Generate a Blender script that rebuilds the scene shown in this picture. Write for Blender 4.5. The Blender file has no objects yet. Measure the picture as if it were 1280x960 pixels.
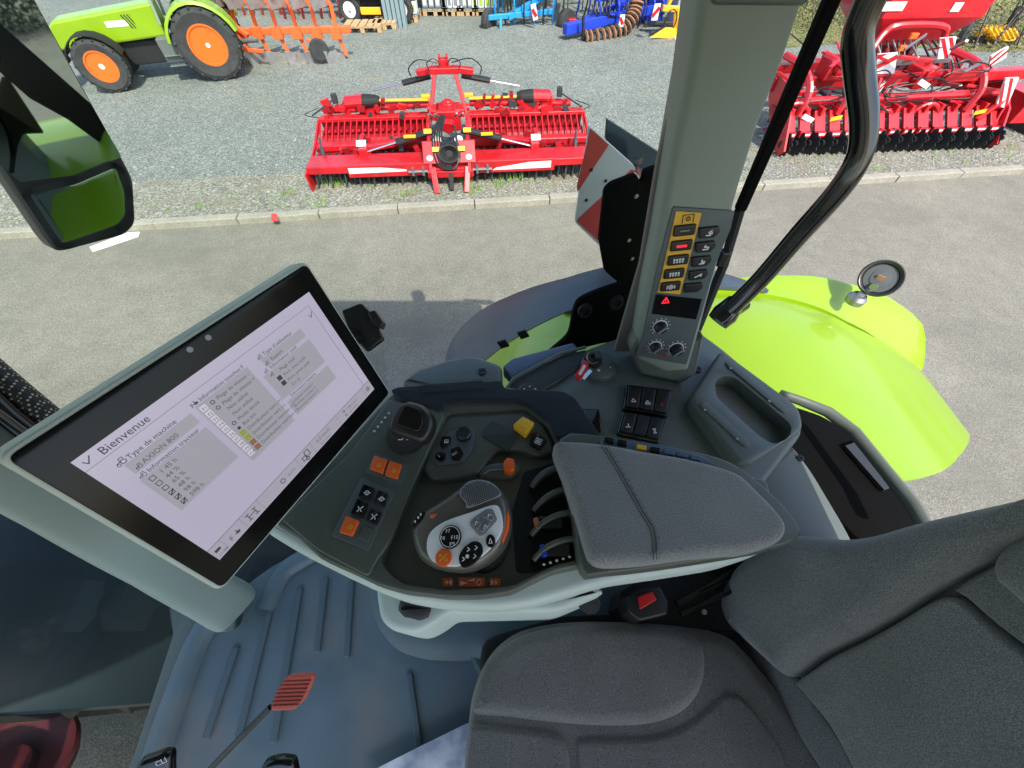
import bpy, bmesh, math, random
from mathutils import Vector, Matrix, geometry
random.seed(7)
R = math.radians
V = Vector
scn = bpy.context.scene
COL = scn.collection

# ---------------- camera, sky, sun, exposure ----------------
CAM = V((0, 0, 2.9)); PITCH = 54.5; FPX = 490.0     # focal length in photo pixels (1280 wide)
cd = bpy.data.cameras.new('camera'); cam = bpy.data.objects.new('camera', cd); COL.objects.link(cam)
cam.location = CAM; cam.rotation_euler = (R(90 - PITCH), 0, 0)
cd.sensor_width = 36; cd.lens = 36 * FPX / 1280; cd.clip_start = 0.02; cd.clip_end = 2000
scn.camera = cam
SUN = V((0.375, -0.70, 1.0)).normalized()            # towards the sun
elev = math.asin(SUN.z); az = math.atan2(SUN.x, SUN.y)
w = bpy.data.worlds.new('World'); scn.world = w; w.use_nodes = True
nt = w.node_tree; bg = nt.nodes['Background']
sky = nt.nodes.new('ShaderNodeTexSky'); sky.sky_type = 'NISHITA'; sky.sun_disc = False
sky.sun_elevation = elev; sky.sun_rotation = az; sky.air_density = 1.0; sky.dust_density = 2.0
nt.links.new(sky.outputs[0], bg.inputs[0]); bg.inputs[1].default_value = 0.15
sl = bpy.data.lights.new('sun', 'SUN'); sl.energy = 2.6; sl.angle = R(0.6); sl.color = (1.0, 0.95, 0.87)
so = bpy.data.objects.new('sun', sl); COL.objects.link(so)
so.rotation_euler = SUN.to_track_quat('Z', 'Y').to_euler()
so.location = (3, -6, 12)
vs = scn.view_settings; vs.view_transform = 'Standard'; vs.look = 'None'; vs.gamma = 1; vs.use_curve_mapping = False
vs.exposure = 1.25

# ---------------- materials ----------------
MATS = {}
def mat(name, col, rough=0.5, metal=0.0, bump=None, var=None, coat=0.0, emit=None, spec=0.5, sheen=0.0, dirt=None):
    """bump=(scale, distance); var=(scale, amount); dirt=(scale, colour, threshold)"""
    if name in MATS: return MATS[name]
    m = bpy.data.materials.new(name); m.use_nodes = True; MATS[name] = m
    n = m.node_tree.nodes; l = m.node_tree.links; b = n['Principled BSDF']
    b.inputs['Base Color'].default_value = (*col, 1); b.inputs['Roughness'].default_value = rough
    b.inputs['Metallic'].default_value = metal; b.inputs['Coat Weight'].default_value = coat
    b.inputs['Coat Roughness'].default_value = 0.08
    b.inputs['Specular IOR Level'].default_value = spec
    if sheen:
        b.inputs['Sheen Weight'].default_value = sheen; b.inputs['Sheen Roughness'].default_value = 0.4
    tc = n.new('ShaderNodeTexCoord')
    def noise(scale, det=3):
        t = n.new('ShaderNodeTexNoise'); t.inputs['Scale'].default_value = scale; t.inputs['Detail'].default_value = det
        l.new(tc.outputs['Object'], t.inputs['Vector']); return t
    last = None
    if var:
        t = noise(var[0], 4); r = n.new('ShaderNodeMapRange')
        r.inputs[1].default_value = 0.25; r.inputs[2].default_value = 0.75
        r.inputs[3].default_value = 1 - var[1]; r.inputs[4].default_value = 1 + var[1]
        l.new(t.outputs[0], r.inputs[0])
        mx = n.new('ShaderNodeMix'); mx.data_type = 'RGBA'; mx.blend_type = 'MULTIPLY'; mx.inputs[0].default_value = 1
        mx.inputs[6].default_value = (*col, 1); l.new(r.outputs[0], mx.inputs[7]); last = mx.outputs[2]
        l.new(last, b.inputs['Base Color'])
    if dirt:
        t = noise(dirt[0], 6); r = n.new('ShaderNodeMapRange')
        r.inputs[1].default_value = dirt[2]; r.inputs[2].default_value = dirt[2] + 0.18; l.new(t.outputs[0], r.inputs[0])
        r.inputs[4].default_value = dirt[3] if len(dirt) > 3 else 0.8
        mx = n.new('ShaderNodeMix'); mx.data_type = 'RGBA'; l.new(r.outputs[0], mx.inputs[0])
        if last: l.new(last, mx.inputs[6])
        else: mx.inputs[6].default_value = (*col, 1)
        mx.inputs[7].default_value = (*dirt[1], 1); last = mx.outputs[2]; l.new(last, b.inputs['Base Color'])
    if bump:
        t = noise(bump[0], 3); bp = n.new('ShaderNodeBump'); bp.inputs['Distance'].default_value = bump[1]
        bp.inputs['Strength'].default_value = 1.0
        l.new(t.outputs[0], bp.inputs['Height']); l.new(bp.outputs[0], b.inputs['Normal'])
    if emit:
        b.inputs['Emission Color'].default_value = (*emit[:3], 1); b.inputs['Emission Strength'].default_value = emit[3]
    return m
def S(r, g, b):   # sRGB 0-255 to linear
    f = lambda c: (c / 255 / 12.92) if c <= 10 else (((c / 255) + 0.055) / 1.055) ** 2.4
    return (f(r), f(g), f(b))
# cab interior
mat('console_plastic', (0.088, 0.098, 0.078), 0.34, bump=(2500, 0.00006), var=(6, .12), dirt=(55, (0.20, 0.20, 0.18), .60, .22))
mat('console_light', (0.58, 0.66, 0.60), 0.45, bump=(2500, 0.00004), var=(5, .05))
mat('trim_plastic', (0.105, 0.125, 0.115), 0.40, bump=(2200, 0.00008), var=(4, .10), dirt=(30, (0.22, 0.21, 0.19), .60, .2))
mat('trim_pillar', (0.235, 0.28, 0.235), 0.55, bump=(2200, 0.00008), var=(4, .06))
mat('panel_plastic', (0.085, 0.11, 0.11), 0.45)
mat('black_plastic', (0.016, 0.016, 0.016), 0.33, bump=(1800, 0.00004))
mat('black_gloss', (0.004, 0.004, 0.005), 0.12)
mat('black_matte', (0.008, 0.009, 0.010), 0.7)
mat('felt', (0.012, 0.016, 0.024), 0.95, bump=(1500, 0.0003), var=(900, .4), sheen=.3)
mat('mat_rubber', (0.105, 0.158, 0.19), 0.6, bump=(900, 0.00012), var=(7, .16), dirt=(4, (0.23, 0.21, 0.18), .52, .6))
mat('mat_groove', (0.078, 0.12, 0.145), 0.65)
mat('rubber', (0.010, 0.010, 0.010), 0.75)
mat('orange', (0.85, 0.13, 0.015), 0.4)
mat('yellow_plastic', (0.80, 0.45, 0.02), 0.4)
mat('amber_print', (0.75, 0.42, 0.03), 0.5)
mat('blue_plastic', (0.01, 0.06, 0.55), 0.35)
mat('brown_plastic', (0.40, 0.16, 0.06), 0.4)
mat('red_plastic', (0.65, 0.02, 0.02), 0.35)
mat('lever_red', (0.72, 0.13, 0.09), 0.5)
mat('lever_red_dark', (0.22, 0.03, 0.02), 0.6)
mat('white_print', (0.75, 0.75, 0.74), 0.6)
mat('grey_print', (0.30, 0.31, 0.31), 0.6)
mat('dark_print', (0.02, 0.02, 0.02), 0.6)
mat('red_lamp', (0.6, 0.01, 0.02), 0.4, emit=(1, .02, .04, .6))
mat('silver_face', (0.80, 0.82, 0.82), 0.3)
mat('joy_brown', (0.13, 0.125, 0.105), 0.28, metal=.3)
mat('joy_mesh', (0.28, 0.29, 0.32), 0.35, metal=.3)
mat('chrome', (0.6, 0.6, 0.6), 0.2, metal=1)
mat('steel', (0.3, 0.31, 0.32), 0.4, metal=.8)
mat('paper', (0.75, 0.78, 0.82), 0.6)
# exterior
mat('lime_paint', (0.225, 0.365, 0.0015), 0.38, coat=.35, bump=(3000, 0.00003), var=(3, .06), dirt=(7, (.28, .36, .05), .58, .12))
mat('lime_inner', (0.30, 0.48, 0.03), 0.5)
mat('fender_plastic', (0.045, 0.062, 0.085), 0.45, bump=(400, 0.0001), var=(5, .12))
mat('mudguard', (0.012, 0.022, 0.030), 0.45, spec=.3, var=(3, .3), dirt=(8, (0.07, 0.08, 0.08), .62, .5))
mat('tube_black', (0.006, 0.006, 0.007), 0.16, coat=.5)
mat('bracket_black', (0.003, 0.003, 0.003), 0.8, spec=.08)
mat('sign_red', (0.42, 0.055, 0.045), 0.45, bump=(900, .0002))
mat('sign_white', (0.42, 0.46, 0.46), 0.45, bump=(900, .0002))
mat('red_paint', (0.47, 0.008, 0.014), 0.35, coat=.3, var=(4, .28), dirt=(14, (.22, .10, .07), .60, .35))
mat('red_dark', (0.27, 0.006, 0.010), 0.4, var=(6, .3))
mat('wheel_orange', (0.85, 0.13, 0.012), 0.4)
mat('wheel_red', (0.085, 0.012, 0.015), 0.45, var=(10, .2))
mat('tyre', (0.035, 0.036, 0.036), 0.85, bump=(60, 0.002), var=(8, .3))
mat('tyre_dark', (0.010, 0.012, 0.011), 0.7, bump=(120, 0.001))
mat('plough_orange', (0.80, 0.13, 0.03), 0.45)
mat('steel_plate', (0.42, 0.40, 0.40), 0.4, metal=.5, var=(6, .2), dirt=(9, (0.3, 0.12, 0.06), .6))
mat('rust', (0.26, 0.13, 0.07), 0.8, var=(12, .4))
mat('sky_blue_paint', (0.02, 0.27, 0.62), 0.4)
mat('royal_blue_paint', (0.015, 0.05, 0.48), 0.4)
mat('machine_yellow', (0.85, 0.42, 0.02), 0.4)
mat('hose_black', (0.012, 0.012, 0.012), 0.45)
mat('tine_steel', (0.05, 0.055, 0.06), 0.5, metal=.4)
mat('disc_steel', (0.03, 0.032, 0.034), 0.4, metal=.5)
mat('cladding', (0.20, 0.28, 0.30), 0.5)
mat('cladding_light', (0.45, 0.47, 0.45), 0.6, var=(.8, .1))
mat('wood', (0.45, 0.30, 0.16), 0.8, var=(15, .3))
mat('can_white', (0.7, 0.72, 0.7), 0.4)
mat('can_green', (0.35, 0.50, 0.06), 0.5)
mat('can_dark', (0.2, 0.22, 0.24), 0.5)
mat('white_paint', (0.75, 0.75, 0.74), 0.5, var=(12, .12))
mat('kerb_red', (0.75, 0.05, 0.05), 0.7, var=(40, .25))
mat('green_box', (0.08, 0.45, 0.04), 0.5)
mat('bark', (0.12, 0.10, 0.085), .9)

def glass_mat(name, tint, refl=1.45):
    m = bpy.data.materials.new(name); m.use_nodes = True; n = m.node_tree.nodes; l = m.node_tree.links
    n.remove(n['Principled BSDF']); out = n['Material Output']
    tr = n.new('ShaderNodeBsdfTransparent'); tr.inputs[0].default_value = (*tint, 1)
    gl = n.new('ShaderNodeBsdfGlossy'); gl.inputs['Roughness'].default_value = 0.0
    fr = n.new('ShaderNodeFresnel'); fr.inputs[0].default_value = refl
    mu = n.new('ShaderNodeMath'); mu.operation = 'MULTIPLY'; mu.inputs[1].default_value = .05; l.new(fr.outputs[0], mu.inputs[0])
    mx = n.new('ShaderNodeMixShader'); l.new(mu.outputs[0], mx.inputs[0]); l.new(tr.outputs[0], mx.inputs[1]); l.new(gl.outputs[0], mx.inputs[2])
    l.new(mx.outputs[0], out.inputs[0]); MATS[name] = m
glass_mat('window_glass', (0.93, 0.96, 0.92)); glass_mat('windscreen_glass', (0.86, 0.92, 0.86))
m = mat('mirror_glass', (0.50, 0.55, 0.52), 0.02, metal=1.0)

def fabric(name, dark, light, scale=900, stain=None):
    m = bpy.data.materials.new(name); m.use_nodes = True; MATS[name] = m
    n = m.node_tree.nodes; l = m.node_tree.links; b = n['Principled BSDF']
    tc = n.new('ShaderNodeTexCoord')
    t = n.new('ShaderNodeTexNoise'); t.inputs['Scale'].default_value = scale; t.inputs['Detail'].default_value = 2
    l.new(tc.outputs['Object'], t.inputs[0])
    r = n.new('ShaderNodeValToRGB'); r.color_ramp.elements[0].position = .38; r.color_ramp.elements[1].position = .64
    r.color_ramp.elements[0].color = (*dark, 1); r.color_ramp.elements[1].color = (*light, 1); l.new(t.outputs[0], r.inputs[0])
    t2 = n.new('ShaderNodeTexNoise'); t2.inputs['Scale'].default_value = 9; t2.inputs['Detail'].default_value = 4
    l.new(tc.outputs['Object'], t2.inputs[0])
    mr = n.new('ShaderNodeMapRange'); mr.inputs[1].default_value = .3; mr.inputs[2].default_value = .7; mr.inputs[3].default_value = .88; mr.inputs[4].default_value = 1.12
    l.new(t2.outputs[0], mr.inputs[0])
    mx = n.new('ShaderNodeMix'); mx.data_type = 'RGBA'; mx.blend_type = 'MULTIPLY'; mx.inputs[0].default_value = 1
    l.new(r.outputs[0], mx.inputs[6]); l.new(mr.outputs[0], mx.inputs[7]); l.new(mx.outputs[2], b.inputs['Base Color'])
    b.inputs['Roughness'].default_value = .95; b.inputs['Sheen Weight'].default_value = .35; b.inputs['Specular IOR Level'].default_value = .15
    if stain:
        vm = n.new('ShaderNodeVectorMath'); vm.operation = 'DISTANCE'; vm.inputs[1].default_value = stain; l.new(tc.outputs['Object'], vm.inputs[0])
        ad = n.new('ShaderNodeMath'); ad.operation = 'MULTIPLY_ADD'; ad.inputs[1].default_value = .05; l.new(t2.outputs[0], ad.inputs[0]); l.new(vm.outputs['Value'], ad.inputs[2])
        ms = n.new('ShaderNodeMapRange'); ms.inputs[1].default_value = .03; ms.inputs[2].default_value = .062; ms.inputs[3].default_value = .55; ms.inputs[4].default_value = 0; l.new(ad.outputs[0], ms.inputs[0])
        m3 = n.new('ShaderNodeMix'); m3.data_type = 'RGBA'; l.new(ms.outputs[0], m3.inputs[0]); l.new(mx.outputs[2], m3.inputs[6]); m3.inputs[7].default_value = (.13, .095, .07, 1); l.new(m3.outputs[2], b.inputs['Base Color'])
    bp = n.new('ShaderNodeBump'); bp.inputs['Distance'].default_value = .0006; l.new(t.outputs[0], bp.inputs['Height']); l.new(bp.outputs[0], b.inputs['Normal'])
fabric('pad_fabric', (0.14, 0.142, 0.142), (0.29, 0.29, 0.285), 800, stain=(.085, .06, .055))
fabric('seat_fabric', (0.095, 0.095, 0.092), (0.23, 0.227, 0.22), 850)
fabric('seat_fabric_light', (0.12, 0.12, 0.116), (0.285, 0.28, 0.27), 850)

def ground_mat(name, cols, scale, bumpd, patch=None, cracks=False):
    m = bpy.data.materials.new(name); m.use_nodes = True; MATS[name] = m
    n = m.node_tree.nodes; l = m.node_tree.links; b = n['Principled BSDF']; b.inputs['Roughness'].default_value = .9
    b.inputs['Specular IOR Level'].default_value = .25
    tc = n.new('ShaderNodeTexCoord')
    vo = n.new('ShaderNodeTexVoronoi'); vo.inputs['Scale'].default_value = scale; l.new(tc.outputs['Object'], vo.inputs[0])
    sep = n.new('ShaderNodeSeparateColor'); l.new(vo.outputs['Color'], sep.inputs[0])
    r = n.new('ShaderNodeValToRGB'); e = r.color_ramp.elements
    e[0].color = (*cols[0], 1); e[1].color = (*cols[-1], 1)
    for i, c in enumerate(cols[1:-1]): k = e.new((i + 1) / (len(cols) - 1)); k.color = (*c, 1)
    l.new(sep.outputs[0], r.inputs[0]); last = r.outputs[0]
    def noise(s, d=4):
        t = n.new('ShaderNodeTexNoise'); t.inputs['Scale'].default_value = s; t.inputs['Detail'].default_value = d; l.new(tc.outputs['Object'], t.inputs[0]); return t
    for s, a in ((0.6, .10), (5, .08), (60, .12)):
        t = noise(s); mr = n.new('ShaderNodeMapRange'); mr.inputs[1].default_value = .3; mr.inputs[2].default_value = .7
        mr.inputs[3].default_value = 1 - a; mr.inputs[4].default_value = 1 + a; l.new(t.outputs[0], mr.inputs[0])
        mx = n.new('ShaderNodeMix'); mx.data_type = 'RGBA'; mx.blend_type = 'MULTIPLY'; mx.inputs[0].default_value = 1
        l.new(last, mx.inputs[6]); l.new(mr.outputs[0], mx.inputs[7]); last = mx.outputs[2]
    for (s, c, th, amt, off) in (patch or []):
        mp = n.new('ShaderNodeMapping'); mp.inputs['Location'].default_value = (off, off * 2, 0); mp.inputs['Scale'].default_value = (1, 1.9, 1)
        l.new(tc.outputs['Object'], mp.inputs[0])
        t = n.new('ShaderNodeTexNoise'); t.inputs['Scale'].default_value = s; t.inputs['Detail'].default_value = 8; t.inputs['Roughness'].default_value = .65
        l.new(mp.outputs[0], t.inputs[0])
        mr = n.new('ShaderNodeMapRange'); mr.inputs[1].default_value = th; mr.inputs[2].default_value = th + .15; mr.inputs[4].default_value = amt; l.new(t.outputs[0], mr.inputs[0])
        mx = n.new('ShaderNodeMix'); mx.data_type = 'RGBA'; l.new(mr.outputs[0], mx.inputs[0]); l.new(last, mx.inputs[6]); mx.inputs[7].default_value = (*c, 1); last = mx.outputs[2]
    if cracks:
        v2 = n.new('ShaderNodeTexVoronoi'); v2.feature = 'DISTANCE_TO_EDGE'; v2.inputs['Scale'].default_value = 22; l.new(tc.outputs['Object'], v2.inputs[0])
        mr = n.new('ShaderNodeMapRange'); mr.inputs[1].default_value = 0; mr.inputs[2].default_value = .07; mr.inputs[3].default_value = .22; mr.inputs[4].default_value = 0
        l.new(v2.outputs[0], mr.inputs[0])
        t = noise(1.1); mm = n.new('ShaderNodeMapRange'); mm.inputs[1].default_value = .48; mm.inputs[2].default_value = .6; l.new(t.outputs[0], mm.inputs[0])
        mu = n.new('ShaderNodeMath'); mu.operation = 'MULTIPLY'; l.new(mr.outputs[0], mu.inputs[0]); l.new(mm.outputs[0], mu.inputs[1])
        mx = n.new('ShaderNodeMix'); mx.data_type = 'RGBA'; l.new(mu.outputs[0], mx.inputs[0]); l.new(last, mx.inputs[6]); mx.inputs[7].default_value = (.05, .05, .05, 1); last = mx.outputs[2]
    l.new(last, b.inputs['Base Color'])
    bp = n.new('ShaderNodeBump'); bp.inputs['Distance'].default_value = bumpd; bp.inputs['Strength'].default_value = 1
    l.new(vo.outputs['Distance'], bp.inputs['Height']); l.new(bp.outputs[0], b.inputs['Normal'])
ground_mat('asphalt', [(.132, .125, .098), (.170, .162, .130), (.198, .189, .153), (.26, .247, .20)], 150, .0022,
           patch=[(.5, (.135, .13, .108), .52, .6, 3.0), (1.7, (.22, .21, .17), .58, .5, 7.0), (.9, (.10, .097, .085), .66, .7, 12.0)], cracks=True)
ground_mat('gravel', [(.105, .115, .104), (.152, .167, .15), (.195, .213, .192), (.31, .33, .30)], 55, .012,
           patch=[(.45, (.30, .25, .15), .60, .7, 1.3), (1.2, (.14, .17, .05), .68, .7, 9.0)])
ground_mat('verge', [(.12, .12, .09), (.18, .176, .14), (.24, .235, .19), (.36, .355, .31)], 50, .014,
           patch=[(1.4, (.20, .18, .11), .5, .6, 4.0), (2.2, (.12, .16, .05), .64, .6, 2.0)])
ground_mat('kerb_concrete', [(.23, .22, .175), (.29, .275, .22), (.36, .34, .28)], 150, .002, patch=[(3, (.25, .23, .18), .55, .6, 5.0)])
ground_mat('bank_grass', [(.06, .08, .02), (.12, .15, .04), (.20, .19, .08), (.26, .22, .12)], 25, .04)
def M(n): return MATS[n]

# ---------------- projection helpers: a photo pixel to a point on a real plane ----------------
_p = R(PITCH); FW = V((0, math.cos(_p), -math.sin(_p))); UP = V((0, math.sin(_p), math.cos(_p))); XX = V((1, 0, 0))
def ray(x, y): return FW + XX * ((x - 640) / FPX) + UP * ((480 - y) / FPX)
def dep(x, y, d): return CAM + ray(x, y) * d
class Frame:
    def __init__(s, o, u, v):
        s.o = V(o); s.u = V(u).normalized(); s.v = V(v); s.v = (s.v - s.u * s.v.dot(s.u)).normalized(); s.n = s.u.cross(s.v)
    def hit(s, x, y):
        r = ray(x, y); t = (s.o - CAM).dot(s.n) / r.dot(s.n); return CAM + r * t
    def loc(s, x, y):
        a = s.hit(x, y) - s.o; return (a.dot(s.u), a.dot(s.v))
    def w(s, a, b, h=0.0): return s.o + s.u * a + s.v * b + s.n * h
    def L(s, pts): return [s.loc(*p) for p in pts]
    def up(s, h): return Frame(s.o + s.n * h, s.u, s.v)
def ZF(z): return Frame((0, 0, z), (1, 0, 0), (0, 1, 0))
def smooth(pts, r=.004, n=3):
    """round the corners of a closed 2D polygon"""
    out = []; k = len(pts)
    for i in range(k):
        p = V(pts[i]); a = V(pts[i - 1]) - p; b = V(pts[(i + 1) % k]) - p
        rr = min(r, a.length * .45, b.length * .45)
        if rr < 1e-6: out.append(tuple(p)); continue
        A = p + a.normalized() * rr; B = p + b.normalized() * rr
        for j in range(n + 1):
            t = j / n; q = A * (1 - t) ** 2 + p * 2 * t * (1 - t) + B * t * t; out.append((q.x, q.y))
    return out
def spline(pts, n=4, closed=True):
    out = []; k = len(pts); P = [V(p) for p in pts]
    for i in range(k if closed else k - 1):
        if closed: a, b, c, d = P[i - 1], P[i], P[(i + 1) % k], P[(i + 2) % k]
        else: a, b, c, d = P[max(i - 1, 0)], P[i], P[i + 1], P[min(i + 2, k - 1)]
        for j in range(n):
            t = j / n
            out.append(tuple(.5 * ((2 * b) + (c - a) * t + (2 * a - 5 * b + 4 * c - d) * t * t + (3 * b - a - 3 * c + d) * t ** 3)))
    if not closed: out.append(tuple(P[-1]))
    return out
def area(p): return sum(p[i - 1][0] * p[i][1] - p[i][0] * p[i - 1][1] for i in range(len(p))) / 2
def inset(p, d):
    out = []; k = len(p)
    for i in range(k):
        a = V(p[i]) - V(p[i - 1]); b = V(p[(i + 1) % k]) - V(p[i])
        if a.length < 1e-7: a = b
        if b.length < 1e-7: b = a
        na = V((-a.y, a.x)).normalized(); nb = V((-b.y, b.x)).normalized(); m = na + nb
        if m.length < .3: m = na
        m.normalize(); c = max(.5, m.dot(na)); q = V(p[i]) + m * (d / c); out.append((q.x, q.y))
    return out

# ---------------- mesh collector ----------------
ORG = {}
class MB:
    def __init__(s): s.v = []; s.f = []
    def add(s, vs_, fs):
        o = len(s.v); s.v += [tuple(x) for x in vs_]; s.f += [tuple(i + o for i in f) for f in fs]; return s
    def box(s, c, d, rot=None):
        c = V(c); q = []
        for x in (-.5, .5):
            for y in (-.5, .5):
                for z in (-.5, .5):
                    p = V((x * d[0], y * d[1], z * d[2]))
                    if rot is not None: p = rot @ p
                    q.append(c + p)
        return s.add(q, [(0, 1, 3, 2), (4, 6, 7, 5), (0, 4, 5, 1), (2, 3, 7, 6), (0, 2, 6, 4), (1, 5, 7, 3)])
    def bar(s, a, b, w_, h, upv=(0, 0, 1)):
        a = V(a); b = V(b); z = (b - a); L = z.length; z.normalize(); x = V(upv).cross(z)
        if x.length < 1e-3: x = V((1, 0, 0)).cross(z)
        x.normalize(); y = z.cross(x); m = Matrix((x, y, z)).transposed()
        return s.box((a + b) / 2, (w_, h, L), m)
    def tube(s, pts, r, seg=8, closed=False, flat=None):
        P = [V(p) for p in pts]; n = len(P); rs = r if isinstance(r, (list, tuple)) else [r] * n
        vv = []; ff = []; px = None
        for i in range(n):
            if closed: t = P[(i + 1) % n] - P[i - 1]
            else: t = P[min(i + 1, n - 1)] - P[max(i - 1, 0)]
            t.normalize()
            if px is None:
                px = V((0, 0, 1)).cross(t)
                if px.length < .1: px = V((1, 0, 0)).cross(t)
            px = px - t * px.dot(t); px.normalize(); py = t.cross(px)
            for k in range(seg):
                a = 2 * math.pi * k / seg; vv.append(P[i] + px * math.cos(a) * rs[i] + py * math.sin(a) * rs[i] * (flat or 1))
        for i in range(n if closed else n - 1):
            for k in range(seg):
                a = i * seg + k; b = i * seg + (k + 1) % seg; c = ((i + 1) % n) * seg + (k + 1) % seg; d = ((i + 1) % n) * seg + k
                ff.append((a, b, c, d))
        if not closed: ff.append(tuple(range(seg))[::-1]); ff.append(tuple((n - 1) * seg + k for k in range(seg)))
        return s.add(vv, ff)
    def cyl(s, a, b, r, r2=None, seg=16): return s.tube([a, b], [r, r if r2 is None else r2], seg)
    def lathe(s, c, axis, prof, seg=24, squash=None):
        """prof = [(radius, height along axis)]; open ends are capped"""
        c = V(c); z = V(axis).normalized(); x = V((0, 0, 1)).cross(z)
        if x.length < .05: x = V((1, 0, 0))
        x.normalize(); y = z.cross(x); vv = []; ff = []; n = len(prof)
        for (r, h) in prof:
            for k in range(seg):
                a = 2 * math.pi * k / seg; vv.append(c + z * h + (x * math.cos(a) + y * math.sin(a) * (squash or 1)) * r)
        for i in range(n - 1):
            for k in range(seg):
                a = i * seg + k; b = i * seg + (k + 1) % seg; ff.append((a, b, b + seg, a + seg))
        if prof[0][0] > 1e-5 and prof[0] != prof[-1]: ff.append(tuple(range(seg))[::-1])
        if prof[-1][0] > 1e-5 and prof[0] != prof[-1]: ff.append(tuple((n - 1) * seg + k for k in range(seg)))
        return s.add(vv, ff)
    def slab(s, F, p, top=0.0, th=.01, r=.002, rh=None, seg=3, tilt=None):
        """closed 2D outline p on frame F, thickness th below top, rounded upper edge r (across) x rh (down)"""
        p = list(p)
        if area(p) < 0: p = p[::-1]
        rh = r if rh is None else rh; k = len(p); rings = [(p, top - th)]
        if r > 0:
            for j in range(seg + 1):
                a = j / seg * math.pi / 2; rings.append((inset(p, r * (1 - math.cos(a))), top - rh + rh * math.sin(a)))
        else: rings.append((p, top))
        vv = [F.w(q[0], q[1], h + (tilt(q) if tilt else 0)) for ring, h in rings for q in ring]; ff = []
        for i in range(len(rings) - 1):
            for j in range(k):
                a = i * k + j; b = i * k + (j + 1) % k; ff.append((a, b, b + k, a + k))
        tri = geometry.tessellate_polygon([[V((*q, 0)) for q in rings[-1][0]]]); o = (len(rings) - 1) * k
        for t in tri:
            A, B, C = (V(rings[-1][0][i]) for i in t)
            ok = (B - A).cross(C - A) > 0
            ff.append(tuple(i + o for i in (t if ok else t[::-1])))
        tri = geometry.tessellate_polygon([[V((*q, 0)) for q in p]])
        for t in tri:
            A, B, C = (V(p[i]) for i in t); ok = (B - A).cross(C - A) > 0
            ff.append(tuple(t[::-1] if ok else t))
        return s.add(vv, ff)
    def rect(s, F, a0, b0, a1, b1, top=.001, th=.001, r=0.0):
        return s.slab(F, [(a0, b0), (a1, b0), (a1, b1), (a0, b1)], top, th, r)
    def line(s, F, pts, w_, top=.0006, th=.0006, closed=False):
        n = len(pts)
        for i in range(n if closed else n - 1):
            a = V(pts[i]); b = V(pts[(i + 1) % n]); d = b - a
            if d.length < 1e-7: continue
            d.normalize(); e = V((-d.y, d.x)) * w_ / 2; a = a - d * w_ * .3; b = b + d * w_ * .3
            s.slab(F, [tuple(a - e), tuple(b - e), tuple(b + e), tuple(a + e)], top, th, 0)
        return s
    def disc(s, F, c, r, top=.001, th=.001, er=0.0, seg=20, ry=None):
        return s.slab(F, [(c[0] + r * math.cos(2 * math.pi * i / seg), c[1] + (ry or r) * math.sin(2 * math.pi * i / seg)) for i in range(seg)], top, th, er)
    def ring(s, F, c, r0, r1, top=.0006, th=.0006, seg=24, a0=0, a1=360):
        n = max(3, int(seg * (a1 - a0) / 360))
        for i in range(n):
            A = R(a0 + (a1 - a0) * i / n); B = R(a0 + (a1 - a0) * (i + 1) / n)
            s.slab(F, [(c[0] + r0 * math.cos(A), c[1] + r0 * math.sin(A)), (c[0] + r1 * math.cos(A), c[1] + r1 * math.sin(A)),
                       (c[0] + r1 * math.cos(B), c[1] + r1 * math.sin(B)), (c[0] + r0 * math.cos(B), c[1] + r0 * math.sin(B))], top, th, 0)
        return s
    def text(s, F, at, st, size, ang=0.0, h=.0004, align='LEFT'):
        cu = bpy.data.curves.new('t', 'FONT'); cu.body = st; cu.size = size; cu.align_x = align; cu.resolution_u = 2
        ob = bpy.data.objects.new('t', cu); me = bpy.data.meshes.new_from_object(ob)
        ca, sa = math.cos(ang), math.sin(ang)
        s.add([F.w(at[0] + v.co.x * ca - v.co.y * sa, at[1] + v.co.x * sa + v.co.y * ca, h) for v in me.vertices], [tuple(p.vertices) for p in me.polygons])
        bpy.data.objects.remove(ob); bpy.data.curves.remove(cu); bpy.data.meshes.remove(me); return s
    def grid(s, P, th=0.0):
        """P[i][j] points -> surface (optionally a sheet of thickness th)"""
        a = len(P); b = len(P[0]); vv = [V(p) for row in P for p in row]
        ff = [(i * b + j, i * b + j + 1, (i + 1) * b + j + 1, (i + 1) * b + j) for i in range(a - 1) for j in range(b - 1)]
        if th:
            nn = []
            for i in range(a):
                for j in range(b):
                    du = V(P[min(i + 1, a - 1)][j]) - V(P[max(i - 1, 0)][j]); dv = V(P[i][min(j + 1, b - 1)]) - V(P[i][max(j - 1, 0)])
                    q = du.cross(dv)
                    nn.append(q.normalized() if q.length > 1e-12 else V((0, 0, 1)))
            o = len(vv); vv += [vv[i] + nn[i] * th for i in range(o)]
            ff2 = [tuple(reversed([k + o for k in f])) for f in ff]
            rim = [(0, j) for j in range(b)] + [(i, b - 1) for i in range(1, a)] + [(a - 1, j) for j in range(b - 2, -1, -1)] + [(i, 0) for i in range(a - 2, 0, -1)]
            rim = [i * b + j for i, j in rim]
            ff = ff + ff2 + [(rim[k - 1], rim[k], rim[k] + o, rim[k - 1] + o) for k in range(len(rim))]
        return s.add(vv, ff)
    def mirror(s, axis=0, c=0.0):
        n = len(s.v); s.v += [tuple((2 * c - x if i == axis else x) for i, x in enumerate(v)) for v in s.v]
        s.f += [tuple(i + n for i in reversed(f)) for f in s.f]; return s
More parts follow.
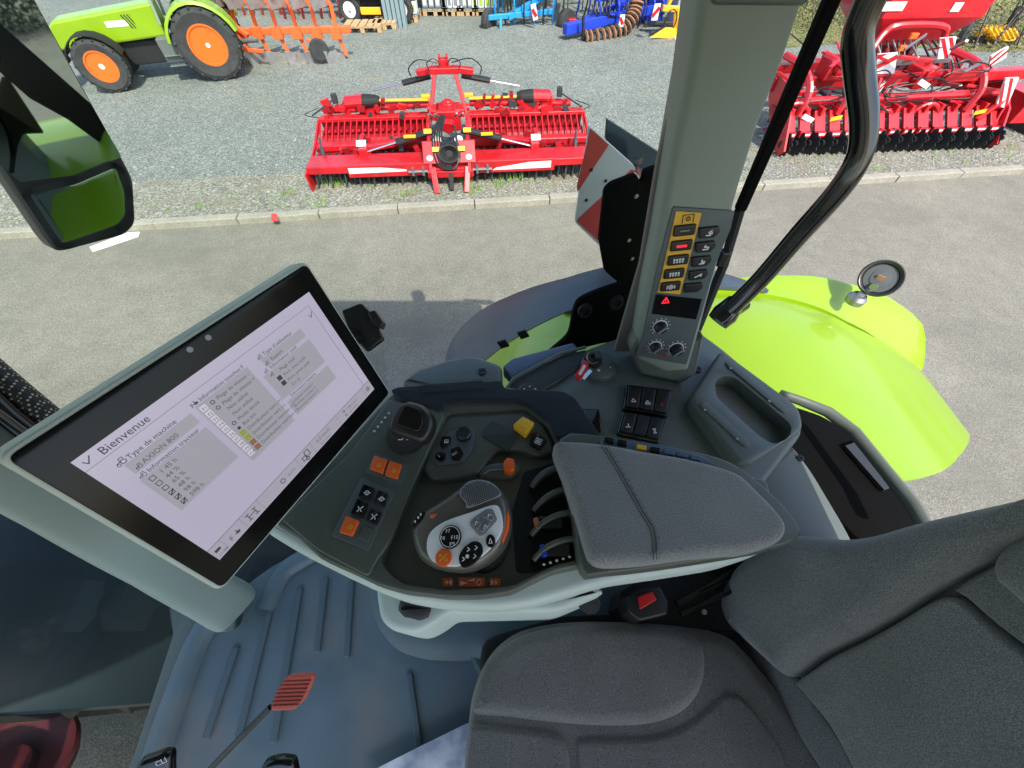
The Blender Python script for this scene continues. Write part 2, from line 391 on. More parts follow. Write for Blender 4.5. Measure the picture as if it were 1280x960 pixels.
    def build(s, name, m, parent=None, smooth_=False, bevel=0, **kw):
        me = bpy.data.meshes.new(name); org = ORG.get(parent.name, V()) if parent else V()
        me.from_pydata([(V(v) - org) for v in s.v], [], s.f); me.update()
        bm = bmesh.new(); bm.from_mesh(me); bmesh.ops.recalc_face_normals(bm, faces=bm.faces)
        bm.to_mesh(me); bm.free()
        mm = M(m) if isinstance(m, str) else m; me.materials.append(mm)
        if smooth_:
            me.polygons.foreach_set('use_smooth', [True] * len(me.polygons))
            try: me.set_sharp_from_angle(angle=R(smooth_ if smooth_ is not True else 38))
            except Exception: pass
        o = bpy.data.objects.new(name, me); COL.objects.link(o)
        if parent is not None: o.parent = parent; ORG[o.name] = org
        if bevel:
            b = o.modifiers.new('b', 'BEVEL'); b.width = bevel; b.segments = 2; b.limit_method = 'ANGLE'
        for k, v_ in kw.items(): o[k] = v_
        return o
def thing(name, label, cat, loc=(0, 0, 0), group=None, rotz=0.0):
    o = bpy.data.objects.new(name, None); COL.objects.link(o); o.location = loc; o.rotation_euler = (0, 0, rotz)
    o.empty_display_size = .1
    o['label'] = label; o['category'] = cat
    if group: o['group'] = group
    ORG[o.name] = V(loc) if not rotz else V()
    return o
def local_thing(name, label, cat, loc, rotz=0.0, group=None):   # parts are given in the thing's own axes
    o = thing(name, label, cat, loc, group, rotz); ORG[o.name] = V(); return o
def children(o): return [c for c in bpy.data.objects if c.parent == o]
def copy_tree(o, parent=None, **kw):
    c = o.copy(); COL.objects.link(c)
    if parent is not None: c.parent = parent
    for k, v_ in kw.items(): c[k] = v_
    for ch in children(o): copy_tree(ch, c)
    return c
# ======================= GROUND =======================
def sheet(name, pts, z, m, **kw):
    mb = MB(); mb.add([(x, y, z) for x, y in pts], [tuple(range(len(pts)))]); return mb.build(name, m, **kw)
def kerb_y(x): return 4.99 + (x) * 0.1165           # front face of the kerb line
sheet('road', [(-60, -40), (60, -40), (60, kerb_y(60)), (-60, kerb_y(-60))], 0.0, 'asphalt', kind='structure')
sheet('gravel_yard', [(-60, kerb_y(-60) + .5), (60, kerb_y(60) + .5), (60, 200), (-60, 200)], 0.055, 'gravel', kind='structure')
sheet('gravel_verge', [(-60, kerb_y(-60) + .1), (60, kerb_y(60) + .1), (60, kerb_y(60) + 1.15), (-60, kerb_y(-60) + 1.15)], 0.060, 'verge', kind='structure')
kb = MB(); 
for i in range(1): kb.box((0, kerb_y(0) + .06, -.02), (.1, .1, .02))
kerb = thing('kerb', '', '', (0, 0, 0)); del kerb['category']; del kerb['label']; kerb['kind'] = 'structure'
ks = MB(); ks.box((0, 0, .02), (.998, .12, .13)); ks_o = ks.build('kerb_stone', 'kerb_concrete', kerb, bevel=.012)
for i in range(26):
    o = ks_o if i == 0 else ks_o.copy()
    if i: COL.objects.link(o)
    x = -11 + i * 1.0; o.location = (x, kerb_y(x) + .06 + random.uniform(-.006, .006), random.uniform(-.006, .006)); o.rotation_euler = (0, 0, math.atan(.1165) + random.uniform(-.004, .004))
G0 = ZF(0.0)
pm = MB(); pm.slab(ZF(.087), smooth([ZF(.087).loc(*p) for p in [(339, 267), (346, 267), (348, 276), (339, 276)]], .02), .002, .004, 0)
pm.build('paint_mark', 'kerb_red', kerb)
rm = MB(); rm.slab(G0, [G0.loc(*p) for p in [(112, 309), (160, 291), (175, 290), (173, 296), (116, 315)]], .004, .004, 0)
rm.build('road_marking', 'white_paint', kind='structure')
gm = MB()
def tuft(x, y, n=26, h=.12, rad=.16, z=.05):
    for k in range(n):
        a = random.uniform(0, 6.28); rr = rad * random.random() ** .7; bx = x + rr * math.cos(a); by = y + rr * math.sin(a) * .6
        l = h * random.uniform(.5, 1.2); dx = random.uniform(-.5, .5) * l; dy = random.uniform(-.5, .5) * l; w_ = .006
        gm.add([(bx - w_, by, z), (bx + w_, by, z), (bx + dx, by + dy, z + l)], [(0, 1, 2)])
for (px, py, n) in [(420, 236, 40), (578, 232, 24), (625, 236, 20), (640, 231, 18), (400, 262, 14), (505, 250, 12), (590, 244, 20)]:
    q = G0.hit(px, py); tuft(q.x, q.y, n)
for k in range(110):
    x = random.uniform(-8, 12); y = kerb_y(x) + .2 + abs(random.gauss(0, .45)); tuft(x, y, random.randint(3, 9), .07, .08)
mat('grass_green', (.16, .30, .03), .7, var=(3, .4)); gm.build('grass', 'grass_green', kind='stuff')
st = MB()
for k in range(1100):
    x = random.uniform(-7, 9); y = kerb_y(x) + .16 + abs(random.gauss(0, 1.2)); r = random.uniform(.008, .022)
    st.lathe((x, y, .06), (random.uniform(-.3, .3), random.uniform(-.3, .3), 1), [(r * random.uniform(.7, 1.2), 0), (r * .8, r * .6), (0, r * .8)], 5)
mat('pebble', (.25, .26, .235), .85, var=(20, .5)); st.build('gravel', 'pebble', kind='stuff')

# ======================= OUR TRACTOR =======================
tr = thing('tractor', 'lime green tractor whose cab, fender and windows surround the driver seat in the foreground', 'tractor', (0, 0, 0))
FZ = 1.6
F0 = ZF(FZ)
# ---- floor mat ----
matpx = [(185, 962), (250, 785), (268, 765), (322, 720), (352, 700), (400, 690), (470, 690), (590, 690), (760, 700), (1000, 760), (1000, 1300), (60, 1300)]
mp = [F0.loc(*p) for p in matpx]
mb = MB(); mb.slab(F0, smooth(mp, .04), 0, .03, .004); fm = mb.build('floor_mat', 'mat_rubber', tr, smooth_=True)
# raised rim of the mat
def lip(path, w_, h, F=F0, name='mat_rim', m='mat_rubber'):
    q = [V(F.loc(*p)) for p in path]; mbb = MB(); L = spline(q, 5, False)
    rows = []
    for i, p in enumerate(L):
        a = V(L[max(i - 1, 0)]); b = V(L[min(i + 1, len(L) - 1)]); d = (b - a).normalized(); e = V((-d.y, d.x)); p = V(p)
        rows.append([F.w(*(p + e * (w_ * s_)), h * hh) for s_, hh in ((-.5, -.1), (-.42, .7), (-.25, 1), (.1, 1), (.35, .45), (.5, -.1))])
    mbb.grid(rows); return mbb.build(name, m, fm, smooth_=60)
lip([(184, 975), (214, 885), (243, 808), (262, 776), (276, 766)], .075, .03)
lip([(330, 762), (352, 718), (372, 702), (400, 688), (440, 680)], .06, .02)
for a, b in [((297, 808), (258, 924)), ((342, 748), (299, 924)), ((376, 735), (343, 929)), ((408, 722), (397, 816)), ((440, 726), (434, 822)), ((512, 842), (524, 932))]:
    A = V(F0.loc(*a)); B = V(F0.loc(*b)); d = (B - A).normalized(); e = V((-d.y, d.x)) * .0085
    mb = MB(); mb.slab(F0, smooth([tuple(A - e), tuple(B - e), tuple(B + e), tuple(A + e)], .006), .009, .009, .003); mb.build('mat_rib', 'mat_groove', fm, smooth_=True)
# little shoe scuffs are in the material; body panel left of the mat (cab floor edge, seal)
mb = MB(); mb.slab(F0, [F0.loc(*p) for p in [(172, 965), (243, 765), (253, 765), (186, 965)]], .012, .06, .004); mb.build('floor_seal', 'rubber', tr, smooth_=True)
FP = ZF(FZ + .02)
mb = MB(); mb.slab(FP, smooth([FP.loc(*p) for p in [(160, 965), (216, 793), (206, 735), (252, 764), (246, 782), (178, 965)]], .008), .0, .05, .004)
cp = mb.build('cab_corner_panel', 'trim_plastic', tr, smooth_=True)
mb = MB(); mb.lathe(FP.hit(230, 756), (0, 0, 1), [(.007, 0), (.007, .003), (.004, .004), (0, .004)], 12); mb.build('bolt', 'chrome', cp, smooth_=True)

# ---- floor level front: mudguard, front wheel seen through the low windscreen ----
c = V((-2.25, .10, .72)); ax = V((0, -1, 0))
mb = MB(); rows = []
for i in range(17):
    a = R(-12 + i * 9.0); row = []
    for j, (y, dr) in enumerate([(-.12, -.09), (-.11, -.03), (-.06, 0), (.1, .02), (.3, .03), (.5, .02), (.66, 0), (.70, -.03), (.71, -.09)]):
        row.append((c.x + math.cos(a) * (.86 + dr), y, c.z + math.sin(a) * (.86 + dr)))
    rows.append(row)
mb.grid(rows, -.02); fg = mb.build('front_mudguard', 'mudguard', tr, smooth_=True)
mb = MB(); mb.box((-1.2, -.05, .6), (.50, 1.1, .4)); mb.box((-2.2, -.75, 1.0), (2.0, .5, .7)); mb.build('chassis', 'black_matte', tr, bevel=.05)
fw = MB()
fw.lathe(c, ax, [(.40, -.22), (.60, -.27), (.71, -.23), (.74, 0), (.71, .23), (.60, .27), (.40, .22), (.40, -.22)], 40)
wo = fw.build('front_wheel', 'tyre_dark', tr, smooth_=True)
lg = MB()
for k in range(22):
    a = 2 * math.pi * k / 22
    for sd in (-1, 1):
        x = V((0, 0, 1)).cross(ax).normalized(); y = ax.cross(x); aa = a + (0 if sd > 0 else .14)
        p0 = c + (x * math.cos(aa) + y * math.sin(aa)) * .745; p1 = c + (x * math.cos(aa + .2) + y * math.sin(aa + .2)) * .71 + ax * sd * .25
        lg.bar(p0, p1, .045, .05, upv=(p0 - c))
lg.build('tread', 'tyre_dark', wo)
rm_ = MB(); rm_.lathe(c, ax, [(.405, .22), (.42, .275), (.385, .28), (.36, .16), (.30, .10), (.14, .08), (.10, .14), (0, .14)], 40); rm_.build('rim', 'wheel_red', wo, smooth_=True)

mb = MB(); hc = dep(-6, 968, 1.30); ha_ = V((.12, .50, .86)).normalized()  # added tilted disc, no real hub: makes the red ellipse in the low glass
mb.lathe(hc, ha_, [(.185, -.05), (.195, -.01), (.185, .0), (.165, -.005), (.14, -.03), (.09, -.035), (.08, .0), (.0, .005)], 40); mb.build('red_disc', 'wheel_red', wo, smooth_=50)
# ---- windscreen base: perforated blind, frame and glass on the left ----
# right front pillar: runs from the floor corner up and to the left
pA = dep(300, 640, .98); pB = dep(18, 470, .62); pC = dep(-160, 330, .48)
mb = MB(); 
mb.tube([dep(110, 565, .66), dep(20, 492, .60), dep(-60, 425, .56)], .020, 16)
pb = mb.build('perforated_cover', 'black_plastic', tr, smooth_=True)
nt = M('console_plastic')
def perf_mat():
    m = bpy.data.materials.new('perforated'); m.use_nodes = True; n = m.node_tree.nodes; l = m.node_tree.links; b = n['Principled BSDF']
    tc = n.new('ShaderNodeTexCoord'); vo = n.new('ShaderNodeTexVoronoi'); vo.inputs['Scale'].default_value = 190; vo.inputs['Randomness'].default_value = .05
    l.new(tc.outputs['Object'], vo.inputs[0]); r = n.new('ShaderNodeValToRGB'); r.color_ramp.elements[0].position = .28; r.color_ramp.elements[1].position = .34
    r.color_ramp.elements[0].color = (.50, .48, .42, 1); r.color_ramp.elements[1].color = (.012, .012, .013, 1); l.new(vo.outputs['Distance'], r.inputs[0]); l.new(r.outputs[0], b.inputs['Base Color'])
    b.inputs['Roughness'].default_value = .5; return m
pb.data.materials[0] = perf_mat()
mb = MB(); mb.tube([dep(100, 590, .64), dep(10, 520, .585), dep(-60, 455, .55)], .016, 12); mb.build('frame_seal', 'black_gloss', tr, smooth_=True)
mb = MB(); mb.tube([dep(40, 545, .56), dep(0, 516, .555), dep(-50, 480, .54)], .0035, 8); mb.build('frame_trim', 'joy_brown', tr, smooth_=True)
mb = MB(); mb.tube([dep(120, 640, .68), dep(20, 565, .60), dep(-70, 500, .55)], .028, 14); mb.build('front_pillar', 'trim_plastic', tr, smooth_=True)

# ---- side console (fixed to the cab wall) ----
SZ = 2.21; FS = ZF(SZ)
def sl(name, px, F=FS, top=0, th=.06, r=.006, rh=None, m='trim_plastic', par=tr, rr=.012, seg=3, sp=False, tilt=None):
    q = F.L(px) if not hasattr(F, 'isabs') else px
    mb = MB(); mb.slab(F, spline(q, 5) if sp else smooth(q, rr, 4), top, th, r, rh, seg, tilt); return mb.build(name, m, par, smooth_=True)
# wall: big base reaching down to the floor
side = sl('side_console', [(640, 482), (700, 448), (760, 425), (800, 412), (868, 408), (905, 435), (1000, 515), (1006, 540), (960, 600), (930, 640), (700, 640), (640, 560)], top=0, th=.5, r=.012, m='trim_plastic', rr=.02)
# rear part beside the seat
FR = ZF(SZ - .06)
rear = sl('rear_side_panel', [(945, 598), (990, 552), (1018, 590), (1060, 660), (1085, 710), (1000, 700), (930, 640)], F=FR, top=0, th=.45, r=.012, m='trim_plastic', rr=.02)
mb = MB(); mb.lathe(FR.hit(1000, 573), (0, 0, 1), [(.007, 0), (.007, .0025), (.003, .003), (.003, .0005), (0, .0005)], 14); mb.build('bolt', 'black_gloss', rear, smooth_=True)
# raised grip block with recess
FG = ZF(SZ + .035)
grip = sl('grip_block', [(862, 497), (885, 462), (902, 436), (1000, 508), (1006, 536), (938, 580), (925, 580)], F=FG, top=0, th=.07, r=.008, m='trim_plastic', rr=.018)
def carve(target, F, px, depth, rr, above=.02):
    c_ = MB(); c_.slab(F, smooth(F.L(px), rr, 4), above, depth + above, 0); co = c_.build('cutter', 'console_plastic', None)
    b_ = target.modifiers.new('b', 'BOOLEAN'); b_.operation = 'DIFFERENCE'; b_.object = co; b_.solver = 'EXACT'; co.location = -target.matrix_world.translation * 0
    dg_ = bpy.context.evaluated_depsgraph_get(); dg_.update(); me_ = bpy.data.meshes.new_from_object(target.evaluated_get(dg_)); target.modifiers.clear(); target.data = me_; bpy.data.objects.remove(co)
    v_ = target.modifiers.new('bv', 'BEVEL'); v_.width = .003; v_.segments = 2; v_.limit_method = 'ANGLE'; v_.angle_limit = R(50)
carve(grip, FG, [(896, 497), (893, 478), (903, 469), (918, 471), (990, 531), (988, 546), (968, 556), (950, 546)], .032, .012)
def pill(F, a, b, w_, name, m, par, top=.002, th=.003, r=.0015):
    A = V(F.loc(*a)); B = V(F.loc(*b)); d = (B - A).normalized(); n_ = V((-d.y, d.x)); pts = []
    for s_, cpt in ((1, B), (-1, A)):
        for k in range(9):
            t = -math.pi / 2 + math.pi * k / 8; pts.append(tuple(cpt + (d * math.cos(t) + n_ * math.sin(t)) * (w_ * s_)))
    mb = MB(); mb.slab(F, pts, top, th, r); return mb.build(name, m, par, smooth_=True)
pill(FG, (912, 456), (978, 511), .009, 'grip_inlay', 'trim_plastic', grip, top=.004)
pill(FG, (881, 508), (930, 553), .009, 'grip_inlay', 'trim_plastic', grip, top=.003, th=.005)
mb = MB()
for p in ((912, 462), (960, 503), (880, 514), (920, 550)): mb.disc(FG, FG.loc(*p), .0025, .0055, .002, 0, 8)
mb.build('marking', 'grey_print', grip)
mb = MB(); mb.lathe(FS.hit(872, 462), (0, 0, 1), [(.008, 0), (.008, .003), (.004, .003), (.003, .001), (0, .001)], 14); mb.build('bolt', 'black_gloss', side, smooth_=True)
# window sill edge / black seal going back and down to the fender
FB = ZF(SZ - .02)
mb = MB()
path = [FB.hit(*p) for p in [(975, 492), (1003, 502), (1035, 515), (1068, 540), (1108, 590), (1140, 630), (1160, 665)]]
mb.tube(path, [.008, .009, .010, .010, .010, .011, .011], 12, flat=1.3); mb.build('rear_window_frame', 'trim_plastic', tr, smooth_=True)
FB2 = ZF(SZ - .10)
mb = MB(); mb.slab(FB2, smooth(FB2.L([(985, 505), (1030, 520), (1070, 548), (1150, 655), (1090, 690), (1040, 640), (975, 560)]), .02), 0, .2, .004)
wl = mb.build('wheel_well_liner', 'bracket_black', tr, smooth_=True)
mb = MB(); mb.slab(FB2, FB2.L([(1052, 560), (1069, 554), (1118, 608), (1100, 615)]), .012, .01, .001); mb.build('label_plate', mat('plate_grey', (.025, .027, .032), .5), wl)

# storage bin left of the key
FBn = ZF(SZ + .01)
bin_o = sl('storage_bin', [(633, 486), (640, 474), (700, 443), (735, 436), (728, 455), (700, 475), (672, 492)], F=FBn, top=0, th=.02, r=.004, m=mat('bin_dark', (0.028, 0.034, 0.034), .5))
mb = MB(); mb.tube([FBn.up(.006).hit(*p) for p in [(634, 484), (642, 473), (700, 442), (732, 434)]], .0035, 8); mb.build('bin_lip', 'trim_plastic', bin_o, smooth_=True)
# sill ledge seen behind the armrest (left of the bin)
mb = MB(); mb.slab(FS, smooth(FS.L([(502, 484), (520, 468), (560, 455), (592, 450), (628, 462), (628, 486), (560, 498)]), .015), .02, .45, .012); sill = mb.build('window_sill', 'trim_plastic', tr, smooth_=True)
mb = MB(); mb.lathe(FS.up(.02).hit(603, 465), (0, 0, 1), [(.009, 0), (.009, .003), (.004, .003), (.003, .001), (0, .001)], 14); mb.build('bolt', 'black_gloss', sill, smooth_=True)
mb = MB(); mb.slab(FS, smooth(FS.L([(628, 462), (640, 452), (716, 432), (722, 440), (640, 476)]), .006), .012, .03, .004); mb.build('sill_trim', mat('sill_blue', (.08, .12, .19), .35), tr, smooth_=True)
# second dark panel below the glass: felt strip round control
FD = ZF(SZ + .045)
kn = MB(); kn.lathe(FD.hit(662, 489), (0, 0, 1), [(.024, -.03), (.024, -.004), (.020, 0), (0, .001)], 24); ko = kn.build('rotary_switch', 'black_plastic', side, smooth_=True)
mb = MB()
for (x, y) in ((655, 487), (662, 484), (669, 487)): mb.disc(FD, FD.loc(x, y), .0017, .003, .001, 0, 8)
mb.build('marking', 'white_print', ko)
# ignition
FI = ZF(SZ + .012)
mb = MB(); c = FI.hit(748, 456); mb.lathe(c, (0, 0, 1), [(.040, -.012), (.038, 0), (.034, .003), (0, .003)], 32); ig = mb.build('ignition_switch', 'panel_plastic', side, smooth_=True)
mb = MB(); c2 = c + V((-.012, .008, 0)); mb.lathe(c2, (-.12, -.1, 1), [(.020, 0), (.019, .018), (.016, .022), (.006, .022), (.005, .015), (0, .015)], 24); mb.build('ignition_barrel', 'black_plastic', ig, smooth_=True)
mb = MB()
for p in ((738, 462), (762, 461)): mb.line(FI.up(.003), [FI.loc(*p), tuple(V(FI.loc(*p)) + V((.003, .004)))], .0016)
q = FI.loc(748, 464); mb.rect(FI.up(.003), q[0] - .003, q[1] - .003, q[0] + .003, q[1] + .003); mb.build('marking', 'white_print', ig)
# hazard and light switches
SWF = FS
for (poly, n_, red) in (([(781, 484), (839, 491), (833, 524), (777, 515)], 3, (0, 2)), ([(777, 517), (831, 526), (822, 556), (770, 545)], 3, ())):
    q = SWF.L(poly); mb = MB(); mb.slab(SWF, smooth(q, .004), .012, .014, .003); sb = mb.build('switch_block', 'black_gloss', side, smooth_=True)
    A, B, C_, D = [V(p) for p in q]; H = SWF.up(.012)
    for k in range(n_):
        def bl(u_, v_): return tuple((A * (1 - u_) + B * u_) * (1 - v_) + (D * (1 - u_) + C_ * u_) * v_)
        u0 = .06 + k * .31; u1 = u0 + .27
        if n_ == 3 and not red and k == 1:
            m_ = 'black_matte'
        else: m_ = 'black_plastic'
        mb = MB(); mb.slab(H, smooth([bl(u0, .1), bl(u1, .1), bl(u1, .9), bl(u0, .9)], .002), .004, .004, .0015); bt = mb.build('rocker_switch', m_, sb, smooth_=True)
        Hk = H.up(.004)
        cc = V(bl((u0 + u1) / 2, .66)); mb = MB(); s_ = .0045
        if red:
            if k == 0: mb.line(Hk, [tuple(cc + V((-s_, -s_ * .8))), tuple(cc + V((s_, -s_ * .8))), tuple(cc + V((0, s_)))], .0013, closed=True)
            elif k == 1:
                mb.line(Hk, [tuple(cc + V((-s_ * .6, 0))), tuple(cc + V((-s_ * .2, s_))), tuple(cc + V((s_ * .5, s_ * .7)))], .0013); mb.line(Hk, [tuple(cc + V((-s_, -s_ * .1))), tuple(cc + V((s_, -s_ * .1))), tuple(cc + V((s_, -s_))), tuple(cc + V((-s_, -s_)))], .0014, closed=True)
            else: mb.line(Hk, [tuple(cc + V((s_ * .3, s_))), tuple(cc + V((-s_ * .3, 0))), tuple(cc + V((s_ * .4, 0))), tuple(cc + V((-s_ * .2, -s_)))], .0016)
        else:
            if k == 0: mb.line(Hk, [tuple(cc + V((-s_, -s_ * .6))), tuple(cc + V((s_, -s_ * .6)))], .0015); mb.line(Hk, [tuple(cc + V((0, -s_ * .6))), tuple(cc + V((s_ * .3, s_)))], .0018)
            elif k == 2: mb.line(Hk, [tuple(cc + V((-s_ * .6, s_))), tuple(cc + V((s_ * .6, s_))), tuple(cc + V((-s_ * .6, -s_))), tuple(cc + V((s_ * .6, -s_)))], .0016, closed=True)
            else: continue
        mb.build('switch_symbol', 'white_print' if (not red or k == 1 or k == 0) else 'sign_red', sb)
        if red and k in red:
            mb = MB(); mb.disc(Hk, tuple(cc), .0075, .0003, .0003, 0, 16)
            mb.build('switch_lens', mat('dark_red_lens', (.05, .005, .006), .3), sb)
mb = MB(); mb.slab(SWF, smooth(SWF.L([(726, 514), (748, 515), (751, 541), (733, 543)]), .003), .012, .014, .003); mb.build('socket_cover', 'black_gloss', side, smooth_=True)

# ---- pillar with the button panel ----
T0 = dep(938, 0, .435); B0 = CAM + ray(838, 455) * .80
up_ = (T0 - B0).normalized(); vr = XX - up_ * XX.dot(up_)
PF = Frame(B0, vr, up_)
pl = PF.L([(793, 450), (805, 380), (822, 300), (840, 200), (862, 90), (878, -20), (885, -80), (1035, -80), (1012, -10), (985, 70), (950, 160), (925, 240), (900, 330), (882, 395), (862, 465), (830, 468)])
mb = MB(); mb.slab(PF, smooth(pl, .012, 4), 0, .07, .012, .016, 4); pil = mb.build('cab_pillar', 'trim_pillar', tr, smooth_=True)
mb = MB(); mb.slab(PF, smooth(PF.L([(788, 442), (800, 420), (868, 430), (882, 420), (872, 470), (855, 482), (800, 470)]), .012), -.004, .09, .008); mb.build('pillar_foot', 'trim_plastic', tr, smooth_=True)
mb = MB(); mb.slab(PF, smooth(PF.L([(884, -60), (889, 3), (893, 6), (1002, 7), (1008, 2), (1030, -60)]), .005), .006, .07, .004); mb.build('pillar_head_trim', 'trim_plastic', pil, smooth_=True)
# dark printed edge of the glass along the pillar
mb = MB(); PFb = PF.up(-.05); mb.slab(PFb, PFb.L([(768, 440), (800, 330), (822, 200), (842, 120), (858, 50), (874, -30), (884, -60), (905, -60), (860, 90), (830, 300), (800, 440)]), 0, .01, .003)
def frit():
    m = bpy.data.materials.new('frit_dots'); m.use_nodes = True; n = m.node_tree.nodes; l = m.node_tree.links; b = n['Principled BSDF']
    b.inputs['Base Color'].default_value = (.14, .13, .12, 1); b.inputs['Roughness'].default_value = .5; return m
mb.build('glass_edge', frit(), pil, smooth_=True)
mb = MB(); mb.slab(PFb, smooth(PFb.L([(846, 112), (854, 108), (857, 118), (851, 148), (847, 152), (845, 130)]), .003), .01, .02, .003); mb.build('window_catch', 'black_plastic', pil, smooth_=True)
PN = PF.up(.001)
panel = MB(); panel.slab(PN, smooth(PN.L([(841, 258), (918, 263), (913, 285), (894, 330), (858, 455), (795, 444), (803, 420), (822, 330)]), .004), .002, .004, .001)
pan = panel.build('button_panel', 'panel_plastic', pil, smooth_=True)
N2 = PN.up(.003)
mb = MB(); mb.slab(N2, N2.L([(845, 264), (877, 266), (850, 368), (822, 365)]), .0006, .001, 0); mb.build('amber_strip', 'amber_print', pan)
mb = MB(); mb.slab(N2, N2.L([(820, 368), (877, 374), (870, 399), (815, 392)]), .0008, .001, 0); mb.build('indicator_window', 'black_gloss', pan)
mb = MB(); q = N2.loc(832, 375); mb.line(N2.up(.0012), [(q[0] - .006, q[1] - .005), (q[0] + .006, q[1] - .005), (q[0], q[1] + .006)], .0016, closed=True); mb.line(N2.up(.0012), [(q[0], q[1] - .003), (q[0], q[1] + .002)], .0012); mb.build('warning_symbol', 'red_lamp', pan)
mb = MB(); q = N2.loc(860, 273); H = N2.up(.0012)
mb.line(H, [(q[0] - .008, q[1] - .006), (q[0] - .008, q[1] + .006), (q[0] + .008, q[1] + .006), (q[0] + .008, q[1] - .006)], .001); mb.ring(H, q, .002, .0035)
mb.build('panel_symbol', 'dark_print', pan)
bl_ = [((855, 287), 0), ((851, 306), 1), ((847, 324), 2), ((842, 341), 3), ((837.5, 357), 4)]
for (p, k) in bl_:
    q = N2.loc(*p); w_, h_ = .0165, .0085
    mb = MB(); mb.slab(N2, smooth([(q[0] - w_, q[1] - h_), (q[0] + w_, q[1] - h_), (q[0] + w_, q[1] + h_), (q[0] - w_, q[1] + h_)], .003), .005, .005, .002); mb.build('push_button', 'black_plastic', pan, smooth_=True)
    H = N2.up(.005); mb = MB()
    if k == 1: [mb.ring(H, (q[0] + d, q[1]), .0012, .0022, seg=10) for d in (-.006, -.002, .002, .006)]
    elif k in (2, 3):
        for d in (-.007, -.0025, .002, .0065):
            mb.rect(H, q[0] + d - .0015, q[1] + .0003, q[0] + d + .0015, q[1] + .0035); mb.rect(H, q[0] + d - .001, q[1] - .0035, q[0] + d + .0016, q[1] - .0008)
    elif k == 4: mb.ring(H, q, .0028, .0042, seg=16); mb.disc(H, q, .0016, .0006, .0006, 0, 10); mb.rect(H, q[0] - .007, q[1] - .003, q[0] - .0055, q[1] + .003); mb.rect(H, q[0] + .0055, q[1] - .003, q[0] + .007, q[1] + .003)
    else: mb.rect(H, q[0] - .007, q[1] - .0008, q[0] + .007, q[1] + .0008, .0003)
    mb.build('button_symbol', 'red_lamp' if k == 1 else ('grey_print' if k == 0 else 'white_print'), pan)
for k, p in enumerate([(885.5, 290), (881, 308), (876, 326), (872, 343), (866, 359)]):
    q = N2.loc(*p); w_, h_ = .0165, .0085
    mb = MB(); mb.slab(N2, smooth([(q[0] - w_ * .8, q[1] - h_), (q[0] + w_ * .6, q[1] - h_), (q[0] + w_, q[1]), (q[0] + w_ * .8, q[1] + h_), (q[0] - w_, q[1] + h_)], .002), .004, .004, .0015); mb.build('push_button', 'black_plastic', pan, smooth_=True)
    if k < 4:
        H = N2.up(.004); mb = MB(); s_ = .004
        P = [[(-1, -.9), (.6, -.9), (-.2, .3), (.9, .9)], [(-1, -.8), (1, -.8), (.6, .2), (-.5, .1), (-.2, .9)], [(-.8, -.8), (1, -.8), (.1, -.2), (0, .9)], [(-1.3, -.7), (0, 0), (1.2, .7)]][k]
        mb.line(H, [(q[0] + a * s_, q[1] + b * s_) for a, b in P], .0018); mb.ring(H, (q[0] + s_ * .9, q[1] - s_ * .1), 0.0006, .0018, seg=10); mb.build('button_symbol', 'white_print', pan)
for (p, r) in (((825, 408), .0125), ((819, 433), .0115), ((845, 436), .0135)):
    q = N2.loc(*p); mb = MB()
    for k in range(11):
        a = R(-50 + k * 28); mb.disc(N2, (q[0] + (r + .005) * math.cos(a), q[1] + (r + .005) * math.sin(a)), .0012, .0006, .0006, 0, 6)
    mb.ring(N2, q, r - .0005, r + .0015, seg=26, a0=-60, a1=240); mb.build('dial_scale', 'white_print', pan)
    mb = MB(); mb.lathe(N2.w(*q), N2.n, [(r * .95, 0), (r * .85, .010), (r * .7, .012), (0, .012)], 24); kb = mb.build('dial', 'black_plastic', pan, smooth_=True)
    mb = MB(); mb.line(N2.up(.012), [(q[0] - r * .4, q[1] - r * .4), (q[0] + r * .6, q[1] + r * .5)], r * .3, .003, .003); mb.build('dial_pointer', 'joy_mesh', pan)
mb = MB(); q = N2.loc(817, 447); mb.text(N2, q, 'CLAAS', .0095, -.08); mb.build('lettering', mat('red_print', (.75, .05, .03), .5), pan)
mb = MB(); q = N2.loc(832, 443); mb.text(N2, q, 'MIN  MAX', .0045, -.08); q = N2.loc(812, 441); mb.text(N2, q, 'OFF', .0045, -.08); mb.build('lettering', 'white_print', pan)

# ---- rear fender ----
FC = V((.72, 0, .95))
def interp(tb, x):
    for (a, va), (b, vb) in zip(tb, tb[1:]):
        if x <= b:
            t = max(0, (x - a) / (b - a)); return va + (vb - va) * t
    return tb[-1][1]
RT = [(0, 1.16), (15, 1.12), (32, 1.06), (95, 1.05), (118, 1.06), (132, 1.10), (150, 1.09), (180, 1.04)]
YO = [(0, 1.10), (38, 1.06), (61, 1.08), (98, 1.06), (115, 1.04), (128, 1.0), (140, .92), (150, .83), (158, .76), (165, .74)]
YI = [(0, .42), (95, .34), (105, .36), (115, .43), (125, .53), (135, .63), (145, .70), (158, .74)]
YE = [(0, 1.50), (20, 1.50), (31, 1.48), (45, 1.38), (60, 1.30), (72, 1.28), (88, 1.21), (95, 1.15), (100, 1.06)]
def soft(tb, x): return sum(interp(tb, max(tb[0][0], min(tb[-1][0], x + d_))) for d_ in (-6, -4, -2, 0, 2, 4, 6)) / 7
def fpt(x_, y, dr=0.0):   # point on the wheel arch at angle (degrees from horizontal front)
    a = R(x_); q = interp(RT, x_) + dr; return V((FC.x - math.cos(a) * q, y, FC.z + math.sin(a) * q))
rows = []
